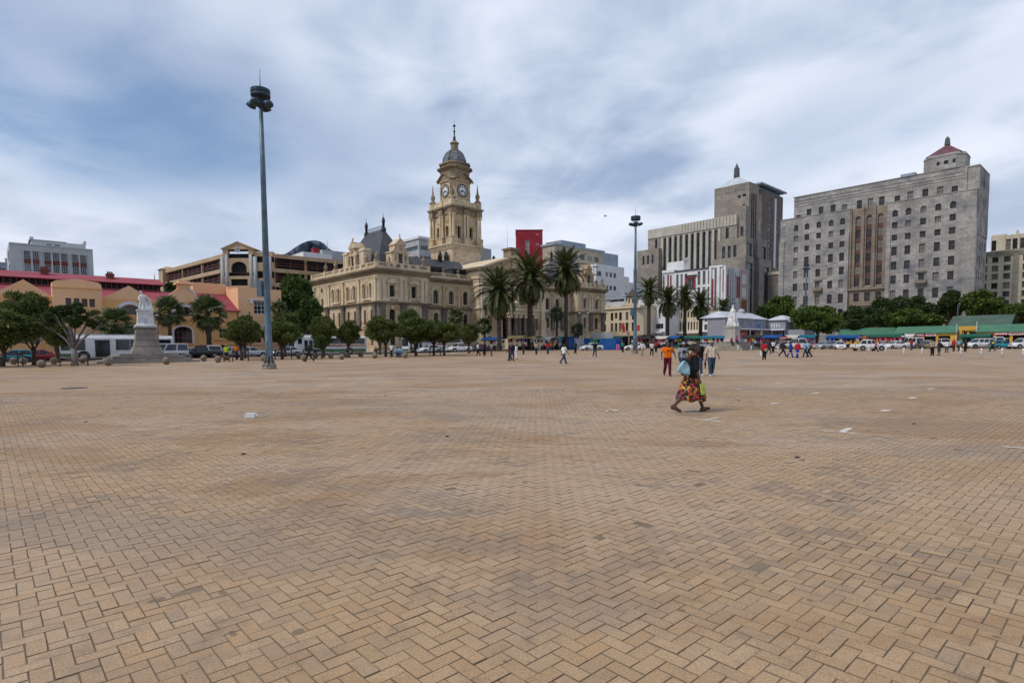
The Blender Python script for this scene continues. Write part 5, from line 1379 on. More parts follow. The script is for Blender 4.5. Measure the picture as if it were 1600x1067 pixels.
# --- white art deco block with red fins
b = bld('art_deco_block', 'white art deco block with red fins and red framed window', 1131, 200, ROT_B)
def strips(c0, n, dx, w, z0, z1): return [(c0+k*dx, c0+k*dx+w, z0, z1) for k in range(n)]
W0 = -24.6
adl = [(o[0]-W0, o[1]-W0, o[2], o[3]) for o in [(-22.6,-21.8,14,27.6)] + strips(-18.8, 3, 1.75, 1.0, 22.6, 27.3) + strips(-18.8, 3, 1.75, 1.0, 15, 21.8) + [(-14.0,-11.4,21.4,25.5)] + strips(-10.2, 3, 2.0, 1.1, 22.8, 27.6) + strips(-10.2, 3, 2.0, 1.1, 14, 22.0) + [(-3.7,-2.9,6.5,27.9), (-9.8,-8.8,6,11), (-6.8,-5.6,6,11)]]
shell(b, -W0+.8, 16.2, .6, 28.3, 'white', adl, strips(.0, 0, 1, 1, 1, 2), [(1.0,1.9,7,27.8),(2.6,3.5,7,27.8),(4.2,5.1,7,27.8),(5.8,6.6,7,26.6)], x0=W0, win=dict(frame='conc', gl='glass', nx=2, nz=6, fw=.1, single=True), d=.25)
fr = MB(); fr.box(-14.5,-14.0,-.25,0,21,26); fr.box(-11.4,-10.9,-.25,0,21,26); fr.box(-14.5,-10.9,-.25,0,25.5,26); 
for x in (-23.9,-20.9,-4.9,-1.9,-.3): fr.box(x-.14, x+.14, -.45, 0, 22.5, 25.8); fr.box(x-.07, x+.07, -.6, 0, 19.5, 27.4)
fr.box(-4.4,-4.05,-.3,0,6,24.5); fr.box(-.25,.1,-.4,0,6,24.5)
fr.xf = face_m('right', .8, 16.2, 0, 0)[0]
for x in (.5,7.4,8.8): fr.box(x-.14, x+.14, -.4, 0, 18, 25.5)
fr.xf = None
fr.obj('red_fin', M['red'], b)
box_part(b, 'tower_fin', 'white', (-24.6,-19.4,-.4,3,28.3,29.3), (-5.6,-.5,-.4,4,28.3,28.95), (-5.3,-4.6,-.7,0,6,28.6), (-2.4,-1.5,-.7,0,6,28.6), (.1,.8,-.7,.6,6,28.6), (-24.0,-17,2,6,28.3,32.4))
box_part(b, 'parapet_band', 'slate', (-19.2,-5.8,-.3,.3,28.2,28.7), (-15.0,-10.4,-.5,0,26.2,26.6))
tk = MB(); tk.lathe([(.9,31.5),(.9,33.0),(1.1,33.05),(.2,33.5)], 10, -16.4, 3.5); tk.obj('roof_tank', M['white'], b)
box_part(b, 'canopy', 'white', (-24.6,.8,-1.6,0,5.0,5.4))
pkb = MB(face_m('right', .8, 16.2, 0, 0)[0]); pops = cells([(11.0,14.6)], [(23.0,26.8),(18.5,21.8)]); pkb.wall(9.3, 16.1, 6, 28.0, -.1, pops, .3); pkb.box(9.3,16.1,-.1,-.05,5,6); pkb.obj('pink_wall', M['pink'], b)
windows(b, pops, face_m('right', .8, 16.2, 0, 0), -.1, .3, 'pink', 'glass', 4, 3, .12, True)
box_part(b, 'boarding', 'rust').matrix_local = Matrix()
bo_ = MB(face_m('right', .8, 16.2, 0, 0)[0]); bo_.box(11.0,14.8,-.25,-.11,9.0,12.5); bo_.box(11.0,14.8,-.25,-.11,13.2,17.5)
for o in [o for o in b.children if o.name.startswith('boarding')]: bpy.data.objects.remove(o)
bo_.obj('boarding', M['rust'], b)
# --- lilac blue shops
b = bld('blue_shop_building', 'lilac blue two storey shop building with pale grey hipped roof', 1198, 150, ROT_A, 'shop')
bo2 = [(x, x+w, z0, z1) for x, w, z0, z1 in ((-14.3,1.3,5.9,7.1),(-10.3,1.4,5.9,7.1))]
fo2 = [(-10.6,-7.2,1.4,4.6),(-2.0,-.8,1.2,4.2)]
shell(b, 22.0, 4.5, .8, 7.9, 'bluewall', [(o[0]+22, o[1]+22, o[2], o[3]) for o in bo2+fo2], (), x0=-22.0, win=dict(frame='whitetrim', gl='glass', nx=2, nz=2, fw=.16, single=True))
b2 = MB(Matrix.Rotation(R(-90), 4, 'Z') ) if False else None
f_r = face_m('right', .1, 10, 0, 0)
sb = MB(); sb.wall(0.1, 4.7, .8, 7.7, 0) if False else None
wing = Matrix.Rotation(ROT_B-ROT_A, 4, 'Z')
bw = MB(wing); wo2 = [(1.1+k*.62, 1.5+k*.62, 6.0, 7.2) for k in range(4)] + [(1.0+k*.75, 1.5+k*.75, 1.2, 5.0) for k in range(5)]
bw.wall(.15, 4.8, .8, 7.7, -.02, wo2, .2); bw.box(.15,4.8,.25,8,.8,7.7); bw.box(4.8,9,1,8,.8,5.2)
bw.obj('side_wing', M['bluewall'], b); windows(b, wo2[:4], (wing, ROT_B-ROT_A), -.02, .2, 'whitetrim', 'white', 1, 2, .1, True); windows(b, wo2[4:], (wing, ROT_B-ROT_A), -.02, .2, 'steelblue', 'glass', 1, 2, .08, True)
rf = MB(); hip(rf, -22.4, .5, -.5, 6.5, 7.9, 9.6, 3, 3.4); rf.xf = wing; hip(rf, -.3, 5.2, -.45, 8.4, 7.7, 9.0, 2.4, 3.5); rf.box(4.8,9.6,.6,8.4,7.2,8.4); rf.obj('roof', M['greyroof'], b)
rv = MB(); rv.ball((-7.5, 3.2, 9.9), (.9,.9,.7), 10, 6); rv.obj('roof_vent', M['conc'], b)
cn2 = MB(); cn2.box(-22.1,.3,-1.6,0,5.15,5.45); cn2.xf = wing; cn2.box(-.2,4.9,-1.2,0,5.1,5.4); cn2.xf = None
for x in (-21.9,-18.6,-12.4,-6,-.2): cn2.box(x,x+.18,-1.5,-1.35,.8,5.15)
cn2.obj('veranda', M['whitetrim'], b)
for nm, x0, x1, z0, z1, m_ in (('shop_sign',-14.8,-11.6,3.4,4.8,'stall_sign'),('shop_sign',-10.8,-7.0,3.9,4.9,'c_dark'),('shop_sign',-6.0,-4.6,3.5,4.2,'c_yellow'),('mural',-6.2,-3.2,5.75,7.35,'c_sky')):
    box_part(b, nm, m_, (x0,x1,-.14,-.02,z0,z1))
box_part(b, 'mural_figure', 'red', (-5.2,-4.4,-.18,-.14,5.9,6.6)); box_part(b, 'mural_figure', 'p_blue', (-5.9,-5.3,-.18,-.14,5.9,7.0), (-4.2,-3.5,-.18,-.14,5.9,6.9))
for x, z in ((-3.3,4.3), (-20.6,3.6)):
    rd = MB(Matrix.Translation((x,-.12,z)) @ Matrix.Rotation(R(90),4,'X')); rd.lathe([(.75,-.1),(.75,.05)], 18); rd.obj('round_sign', M['whitetrim'], b)
# little swoosh of white on the red shop sign
wv = MB(); wv.tube([(-14.2,-.16,3.8),(-13.6,-.16,4.25),(-13.0,-.16,3.95),(-12.2,-.16,4.35)], [.07,.1,.1,.05], 5); wv.obj('sign_script', M['whitetrim'], b)

# --- grey granite post office
gpo = bld('post_office', 'massive grey granite office building with brown centre bays and red capped tower', 1217, 187, ROT_B, v=480) if False else thing('post_office', 'massive grey granite office building with brown centre bays and red capped tower', 'office building', base_pt(1217, 187, 480), ROT_B)
rows = [(33.75,35.45),(30.3,32.0),(26.2,28.6),(22.2,24.5),(18.3,20.6),(13.8,16.5),(9.6,12.0),(5.0,7.6)]
cl1 = [4.85,8.1,11.5,15.0,18.1]; cl2 = [31.5,34.7,38.1,41.4,44.6]
def gw(cs, w=1.35): return [(c-w/2, c+w/2, a, b2_) for c in cs for a, b2_ in rows] + [(c-w/2, c+w/2, 36.95, 38.8, True) for c in cs]
gst = dict(frame='spandrel', gl='glass', nx=2, nz=2, fw=.1, single=True)
def gwing(x0, W, D, ops, ztop=40.9, rops=()):
    shell(gpo, W, D, .6, ztop, 'gpo', [(o[0]-x0, o[1]-x0) + tuple(o[2:]) for o in ops], (), rops, x0=x0, d=.4, win=gst)
gwing(0, 20.0, 16, gw(cl1)); gwing(29.6, 19.9, 16, gw(cl2), rops=cells([(2.6+k*3.2, 4.0+k*3.2) for k in range(4)], rows))
box_part(gpo, 'coping', 'gpo', (-.12,20.1,-.12,3,40.9,41.15), (29.5,49.6,-.12,3,40.9,41.15), (-.25,0,.5,15,.6,34), (49.5,49.75,-.2,1.5,.6,33.5))
for q in ((-.2,1.3,34.2),(18.9,20.0,34.2),(29.6,30.6,33.2),(46.6,49.6,33.6)): box_part(gpo, 'wall_pier', 'gpo', (q[0],q[1],-.28,0,.6,q[2]))
cen_ = []
for c in (22.1, 24.95, 27.8): cen_ += [(c-.72, c+.72, 18.3, 38.7, True), (c-.72,c+.72,13.9,16.4), (c-.72,c+.72,9.6,12.0)]
cmb = MB(); cmb.wall(20.0, 29.6, .6, 40.9, .6, cen_, .5); cmb.obj('centre_bay', M['gpobrown'], gpo)
for c in (22.1, 24.95, 27.8):
    windows(gpo, [(c-.72,c+.72,13.9,16.4),(c-.72,c+.72,9.6,12.0)], front_f, .6, .5, **gst)
    for k, z in enumerate((18.4, 21.9, 25.4, 28.9, 32.4, 35.9)):
        windows(gpo, [(c-.72,c+.72,z,z+2.3)], front_f, .6, .5, **gst)
        if k < 5: box_part(gpo, 'spandrel', 'spandrel', (c-.7,c+.7,.95,1.1,z+2.32,z+3.48))
pr = MB()
for x in (20.25, 23.5, 26.4, 29.3): pr.box(x-.32, x+.32, 0.1, .6, 18, 40.0); pr.taper(x-.32, x+.32, .0, .6, 40.0, 41.6, .4)
pr.box(20.0,29.6,.05,.6,17.2,17.9); pr.box(20.0,29.6,.2,.6,12.6,12.9); pr.obj('pier', M['gpobrown'], gpo)
up_c = [5.0,8.1,11.6,15.0,18.2,22.1,24.95,27.8,31.6,34.7,38.1,41.45,44.6]
uo = [(c-.68-3.6, c+.68-3.6, 40.95, 42.0 if k in (0,) else (42.9 if k in (4,8,12) else 43.4)) for k, c in enumerate(up_c)]
shell(gpo, 43.5, 14.5, 38.0, 47.6, 'gpo', uo, x0=3.6, y0=1.2, d=.35, win=gst, name='upper_wall')
cells_s = cells([(2.5+k*3.3, 3.8+k*3.3) for k in range(4)], [(42.5,44.5),(38.0,40.0)])
shell(gpo, 2.6, 14, 30.0, 47.2, 'gpo', (), (), cells_s, x0=47.05, y0=1.6, win=gst, name='end_wall')
box_part(gpo, 'roof_band', 'gpo', (3.5,46.5,1.08,1.2,46.3,46.6), (3.5,46.5,1.08,1.2,45.4,45.65), (3.4,46.6,1.0,15.8,47.6,47.8), (3.5,46.5,1.1,1.2,44.6,44.75), (46.4,49.7,1.4,15.7,47.2,47.5))
for x, z in ((11.6, 17.8), (38.1, 17.9)):
    box_part(gpo, 'balcony', 'gpobrown', (x-1.35,x+1.35,-.9,0,z,z+.9), (x-1.0,x+1.0,-.6,0,z-.5,z)); box_part(gpo, 'door_hood', 'gpobrown', (x-1.2,x+1.2,-.5,0,20.9,21.3))
tg = MB(); ch = 1.8
X0, X1, Y0, Y1 = 36.2, 45.6, 5.5, 14.9
tg.prism([(X0+ch,Y0),(X1-ch,Y0),(X1,Y0+ch),(X1,Y1-ch),(X1-ch,Y1),(X0+ch,Y1),(X0,Y1-ch),(X0,Y0+ch)], 47, 52.4)
tg.prism([(X0+ch-.15,Y0-.15),(X1-ch+.15,Y0-.15),(X1+.15,Y0+ch-.15),(X1+.15,Y1-ch+.15),(X1-ch+.15,Y1+.15),(X0+ch-.15,Y1+.15),(X0-.15,Y1-ch+.15),(X0-.15,Y0+ch-.15)], 52.4, 53.0, k=.96)
tgo = tg.obj('roof_tower', M['gpo'], gpo)
box_part(tgo, 'tower_window', 'void', (39.6,40.2,5.42,5.5,50.2,51.1), (41.2,42.1,5.42,5.5,50.2,51.1), (43.1,43.7,5.42,5.5,50.2,51.1))
tr_ = MB(); hip(tr_, X0+.6, X1-.6, Y0+.6, Y1-.6, 53.0, 56.6, 4.0, 4.0); tr_.obj('tower_roof', M['maroon'], tgo)
tf = MB(); tf.taper(40.3,41.5,9.6,10.8,56.4,58.2,.75); tf.taper(40.5,41.3,9.8,10.6,58.2,58.7,.4); tf.obj('finial', M['slate'], tgo)
box_part(gpo, 'roof_plant', 'concblue', (30.5,34,8,12,47.7,50.2))

# --- tall taupe insurance building with ziggurat steps
mut = thing('stepped_tower_building', 'tall taupe stone building with vertical window strips and stepped tower', 'office building', base_pt(1012, 262, 450), ROT_B)
ms = dict(frame='iron', gl='glass2', nx=2, nz=9, fw=.12, single=True)
st_ = [(8.3+k*2.66, 9.55+k*2.66, 14, 48.1) for k in range(10)]
shell(mut, 41.5, 22, .6, 49.0, 'mut', st_ + [(3.7,4.8,44.0,48.3),(36.8,38.1,44.1,48.3)], x0=0, d=.6, win=ms)
shell(mut, 41.5, 20, 49.0, 52.9, 'mutpale', x0=0, y0=-.12, name='attic')
rb = MB()
for k in range(18): rb.box(17.0+k*1.42, 17.25+k*1.42, -.5, -.12, 49.2, 52.9)
rb.box(0,41.5,-.3,-.12,48.9,49.2); rb.obj('attic_rib', M['mutpale'], mut)
pi_ = MB()
for k in range(11): pi_.box(6.95+k*2.66+.1, 6.95+k*2.66+1.25, -.55, -.02, 10, 48.5)
pi_.obj('pier', M['mutpale'], mut)
shell(mut, 11.2, 20, .6, 43.8, 'mut', [(k, k+1.1, 37.3, 41.2) for k in (2.9,5.3,7.6)], x0=-3.7, y0=-3.0, d=.4, win=dict(ms, nz=4), name='left_wing'); shell(mut, 13, 20, .6, 35.8, 'mut', x0=-4.6, y0=-4.5, name='left_step')
shell(mut, 11.8, 6.2, .6, 43.4, 'mut', [(1.9+k*2.35, 3.2+k*2.35, 36.0, 40.8) for k in range(3)], (), [(.8,5.0,36.2,41.2)], x0=34.0, y0=-1.0, d=.4, win=dict(ms, nz=4, nx=3), name='right_wing')
shell(mut, 13.6, 7.5, .6, 35.8, 'mut', (), (), [(1.2,6.6,8,33.5)], x0=33.0, y0=-3.2, d=.5, win=dict(ms, nx=3), name='right_step')
shell(mut, 3.0, 4.0, .6, 52.6, 'mut', [(.9,2.2,44.3,48.0)], x0=41.5, y0=1.0, d=.4, win=dict(ms, nz=4), name='step')
shell(mut, 14.8, 8.6, 8, 66.0, 'mut', [(10.2,11.4,60.6,61.7),(12.2,13.6,60.9,61.9),(12.2,13.4,57.4,57.9)], (), [(2.0,3.3,10,62.3),(3.8,5.1,10,62.3),(5.6,6.9,10,62.3)], x0=28.5, y0=6.0, d=.5, win=dict(ms, nz=16, fw=.14), name='tower_wall')
shell(mut, 3.0, 3.2, .6, 56.5, 'mut', x0=40.7, y0=2.8, name='tower_buttress')
shell(mut, 6.0, 8.3, .6, 44.0, 'mut', (), (), [(3.4,7.6,36.0,41.2)], x0=39.8, y0=9.2, d=.5, win=dict(ms, nx=3, nz=4), name='rear_wing'); shell(mut, 6.8, 11, .6, 36, 'mut', (), (), [(4.8,9.2,8,33)], x0=39.8, y0=9.0, d=.5, win=dict(ms, nx=3), name='rear_step')
cr2 = MB()
for k in range(24): cr2.box(28.6+k*.62, 28.95+k*.62, 5.85, 6.0, 63.6, 66.0)
cr2.box(28.4,43.4,5.9,14.7,66.0,66.3); cr2.obj('crown_flute', M['mut'], mut)
rt = MB(); hip(rt, 29.0, 42.8, 6.4, 14.2, 66.3, 70.3, 6.0, 3.4); rto = rt.obj('tower_roof', M['greyroof'], mut)
lt = MB(); lt.taper(35.0,36.8,9.4,11.2,70.2,74.0,.85); lt.taper(35.3,36.5,9.7,10.9,74,75.4,.5); lt.tube([(35.9,10.3,75.2),(35.9,10.3,76.4)], [.2,.05], 5); lt.obj('roof_lantern', M['slate'], rto)
# --- brown tower behind it
b = bld('brown_tower', 'slim dark brown residential tower with flat blue glass crown behind the stepped building', 1187, 330, ROT_A)
to_ = [(x, x+w, 36+k*3.05, 37.7+k*3.05) for k in range(16) for x, w in ((9.2,2.6),(12.4,1.6),(19.8,2.2),(24.2,2.4))]
shell(b, 28, 22, .6, 88.5, 'darkbrown', to_, [(8,9.6,36+k*3.05,37.8+k*3.05) for k in range(15)] + [(12,13.6,36+k*3.05,37.8+k*3.05) for k in range(15)], win=dict(frame='conc', gl='glass', nx=1, nz=2, fw=.14, single=True))
box_part(b, 'white_strip', 'white', (16.2,18.0,-.5,0,46,86)); box_part(b, 'crown', 'glassblue', (-2.5,26,1,20,88.5,90.8)); box_part(b, 'roof_slab', 'concblue', (-4,30,-1.5,24,90.8,91.6), (2,20,4,18,91.6,93.2))
b = bld('brown_low_block', 'narrow brown stone block wedged between the stepped building and the post office', 1200, 240, ROT_B)
shell(b, 9, 12, .6, 30, 'mut', cells([(1.6,3.0),(5.0,6.4)], [(9,11),(14,16),(19,21)]), x0=-3, win=dict(frame='iron', single=True)); box_part(b, 'cornice', 'cream', (-3.3,6.3,-.4,12,30,31.2))
# --- cream building at right edge
b = bld('cream_office_block', 'cream concrete office block with square dark windows at the right edge', 1525, 170, ROT_B)
rws = [(24.6,26.0),(22.1,23.5),(19.8,21.2),(17.1,18.6),(14.7,16.1),(12.2,13.6),(9.7,11.1),(7.2,8.6)]
cls = [(.5,2.0),(3.1,4.5),(5.7,7.2),(9.8,11.2),(12.4,13.8),(15,16.4)]
shell(b, 18, 14, .6, 26.5, 'creamstone', [(o[0]+.6,o[1]+.6,o[2],o[3]) for o in cells(cls, rws)], x0=-.6, d=.35, win=dict(frame='wood', gl='glass', nx=2, nz=1, fw=.09, single=True))
box_part(b, 'roof_band', 'olive', (-.7,17.5,-.3,14,26.4,27.0), (-.7,17.5,-.45,14,27.0,27.7)); box_part(b, 'pilaster', 'olive', (7.7,9.0,-.2,0,.6,26.4))
wf = MB()
for a, c in [(a, c) for a in cls for c in rws]: wf.box(a[0]-.14, a[1]+.14, -.1, -.02, c[0]-.18, c[0]-.02); wf.box(a[0]-.14, a[1]+.14, -.1, -.02, c[1]+.02, c[1]+.14)
wf.obj('window_surround', M['olive'], b)['kind'] = 'stuff'
b = bld('cream_rear_block', 'pale cream block with tall windows over the roof of the cream office block', 1543, 178, ROT_B)
shell(b, 14, 12, .6, 33.7, 'creamstone', [(x, x+1.1, 29.4, 32.5) for x in (.2,3.6,5.1,6.8,8.5,10.2)], d=.35, win=dict(frame='spandrel', gl='glass', nx=1, nz=2, fw=.09, single=True))
wf = MB()
for x in (3.2,4.85,6.45,8.15,9.85): wf.box(x-.12, x+.22, -.35, 0, 28, 33.9)
wf.obj('wall_fin', M['creamstone'], b); box_part(b, 'roof_stub', 'creamstone', (5.6,6.2,1,2,33.7,35.0), (0,3.4,1,4,33.7,34.3))

# --- market halls with green roofs on the right
def market(name, label, x0, x1, gable_end=True):
    t = thing(name, label, 'market hall', base_pt(1400, 118, 520), ROT_B)
    w = MB(); ops = [(x0+.6+k*2.3, x0+2.5+k*2.3, 1.2, 3.0) for k in range(int((x1-x0-.6)/2.3))]
    w.wall(x0, x1, .6, 3.75, 0, ops, .5)
    for o in ops: w.box(o[0], o[1], .45, .5, o[2], o[3], 1)
    w.box(x0, x1, 6.9, 7.0, .6, 3.75); w.face([(x0,7,.6),(x0,0,.6),(x0,0,3.75),(x0,3.5,5.0),(x0,7,3.75)]); w.face([(x1,0,.6),(x1,7,.6),(x1,7,3.75),(x1,3.5,5.0),(x1,0,3.75)])
    w.obj('wall', [M['ochre'], M['void']], t)
    r_ = MB(); slope(r_, x0-.15, x1+.15, -.35, 3.62, 3.5, 5.0); slope(r_, x1+.15, x0-.15, 7.35, 3.62, 3.5, 5.0); r_.obj('roof', M['greenroof'], t)
    return t
m1 = market('market_hall', 'ochre market hall under a green roof with red signs', -.4, 10.0)
m2 = market('market_hall', 'ochre market hall with green roof running out at the right edge', 12.95, 30.0)
m3 = thing('market_hall', 'green roofed market hall with small ochre gable end left of the others', 'market hall', base_pt(1310, 132, 520), ROT_B)
w = MB(); w.wall(0, 10.6, .6, 3.6, 0, [(.5+k*2.5, 2.5+k*2.5, 1.1, 2.9) for k in range(4)], .5); w.box(0,10.6,.5,6,.6,3.6); w.face([(10.6,0,.6),(10.6,6,.6),(10.6,6,3.6),(10.6,3,4.95),(10.6,0,3.6)]); w.obj('wall', M['ochre'], m3)
r_ = MB(); slope(r_, -.2, 10.6, -.4, 3.5, 3.0, 5.1); slope(r_, 10.6, -.2, 6.4, 3.5, 3.0, 5.1); r_.obj('roof', M['greenroof'], m3)
def sign_strip(t, x0, x1, z0, z1, n, y=-.42):
    for k in range(n):
        a = x0+(x1-x0)*k/n; b_ = x0+(x1-x0)*(k+1)/n-.12
        s_ = MB(); s_.box(a, b_, y-.08, y, z0, z1); so_ = s_.obj('shop_sign', M['stall_sign' if k % 2 == 0 else 'c_white'], t)
        rs_ = random.Random(k*7+int(x0*10)); l_ = MB()
        q = a+.15
        while q < b_-.3:
            wd = rs_.uniform(.12,.34); l_.box(q, q+wd, y-.1, y-.08, z0+.14, z1-.14); q += wd+.08
        l_.obj('sign_lettering', M['c_white' if k % 2 == 0 else 'letterred'], so_)
sign_strip(m1, -.3, 6.9, 2.95, 3.5, 4, -.1); sign_strip(m2, 15.5, 24.0, 2.95, 3.5, 4, -.1); sign_strip(m3, .2, 10.2, 2.9, 3.5, 5, -.1)
gt = thing('market_gateway', 'ochre gateway block joining the two green roofed market halls', 'gateway', base_pt(1400, 118, 520), ROT_B)
box_part(gt, 'beam', 'ochre', (10.1,12.9,1.0,1.6,4.0,4.75)); box_part(gt, 'pier', 'ochre', (10.1,10.6,1.0,1.6,.6,4.0), (11.4,11.7,1,1.4,.6,3.6)); box_part(gt, 'flagpole', 'whitetrim', (12.86,12.94,.4,.48,3.5,5.6), (9.93,10.0,-.1,-.03,2,5.2)); box_part(gt, 'dark_passage', 'void', (10.6,12.9,3.0,3.2,.6,3.8))
gr = thing('large_market_roof', 'large dull green roof behind the market halls', 'market hall', base_pt(1400, 118, 520), ROT_B)
r_ = MB(); slope(r_, 6.8, 16.8, 8.5, 4.7, 14, 7.2); slope(r_, 16.8, 6.8, 19.5, 4.7, 14, 7.2); r_.obj('roof', M['greendark'], gr); box_part(gr, 'wall', 'ochre', (7,16.6,9,19,.6,4.7))

# ------------------------------------------------------------------ masts and lamps
def gpt(u, v, dz=0.0):
    p = gp(u, v); return Vector((p.x, p.y, gz(p.y) + dz))
def mast(label, u, v=None, Y=None, H=20.3, s=1.0, turn=0.0):
    p = gpt(u, v) if Y is None else Vector((at(u, 500, Y).x, Y, gz(Y)))
    t = thing('light_mast', label, 'light mast', p, turn, 'tall floodlight masts on the square')
    b = MB(); b.lathe([(.52,0),(.52,.12),(.44,.2),(.44,.45)], 12, sm=False)
    for k in range(8):
        a = k*math.pi/4; b.lathe([(.05,.2),(.05,.32)], 6, .49*math.cos(a), .49*math.sin(a))
        b.xf = Matrix.Rotation(a, 4, 'Z'); b.extr([(.26,.45),(.43,.45),(.27,.95)], -.02, .02); b.xf = None
    b.obj('base_plate', M['pedestal'], t)
    q = MB(); q.lathe([(.27,.2),(.26,2.2),(.25,2.22),(.225,H*.33),(.235,H*.33+.03),(.185,H*.66),(.195,H*.66+.03),(.13,H-1.0)], 14); q.obj('pole', M['steelblue'], t)
    c = MB(); c.box(-.66,-.3,-.22,.22,5.4,6.55); c.box(-.36,-.2,-.15,.15,5.6,5.75); c.box(-.36,-.2,-.15,.15,6.2,6.35); c.obj('control_box', M['steelblue'], t)
    c = MB(); c.box(.06,.38,-.33,-.2,.95,2.2); c.box(.09,.35,-.345,-.33,1.0,1.55); c.box(.09,.35,-.345,-.33,1.6,2.15); c.obj('hatch', M['steelblue'], t)
    d = MB(); z = H-.55
    d.lathe([(.66,z),(.68,z+.02),(.68,z+.2),(.62,z+.22),(.62,z+.26),(.68,z+.28),(.68,z+.5),(.6,z+.54)], 20, sm=False)
    for k in range(4):
        a = k*math.pi/2+.5; d.tube([(.15*math.cos(a),.15*math.sin(a),z-.6),(.5*math.cos(a),.5*math.sin(a),z-.35),(.64*math.cos(a),.64*math.sin(a),z)], .035, 5)
    d.obj('head_ring', M['steeldark'], t)
    e = MB(); e.lathe([(.15,H-1.35),(.3,H-1.2),(.3,H-.9),(.2,H-.75)], 12); e.obj('lowering_hub', M['steeldark'], t)
    f = MB(); f.lathe([(.35*.3,0),(.36,.08),(.30,.34),(.12,.42)], 12)
    fm_ = f.mesh('floodlight', [M['steeldark']])
    for k, a in enumerate((R(185), R(-20), R(80), R(-100))):
        o = link('floodlight', fm_, t); o.matrix_local = Matrix.Rotation(a, 4, 'Z') @ Matrix.Translation((.75, 0, H-1.35)) @ Matrix.Rotation(R(-24), 4, 'Y')
        g = MB(); g.tube([(.25*math.cos(a),.25*math.sin(a),H-1.05),(.7*math.cos(a),.7*math.sin(a),H-1.05)], .04, 5); g.obj('lamp_arm', M['steeldark'], t)
    s_ = MB(); s_.tube([(0,0,H-.05),(0,0,H+1.4)], [.035,.012], 6); s_.obj('lightning_rod', M['steeldark'], t)
    return t
mast('tall blue grey light mast standing nearest, left of the city hall', 421, 576.5, H=20.4)
mast('tall light mast in front of the white buildings right of the city hall', 992, 552.5, H=19.4)
mast('farthest light mast, in front of the grey granite office building', 1258, Y=146, H=20.5)
def lamp_post(label, u, Y, H, heads=((1, 0),), dark=False, v=500):
    p = at(u, v, Y); t = thing('street_lamp', label, 'street lamp', (p.x, Y, gz(Y)))
    m_ = M['iron'] if dark else M['steelblue']
    q = MB(); q.lathe([(.12,0),(.1,.6),(.075,.7),(.05,H)], 8); q.obj('pole', m_, t)
    for sx, dz in heads:
        a = MB(); a.tube([(0,0,H-.05+dz),(.3*sx,0,H+.12+dz),(.9*sx,0,H+.15+dz)], .035, 5); ao = a.obj('lamp_arm', m_, t)
        h = MB(); h.taper(min(.7*sx,1.35*sx), max(.7*sx,1.35*sx), -.14, .14, H+.08+dz, H+.24+dz, .75); h.obj('lamp_head', M['conc'], ao)
    return t
lamp_post('grey street lamp in front of the city hall left corner', 489, 96, 8.6, ((-.3, 0), (.35, 0)))
lamp_post('slim grey street lamp between two tall date palms', 864, 116, 7.6, ((-1, 0),))
lamp_post('twin headed grey street lamp before the right end of the city hall', 912, 112, 7.0, ((-.8, 0), (.8, 0), (.2, -.5)))
lamp_post('grey street lamp between the right mast and the palm row', 1022, 140, 7.4, ((.7, 0),))
lamp_post('thin pale lamp post in front of the green market roofs', 1313, 126, 5.4, ((-.3, 0),))
lamp_post('pale lamp post beside the dark green market roof', 1496, 128, 9.2, ((.3, 0),))
lamp_post('thick grey pole cut by the left edge of the picture', 1, 66, 9.5, ((-.8, 0),))
t = thing('lantern_post', 'old black lantern post in front of the library left of the small palm', 'street lamp', (at(246,500,72).x, 72, gz(72)))
q = MB(); q.lathe([(.16,0),(.12,.8),(.07,.9),(.055,4.9)], 8); q.obj('pole', M['iron'], t)
q = MB(); q.taper(-.12,.12,-.12,.12,4.9,5.35,1.7); q.taper(-.26,.26,-.26,.26,5.35,5.6,.2); q.obj('lantern', M['iron'], t)

# ------------------------------------------------------------------ voxel-joined figures
def blob_mesh(name, caps, mats, voxel, smooth=3):
    """one continuous skin grown over tapered capsules ((p, rp), (q, rq), flat)"""
    mb = MB()
    for c in caps:
        (p, rp), (q, rq) = c[0], c[1]
        fl = c[2] if len(c) > 2 else 1.0
        p, q = Vector(p), Vector(q)
        d = q - p; L = d.length
        n = 5
        ax = d.normalized() if L > 1e-6 else Vector((0,0,1))
        prof = []
        for k in range(n): a = -math.pi/2 + math.pi/2*k/(n-1); prof.append((max(.0015, rp*math.cos(a)), rp*math.sin(a)))
        for k in range(n): a = math.pi/2*k/(n-1); prof.append((max(.0015, rq*math.cos(a)), L + rq*math.sin(a)))
        rot = ax.to_track_quat('Z', 'Y').to_matrix().to_4x4()
        if isinstance(fl, tuple): rot = Matrix.Rotation(0, 4, 'Z') @ rot
        mb.xf = Matrix.Translation(p) @ rot
        mb.lathe(prof, 12, ell=(fl if not isinstance(fl, tuple) else fl[0], 1.0 if not isinstance(fl, tuple) else fl[1]))
    mb.xf = None
    me = mb.mesh(name, mats)
    o = bpy.data.objects.new(name, me); COL.objects.link(o)
    rm = o.modifiers.new('r', 'REMESH'); rm.mode = 'VOXEL'; rm.voxel_size = voxel; rm.use_smooth_shade = True
    if smooth:
        sm_ = o.modifiers.new('s', 'SMOOTH'); sm_.factor = 0.5; sm_.iterations = smooth
    dg = bpy.context.evaluated_depsgraph_get()
    r = bpy.data.meshes.new_from_object(o.evaluated_get(dg))
    bpy.data.objects.remove(o); bpy.data.meshes.remove(me)
    r.name = name
    r.materials.clear()
    for m_ in mats: r.materials.append(m_)
    return r

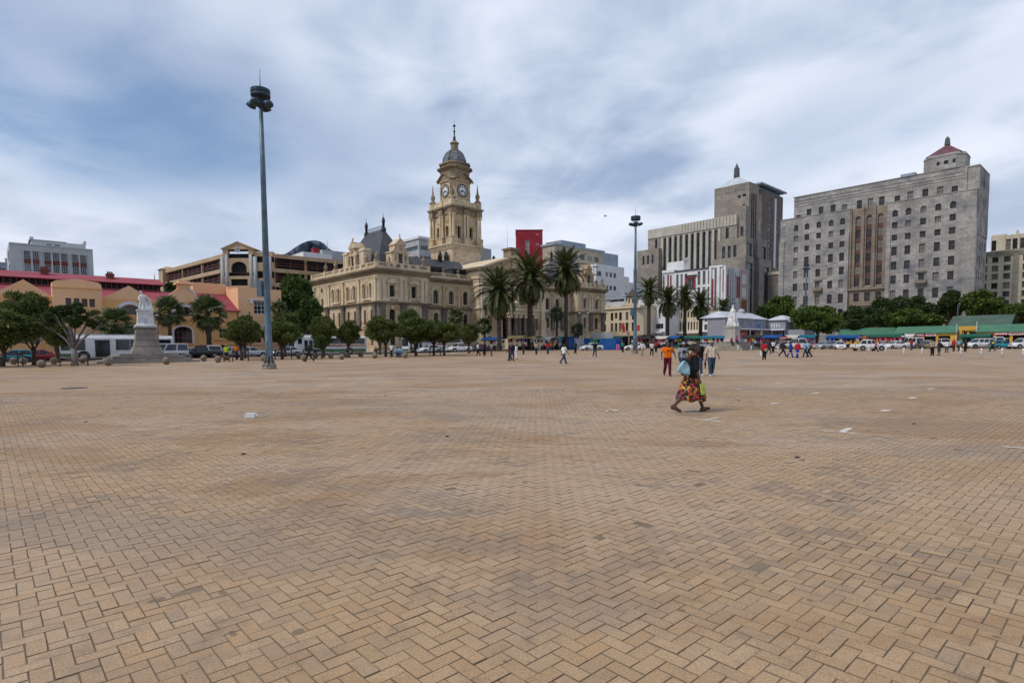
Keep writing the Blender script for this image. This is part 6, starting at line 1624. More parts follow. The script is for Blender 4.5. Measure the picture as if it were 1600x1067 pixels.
# ------------------------------------------------------------------ statues
sp = at(227, 500, gp(226, 567.5).y + 4.2); sp.z = gz(sp.y) - .05
st1 = thing('statue', 'white marble statue in robes on a tall stepped granite pedestal beside the bus', 'statue', sp, R(37))
stp = MB()
for k in range(4): w_ = 4.4 - k*.62; stp.box(-w_, w_, -w_*.95, w_*.95, k*.24, k*.24+.24)
stp.obj('step_base', M['pedestal'], st1)
cyc = MB(); z = .96
for k, (a, b_) in enumerate(((1.46,1.24),(1.2,1.06),(1.04,.97),(.95,.92))):
    h = .66; cyc.taper(-a, a, -a, a, z, z+h-.03, b_/a); cyc.box(-b_+.03, b_-.03, -b_+.03, b_-.03, z+h-.03, z+h); z += h
cyc.box(-1.04,1.04,-1.04,1.04,z,z+.16); z += .16
cyc.obj('pedestal', M['pedestal'], st1)
pl_ = MB(); pl_.box(-.98,.98,-.98,.98,z,z+.14); pl_.taper(-.92,.92,-.92,.92,z+.14,z+.42,.8); pl_.taper(-.74,.74,-.74,.74,z+.42,z+1.7,.93); pl_.box(-.76,.76,-.76,.76,z+1.7,z+1.86); z += 1.86
pl_.obj('marble_plinth', M['marble'], st1)
V3 = lambda p, r, q, t_: ((p, r), (q, t_))
caps = [V3((.05,.1,.05),.52,(-.02,.05,.55),.36), V3((-.02,.02,.55),.36,(-.10,0,1.05),.24), V3((-.10,0,1.0),.25,(-.18,-.02,1.42),.24), V3((-.22,-.03,1.5),.12,(-.05,-.02,1.5),.12), V3((-.20,-.03,1.55),.08,(-.27,-.06,1.76),.075), V3((-.27,-.06,1.80),.115,(-.29,-.08,1.88),.11), V3((-.38,-.1,1.84),.03,(-.39,-.12,1.80),.03),
        V3((-.38,-.05,1.46),.10,(-.52,-.18,1.12),.08), V3((-.52,-.18,1.12),.08,(-.40,-.40,.92),.06), V3((.06,-.02,1.46),.10,(.30,-.08,1.18),.085), V3((.30,-.08,1.18),.08,(.50,-.22,.98),.06), V3((.12,.15,1.4),.16,(.42,.2,.75),.17), V3((.42,.2,.75),.18,(.52,.22,.05),.3), V3((-.1,.25,1.3),.2,(.1,.4,.1),.34), V3((.52,-.2,.95),.08,(.55,-.2,.2),.14), V3((-.42,-.2,.02),.17,(-.36,-.12,.8),.09), V3((-.15,-.4,.05),.16,(-.12,-.2,.9),.10), V3((.18,-.38,.05),.16,(.02,-.2,.9),.09), V3((.42,-.3,.05),.15,(.2,-.15,.8),.08)]
link('figure', blob_mesh('figure', caps, [M['marble']], .026, 2), st1, (0, 0, z))
sp = Vector((at(1145, 500, 104).x, 104, gz(104)-.05))
st2 = thing('statue', 'tall white draped statue on a pale granite block with stepped mound', 'statue', sp, ROT_B)
stp = MB()
for k in range(5): w_ = 3.7 - k*.5; stp.box(-w_, w_, -w_, w_, k*.32, k*.32+.32)
stp.obj('step_base', M['pedestal'], st2)
pl_ = MB(); pl_.taper(-1.15,1.15,-1.15,1.15,1.6,2.0,.88); pl_.taper(-1.0,1.0,-1.0,1.0,2.0,3.9,.93); pl_.box(-1.0,1.0,-1.0,1.0,3.9,4.1); pl_.box(-1.1,1.1,-1.1,1.1,4.1,4.3); pl_.obj('pedestal', M['plinth'], st2)
caps = [(((0,0,.15),.95),((0,0,1.4),.72)), (((0,0,1.4),.72),((0,0,2.6),.55)), (((0,0,2.6),.52),((.02,0,3.2),.26)), (((.02,-.05,3.35),.22),((.02,-.05,3.5),.2)), (((0,0,3.4),.15),((.03,0,3.9),.07))]
for k in range(9):
    a = k*.7; caps.append((((1.0*math.cos(a),1.0*math.sin(a),.05),.16),((.5*math.cos(a),.5*math.sin(a),2.6),.09)))
link('figure', blob_mesh('figure', caps, [M['marble']], .07, 2), st2, (0, 0, 4.3))

# ------------------------------------------------------------------ bollards, tree guards
bm_ = MB(); bm_.lathe([(.22,0),(.2,.06)], 10); bm_.ball((0,0,.35), .335, 14, 10); bme = bm_.mesh('stone_bollard', [M['ballstone']])
balls = [(21.6,569.5),(36.6,569.5),(65,574.5),(84.5,569),(129,567.5),(169.5,571.5),(172,566),(260,569.5),(284,563.5),(318.5,564.5),(341,566.5),(412,564.5),(467,560.5),(475,564),(493,560),(517,560),(534,562),(541,558.5),(563,557.5),(586,560),(633,559.5)]
near_ = ['at the far left behind the first timber rail', 'in front of the rear half of the teal car', 'in front of the second clipped tree', 'in front of the nose of the red car', 'right of the leaning pale trunk by the bus front', 'in front of the left end of the statue steps', 'behind the left end of the statue steps', 'in front of the right end of the statue steps', 'behind the right end of the statue steps',
         'in front of the black pickup', 'left of the traffic warden', 'just left of the nearest light mast', 'in front of the tail of the silver sedan', 'behind the man in dark clothes', 'under the small bright tree', 'before the middle of the coach', 'lone one nearest the square before the coach', 'before the rear wheel of the coach', 'by the timber rail right of the coach', 'left of the broad clipped trees', 'beside the pair sitting under the clipped trees']
for (u, v), n_ in zip(balls, near_):
    p = gpt(u, v); o = link('stone_bollard', bme, None, p, random.random()*3)
    tag(o, 'round stone ball bollard ' + n_, 'bollard', 'stone ball bollards along the edge of the square')
pm_ = MB(); pm_.lathe([(.1,0),(.095,.78),(.075,.86),(.02,.9)], 10); pme_ = pm_.mesh('bollard_post', [M['white']]); band = MB(); band.lathe([(.105,.62),(.103,.7)], 10); bnm = band.mesh('reflector_band', [M['conc']])
posts = [(1153,548.5),(1173.6,549),(1215.5,552.5),(1357,551),(1384,552),(1412,556),(1440.5,556.5),(1501,557),(1533,557.5),(1565.7,558),(1598.5,559)]
pn = ['before the draped statue', 'right of the draped statue steps', 'between the woman in red and the man with backpack', 'in front of the white pickup', 'in front of the stall with pink clothes', 'in front of the parked white van', 'just left of the man in a tan jacket', 'right of the three standing people', 'in front of the white estate car', 'below the teal hatchback', 'cut by the right edge']
for (u, v), n_ in zip(posts, pn):
    t = thing('bollard_post', 'thin white bollard post ' + n_, 'bollard', gpt(u, v), 0, 'white bollard posts on the paving'); link('post', pme_, t); link('reflector_band', bnm, t)
def guard(u, v, w=2.2, label='', rot=None):
    t = thing('tree_guard', label, 'tree guard', gpt(u, v), ROT_A if rot is None else rot, 'timber rails guarding the clipped trees')
    for x in (-w/2, w/2): b = MB(); b.box(x-.05, x+.05, -.05, .05, 0, 1.15); b.obj('post', M['wood'], t)
    b = MB(); b.box(-w/2+.05, w/2-.05, -.03, .03, 1.02, 1.12); b.obj('top_rail', M['wood'], t)
    b = MB(); b.tube([(-w/2,-.06,1.0),(w/2,-.06,.35)], .04, 5); b.obj('brace', M['wood'], t)
for u, v, w, n_ in ((14,573.5,1.9,'round the first clipped tree at the left'),(50,570.5,2.0,'in front of the teal and red cars'),(116,572,2.0,'round the thin open tree by the bus'),(376,564.5,1.6,'left of the nearest light mast'),(443,561.5,1.9,'right of the nearest light mast'),(507,560,2.0,'under the small bright tree'),(556,559,1.8,'near the coach tail'),(600,557.5,2.0,'under the broad clipped trees'),(680,555,1.8,'by the white parked car')):
    guard(u, v, w, 'brown timber tree guard rail ' + n_)

# ------------------------------------------------------------------ trees
def leaf_quads(V, F, c, r, n, sz, rg, upb=0.3, shell_=0.55, asp=1.6):
    for _ in range(n):
        while True:
            x, y, z = rg.uniform(-1,1), rg.uniform(-1,1), rg.uniform(-1,1)
            d = x*x+y*y+z*z
            if d <= 1 and (d > shell_*shell_ or rg.random() < .28): break
        px, py, pz = c[0]+x*r[0], c[1]+y*r[1], c[2]+z*r[2]
        a = Vector((x+rg.gauss(0,.7), y+rg.gauss(0,.7), z+upb+rg.gauss(0,.7))).normalized()
        b = a.cross(Vector((rg.gauss(0,1), rg.gauss(0,1), rg.gauss(0,1)))).normalized()
        s = sz*rg.uniform(.6,1.35); L = s*asp
        i = len(V)
        ax, ay, az = a*L; bx, by, bz = b*(s*.5)
        V.append((px-bx, py-by, pz-bz)); V.append((px+bx, py+by, pz+bz)); V.append((px+ax+bx*.5, py+ay+by*.5, pz+az+bz*.5)); V.append((px+ax-bx*.5, py+ay-by*.5, pz+az-bz*.5))
        F.append((i, i+1, i+2, i+3))
def crown_mesh(lobes, n, sz, mat, seed, upb=.3, shell_=.55, asp=1.6, lumps=0):
    rg = random.Random(seed); V, F = [], []
    if lumps:      # many small clumps spread over every lobe
        L2 = []
        for c, r in lobes:
            for _ in range(lumps):
                th, ph = rg.uniform(0, 2*math.pi), math.acos(rg.uniform(-1, 1)); q = rg.uniform(.55, .92)
                d = (math.sin(ph)*math.cos(th), math.sin(ph)*math.sin(th), math.cos(ph)); k = rg.uniform(.26, .42)
                L2.append(((c[0]+d[0]*r[0]*q, c[1]+d[1]*r[1]*q, c[2]+d[2]*r[2]*q), (r[0]*k, r[1]*k, r[2]*k*.85)))
        lobes = L2
    tot = sum(r[0]*r[1]+r[1]*r[2]+r[0]*r[2] for c, r in lobes)
    for c, r in lobes: leaf_quads(V, F, c, r, int(n*(r[0]*r[1]+r[1]*r[2]+r[0]*r[2])/tot), sz, rg, upb, shell_, asp)
    me = bpy.data.meshes.new('crown'); me.from_pydata(V, [], F); me.materials.append(M[mat]); return me
def trunk_mesh(h, r, limbs, seed, mat='bark', lean=.1, spread=1.0, rise=1.2):
    rg = random.Random(seed); mb = MB()
    pts = [(0,0,-.1)]; x = y = 0
    for k in range(1, 5): x += rg.gauss(0, lean*.4); y += rg.gauss(0, lean*.4); pts.append((x, y, h*k/4))
    mb.tube(pts, [r*1.25, r, r*.92, r*.85, r*.75], 8)
    for k in range(limbs):
        a = k*2*math.pi/limbs + rg.uniform(-.4,.4); s = rg.uniform(.7,1.1)*spread; t0 = Vector(pts[-1]) - Vector((0,0,rg.uniform(0,.25)*h))
        m1 = t0 + Vector((math.cos(a)*s*.5, math.sin(a)*s*.5, rise*.5)); e = t0 + Vector((math.cos(a)*s, math.sin(a)*s, rise*rg.uniform(.85,1.2)))
        mb.tube([t0, m1, e], [r*.5, r*.36, r*.15], 6)
        for q in range(2): mb.tube([m1, m1 + Vector((rg.gauss(0,.4)*spread, rg.gauss(0,.4)*spread, rise*.5))], [r*.25, r*.08], 5)
    return mb.mesh('trunk', [M[mat]])
def tree(name, label, loc, cme_, tme, sx=1.0, sz=1.0, rot=0.0, group=None, cat='tree'):
    t = thing(name, label, cat, loc, rot, group)
    c = link('crown', cme_, t); c.scale = (sx, sx, sz); k = link('trunk', tme, t); k.scale = (1, 1, sz if sz < 1 else 1)
    return t
clip = [crown_mesh([((0,0,2.75),(1.55,1.55,1.2)), ((.3,.1,3.4),(1.1,1.1,.8))], 15000, .085, 'leafclip', 11, .6, .5, 2.2, lumps=30),
        crown_mesh([((0,0,2.7),(1.7,1.6,1.25)), ((-.3,0,3.2),(1.2,1.2,1.0))], 15000, .085, 'leafclip', 12, .6, .5, 2.2, lumps=30),
        crown_mesh([((0,0,2.6),(1.5,1.5,1.1)), ((.2,-.2,3.3),(1.15,1.15,.9))], 15000, .085, 'leafclip', 13, .6, .5, 2.2, lumps=30)]
ctr = [trunk_mesh(1.7, .17, 5, 21), trunk_mesh(1.7, .2, 4, 22)]
CG = 'clipped trees along the edge of the square'
def ctree(u, v, w, top, label, k=0, kind='clipped_tree', bottom=None):
    p = gpt(u, v); sc_ = p.y/FPX
    W_ = w*sc_/2.75; Ht = (v-top)*sc_/4.0
    tree(kind, label, p, clip[k], ctr[k % 2], W_, Ht, random.uniform(0, 6), CG)
ctree(4, 573, 86, 487, 'clipped dark tree cut by the left edge with a bare trunk', 1)
ctree(53, 570.5, 62, 463, 'tallest dense clipped tree at the left, before the red car', 2)
ctree(378, 563, 42, 503, 'two tiered clipped tree left of the nearest mast', 0); ctree(383, 560, 38, 497, 'smaller clipped tree behind the two tiered one left of mast', 2)
ctree(441, 561.5, 47, 506, 'round clipped tree just right of the nearest mast', 0); ctree(446, 557.5, 42, 493, 'clipped tree behind the round one right of mast', 2)
ctree(505, 559, 36, 497, 'clipped tree in front of the coach cab', 1); ctree(545, 558, 30, 504, 'narrow clipped tree before the coach windows', 2)
ctree(603, 557, 48, 502, 'broad clipped tree before the corner of the city hall', 0); ctree(594, 554, 34, 497, 'clipped tree hidden half behind the broad one at hall corner', 2)
ctree(650, 556, 50, 499, 'broad clipped tree with forked trunk left of the white car', 1); ctree(643, 552, 34, 487, 'taller clipped tree behind the forked one', 2)
ctree(678, 555, 40, 503, 'clipped tree behind the white parked car', 2); ctree(694, 556, 46, 506, 'broad clipped tree in front of the white pickup', 0); ctree(733, 552, 30, 508, 'last clipped tree of the row, right of the white pickup', 2)
brt = crown_mesh([((0,0,1.9),(1.0,1.0,.7)), ((.1,0,2.3),(.7,.7,.5))], 4500, .075, 'leafbright', 15, .5, .6, 2.0, lumps=14)
p = gpt(502, 560.5); tree('small_tree', 'small bright green tree in front of the coach door', p, brt, trunk_mesh(1.5,.07,4,23,spread=.6,rise=.6), .85, 1.0)
# the thin open tree with pale limbs
scr = crown_mesh([((-1.6,0,4.7),(1.1,.9,.6)), ((-.4,.4,5.2),(1.2,1.0,.55)), ((1.2,-.2,4.6),(1.2,.9,.6)), ((2.0,.3,3.7),(.9,.8,.5)), ((.4,-.6,3.9),(.9,.8,.4)), ((-2.2,0,3.9),(.7,.6,.5))], 9000, .08, 'leafdark', 16, .4, .5, 2.2, lumps=9)
tb = MB(); tb.tube([(0,0,-.1),(.03,0,.9),(0,0,1.6)], [.3,.26,.2], 8)
rg = random.Random(5)
for a, l, e in ((2.9,2.3,3.4),(3.4,1.4,4.4),(1.2,.6,4.6),(.2,1.5,4.1),(-.3,2.3,3.2),(4.6,.9,3.6),(2.2,1.0,4.9)):
    m1 = Vector((math.cos(a)*l*.35, math.sin(a)*.4*l*.35, 1.6+(e-1.6)*.45)); q = Vector((math.cos(a)*l, math.sin(a)*.5*l, e))
    tb.tube([(0,0,1.4), m1, q], [.11,.085,.03], 6)
    for _ in range(3): tb.tube([m1.lerp(q, rg.uniform(.2,.8)), q + Vector((rg.gauss(0,.5), rg.gauss(0,.4), rg.gauss(.3,.3)))], [.045,.015], 5)
p = gpt(117, 572); t = thing('open_tree', 'thin open tree with pale bare limbs in front of the bus', 'tree', p, 0, None); link('crown', scr, t); link('trunk', tb.mesh('trunk', [M['palebark']]), t)
p = Vector((at(87,500,62).x, 62, gz(62))); tree('clipped_tree', 'dark tree behind the tallest clipped one, left of the bus front', p, clip[2], trunk_mesh(2.2,.26,4,29), .75, 1.05, 1.0, CG)
# big leafy trees
def bigtree(label, u, v0, v1, w, Y, mat='leaffig', seed=1, n=9000, squash=1.0, sz=.3, lob=5, group=None, name='leafy_tree', trunk_h=None):
    sc_ = Y/FPX; W_ = w*sc_/2; g0 = gz(Y)
    zt = at(u, v0, Y).z - g0; zb = max(.8, at(u, v1, Y).z - g0)
    rg_ = random.Random(seed); hz = (zt-zb)/2; cz = (zt+zb)/2
    lobes = [((0,0,cz), (W_*.62, W_*.55, hz*.8))]
    for k in range(lob):
        a = k*2*math.pi/lob + rg_.uniform(-.4,.4); q = rg_.uniform(.42,.62)
        rz = hz*rg_.uniform(.42,.66); lobes.append(((math.cos(a)*W_*q, math.sin(a)*W_*q*.8, cz + rg_.uniform(-.45,.5)*hz), (W_*rg_.uniform(.33,.46), W_*rg_.uniform(.33,.46), rz)))
    lobes.append(((rg_.uniform(-.2,.2)*W_, 0, zt-hz*.36), (W_*.42, W_*.42, hz*.36)))
    cm_ = crown_mesh(lobes, n, sz, mat, seed+50, .3, .6, 1.5, lumps=12)
    tm = trunk_mesh(max(1.0, zb + hz*.35), .22+.02*zt, 5, seed, 'bark', .25, W_*.5, hz*.8)
    p_ = at(u, 500, Y); t_ = thing(name, label, 'tree', (p_.x, Y, g0), 0, group); link('crown', cm_, t_); link('trunk', tm, t_)
bigtree('tall bright green leafy tree left of the city hall', 462, 424, 512, 66, 98, 'leafbright', 31, 11000, sz=.24)
bigtree('leafy tree behind the clipped rows beside the hall side', 482, 462, 520, 46, 92, 'leafbright', 32, 6000, sz=.22); 
bigtree('dark shrubby tree peeping over the library roof', 270, 441, 470, 24, 108, 'leafdark', 33, 2200, sz=.22); bigtree('small dark tree between library gable and garage', 312, 453, 475, 20, 106, 'leafdark', 34, 1600, sz=.2)
FG = 'fig trees in front of the granite office building'
for k, (lb, u, v0, v1, w, Y, mt_, n, sz_) in enumerate((('small dark fig tree left, under the brown tower', 1194, 478, 500, 26, 160, 'leafdark', 3000, .34), ('rounded green fig tree behind the lilac shops', 1219, 461, 505, 56, 158, 'leaffig', 7000, .36), ('widest fig tree with bright top and low spreading limbs', 1277, 476, 522, 92, 122, 'leaffig', 12000, .27),
        ('dark fig tree left of the green market roof', 1338, 479, 528, 62, 134, 'leafdark', 8000, .3), ('dark fig tree rising above the small market roof', 1382, 465, 520, 62, 140, 'leafdark', 8000, .32), ('dark ragged fig tree with top against the balcony', 1424, 464, 512, 66, 142, 'leafdark', 8000, .32), ('low bright fig tree over the middle market roof', 1425, 484, 517, 92, 126, 'leaffig', 11000, .28),
        ('upright dark fig tree left of the cream block', 1481, 454, 503, 44, 146, 'leafdark', 7000, .33), ('wide layered fig tree in front of the cream block', 1533, 452, 503, 72, 142, 'leaffig', 10000, .32), ('green fig tree cut by the right edge above the market', 1590, 476, 512, 62, 128, 'leaffig', 8000, .29))):
    bigtree(lb, u, v0, v1, w, Y, mt_, 61+k, n, sz=sz_, lob=6, group=FG, name='fig_tree')
# ------------------------------------------------------------------ palms
def frond_mesh(L, droop, seed, mat='frond', n=28, ll=.56):
    rg_ = random.Random(seed); mb = MB(); pts = []; x = z = 0.0; ang = 0.0
    for k in range(8):
        pts.append((x, 0, z)); ang = -droop*(k/7.0)**1.4; x += L/7*math.cos(ang); z += L/7*math.sin(ang)
    mb.tube(pts, [.05,.045,.04,.034,.028,.02,.014,.008], 4)
    def pos(t): f = t*7; i = min(6, int(f)); a, b = Vector(pts[i]), Vector(pts[i+1]); return a.lerp(b, f-i), (b-a).normalized()
    for k in range(n):
        t = .1 + .9*k/(n-1); p, d = pos(t); l = ll*(1.0 - .55*abs(t-.45)/.55)*rg_.uniform(.85,1.1)
        for s in (-1, 1):
            side = Vector((0, s, 0)); up_ = Vector((-d.z, 0, d.x))
            dr = (d*.75 + side*.72 + up_*rg_.uniform(.05,.4)).normalized(); tip = p + dr*l + Vector((0,0,-.14*l)); w_ = d*.075
            mb.face([p-w_, p+w_, tip+w_*.25, tip-w_*.25])
    return mb.mesh('frond', [M[mat]])
FR = [frond_mesh(3.3, .75, 1), frond_mesh(3.4, 1.15, 2), frond_mesh(3.2, 1.55, 3)]
FD = frond_mesh(2.6, 1.3, 4, 'fronddry', 18, .4)
def palm_trunk(h, r, seed, skirt=True):
    rg_ = random.Random(seed); mb = MB(); prof = []; n = int(h/.28)
    lx, ly = rg_.gauss(0, .015), rg_.gauss(0, .015)
    for k in range(n+1):
        f = k/n; rr_ = r*(1.25-.25*min(1, f*6))*(1-.12*f); prof.append((rr_*(1.0 if k % 2 else .91), h*f))
    mb.lathe(prof, 10, sm=False)
    if skirt:      # cut frond bases under the crown
        for k in range(110):
            a = k*2.4; z = h-1.7+1.75*k/110; q = r*(1.0+.35*(k/110)); mb.xf = Matrix.Translation((q*.8*math.cos(a), q*.8*math.sin(a), z)) @ Matrix.Rotation(a, 4, 'Z') @ Matrix.Rotation(R(-55), 4, 'Y')
            mb.box(0, rg_.uniform(.2,.42), -.07, .07, -.03, .03)
        mb.xf = None
    return mb.mesh('trunk', [M['palmbark']])
def date_palm(label, u, v, Y, R_, seed, tr=.42, n=104):
    g0 = gz(Y); p = at(u, v, Y); h = p.z - g0; k_ = R_*Y/FPX/2.75
    t = thing('date_palm', label, 'palm tree', (p.x, Y, g0), 0, 'tall date palms in front of the buildings')
    link('trunk', palm_trunk(h, tr, seed), t)
    rg_ = random.Random(seed)
    for i in range(n):
        f = i/(n-1); el = R(82) - R(142)*f**1.1 + rg_.gauss(0, .07); az = i*2.399963 + rg_.gauss(0, .12)
        me_ = FR[0 if f < .3 else (1 if f < .68 else 2)] if not (f > .93 and i % 3 == 0) else FD
        o = link('frond', me_, t); s_ = k_*rg_.uniform(.86,1.08)*(.8 if f < .08 else 1)
        o.matrix_local = Matrix.Translation((0,0,h+.25-.5*f)) @ Matrix.Rotation(az, 4, 'Z') @ Matrix.Rotation(-el, 4, 'Y') @ Matrix.Diagonal((s_,s_,s_,1))
date_palm('lowest of the three big date palms, with yellowish fronds, before the portico', 779, 455, 111, 37, 71, .46)
date_palm('big date palm with thick trunk in front of the red tower', 828, 434, 116, 37, 72, .62, 112)
date_palm('tallest big date palm with slim trunk right of the hall portico', 884.5, 424, 117, 33, 73, .40)
for k, (u, v, r_, lb) in enumerate(((1014, 455, 21, 'first and tallest palm of the right row, beside the mast'), (1043.5, 470, 23, 'second palm of the right row, full crown with orange fruit stalks'), (1070.5, 464, 19, 'middle palm of the right row, tucked between two fuller crowns'), (1095, 475, 22, 'fourth palm of the right row, before the art deco block'), (1131, 482, 17, 'shortest palm of the right row, just left of the draped statue'))):
    date_palm(lb, u, v, 142 + k*2, r_, 80+k, .5, 92)
def fan_mesh(seed, n=15):
    rg_ = random.Random(seed); mb = MB(); mb.tube([(0,0,0),(.5,0,.04),(1.0,0,.0)], [.03,.025,.02], 4)
    for k in range(n):
        a = R(-115) + R(230)*k/(n-1); L = .85*rg_.uniform(.9,1.1)*(1-.12*abs(a)/2); d = Vector((math.cos(a), math.sin(a), rg_.uniform(-.04,.1))); s = Vector((-math.sin(a), math.cos(a), 0)); b0 = Vector((1.0,0,0)); m1 = b0 + d*L*.62; tip = b0 + d*L + Vector((0,0,-.3*L))
        mb.face([b0, m1 - s*.085, m1 + s*.085]); mb.face([m1 - s*.085, tip - s*.02, tip + s*.02, m1 + s*.085])
    return mb.mesh('frond', [M['fan']])
FN = [fan_mesh(1), fan_mesh(2)]
def fan_palm(label, u, v, Y, R_, seed, tr=.2, n=36):
    g0 = gz(Y); p = at(u, v, Y); h = p.z - g0; k_ = R_*Y/FPX/1.68
    t = thing('fan_palm', label, 'palm tree', (p.x, Y, g0), 0, 'short fan palms in front of the buildings')
    link('trunk', palm_trunk(h, tr, seed, False), t); rg_ = random.Random(seed)
    for i in range(n):
        f = i/(n-1); el = R(80) - R(140)*f + rg_.gauss(0, .1); az = i*2.399963 + rg_.gauss(0, .2)
        o = link('frond', FN[i % 2], t); s_ = k_*rg_.uniform(.85,1.1)
        o.matrix_local = Matrix.Translation((0,0,h)) @ Matrix.Rotation(az, 4, 'Z') @ Matrix.Rotation(-el, 4, 'Y') @ Matrix.Rotation(rg_.uniform(-.5,.5), 4, 'X') @ Matrix.Diagonal((s_,s_,s_,1))
for k, (u, v, Y, r_, tr, lb) in enumerate(((181,507,76,27,.22,'fan palm behind the bus, left of the robed statue'), (264,488,78,25,.24,'fan palm just right of the robed statue'), (325,490,80,29,.36,'fan palm with thick rough trunk before the orange library'), (757,510,118,14,.26,'short fan palm left of the portico date palm'), (870,492,122,13,.24,'fan palm behind the slim lamp post at the hall'), (903,516,122,12,.26,'short fan palm before the right end of the hall'), (713,495,112,13,.22,'fan palm top above the clipped trees'), (436,486,90,16,.2,'fan palm behind the nearest mast'), (470,503,92,18,.22,'fan palm under the bright leafy tree'))):
    fan_palm(lb, u, v, Y, r_, 90+k, tr)

# ------------------------------------------------------------------ vehicles (forward is +x)
def on_lane(u, b, z=0.0):
    """the point of the lane b metres off the hall's front that lies in the direction of column u"""
    r = ray(u, 540); k = r.x
    o = HALL + E2*b
    a = (k*o.y - o.x)/(E1.x - k*E1.y)
    p = grid(a, b); p.z = gz(p.y) + z
    return p
CAR = {  # L, W, H, belt, clearance, bonnet z, boot z, cab base front, cab base rear, roof front, roof rear, wheel radius, axle front, axle rear
 'sedan':  (4.5, 1.74, 1.44, .92, .22, .86, .95, .95, -1.62, .15, -.98, .31, 1.38, -1.28),
 'hatch':  (3.9, 1.68, 1.46, .92, .22, .86, .95, .85, -1.88, .10, -1.45, .30, 1.22, -1.20),
 'suv':    (4.7, 1.82, 1.78, 1.08, .30, 1.04, 1.1, .98, -2.28, .38, -2.12, .37, 1.45, -1.35),
 'van':    (4.7, 1.75, 2.02, 1.12, .26, 1.05, 1.12, 1.95, -2.30, 1.25, -2.22, .33, 1.50, -1.35),
 'pickup': (5.1, 1.80, 1.74, 1.06, .32, 1.02, 1.06, 1.05, -.75, .42, -.55, .37, 1.60, -1.45)}
def car_build(kind, colour, canopy=None):
    L, W, H, belt, cl, bz, tz, cf, cr_, rf, rr, wr, af, ar = CAR[kind]
    t = bpy.data.objects.new(kind, None); COL.objects.link(t)
    w = W/2; P_ = M[colour]
    st = [(-L/2, .42, tz-.12, w*.80), (-L/2+.10, cl+.06, tz-.02, w*.93), (-L/2+.5, cl, tz, w*.99), (ar, cl, max(tz, belt-.02), w), (cr_, cl, belt, w), (cf-.05, cl, belt, w), (af, cl, bz+.02, w*.99), (L/2-.45, cl, bz-.06, w*.96), (L/2-.12, cl+.06, bz-.20, w*.88), (L/2, .40, bz-.34, w*.72)]
    st.sort(key=lambda s: s[0])
    mb = MB(); ring = []
    for x, zb, zs, hw in st:
        zm = zb + (zs-zb)*.55
        pr = [(-hw*.86, zb), (hw*.86, zb), (hw*.98, zb+.10), (hw, zm), (hw*.95, zs-.05), (hw*.82, zs), (-hw*.82, zs), (-hw*.95, zs-.05), (-hw, zm), (-hw*.98, zb+.10)]
        ring.append(mb.add([(x, y, z) for y, z in pr]))
    for a, b in zip(ring[:-1], ring[1:]):
        for k in range(10):
            l = (k+1) % 10; mb.f.append((a+k, a+l, b+l, b+k)); mb.mi.append(0); mb.sm.append(True)
    mb.f.append(tuple(ring[0]+k for k in reversed(range(10)))); mb.mi.append(0); mb.sm.append(False)
    mb.f.append(tuple(ring[-1]+k for k in range(10))); mb.mi.append(0); mb.sm.append(False)
    mb.obj('body', P_, t)
    def cabin(cf, cr_, rf, rr, mat, side=2, wind=True):
        c = MB(); b0, t0 = w*.88, w*.70
        A = [(cf,-b0,belt-.04),(cf,b0,belt-.04),(cr_,b0,belt-.04),(cr_,-b0,belt-.04)]
        B = [(rf,-t0,H-.06),(rf,t0,H-.06),(rr,t0,H-.06),(rr,-t0,H-.06)]
        C = [(rf-.16,-t0*.86,H),(rf-.16,t0*.86,H),(rr+.12,t0*.86,H),(rr+.12,-t0*.86,H)]
        for k in range(4):
            l = (k+1) % 4; c.face([A[l], A[k], B[k], B[l]][::-1]); c.face([B[l], B[k], C[k], C[l]][::-1])
        c.face(C[::-1][::-1]); c.obj('cabin', mat, t)
        def pane(nm, p, q, r_, s, ins=.09, off=.012):
            p, q, r_, s = map(Vector, (p, q, r_, s)); m_ = (p+q+r_+s)/4; nrm = (q-p).cross(s-p).normalized()
            if nrm.dot(m_ - Vector(((cf+cr_)/2, 0, belt))) < 0: nrm = -nrm
            pts = [m_ + (v_-m_)*(1-ins) + nrm*off for v_ in (p, q, r_, s)]
            g = MB(); g.face(pts); g.obj(nm, M['carglass'], t)
        if wind: pane('windscreen', A[0], A[1], B[1], B[0])
        pane('rear_window', A[2], A[3], B[3], B[2], .16)
        for sgn in (0, 1):
            a0, a1, b0_, b1 = (A[0], A[3], B[0], B[3]) if sgn == 0 else (A[1], A[2], B[1], B[2])
            for k in range(side):
                f0, f1 = k/side, (k+1)/side; V = lambda p, q, f: Vector(p).lerp(Vector(q), f)
                pane('side_window', V(a0,a1,f0), V(a0,a1,f1), V(b0_,b1,f1), V(b0_,b1,f0), .14)
    cabin(cf, cr_, rf, rr, P_, 3 if kind in ('suv', 'van') else 2)
    if canopy: cabin(cr_-.03, -L/2+.12, rr-.02, -L/2+.22, M[canopy], 1, False)
    elif kind == 'pickup':
        bd_ = MB(); bd_.box(-L/2+.14, cr_-.06, -w*.78, w*.78, tz+.004, tz+.01); bd_.obj('load_bed', M['black'], t)
    wm = MB(Matrix.Rotation(R(90), 4, 'X')); wm.lathe([(wr*.55,-.1),(wr*.93,-.1),(wr,-.06),(wr,.06),(wr*.93,.1),(wr*.55,.1)], 14)
    rm = MB(Matrix.Rotation(R(90), 4, 'X')); rm.lathe([(wr*.62,-.105),(wr*.2,-.12),(wr*.2,.12),(wr*.62,.105)], 10, sm=False)
    wme, rme = wm.mesh('wheel', [M['rubber']]), rm.mesh('rim', [M['chrome']])
    ach = MB(Matrix.Rotation(R(90), 4, 'X')); ach.lathe([(wr*1.22,-.02),(wr*1.22,.02)], 16); ame = ach.mesh('wheel_arch', [M['black']])
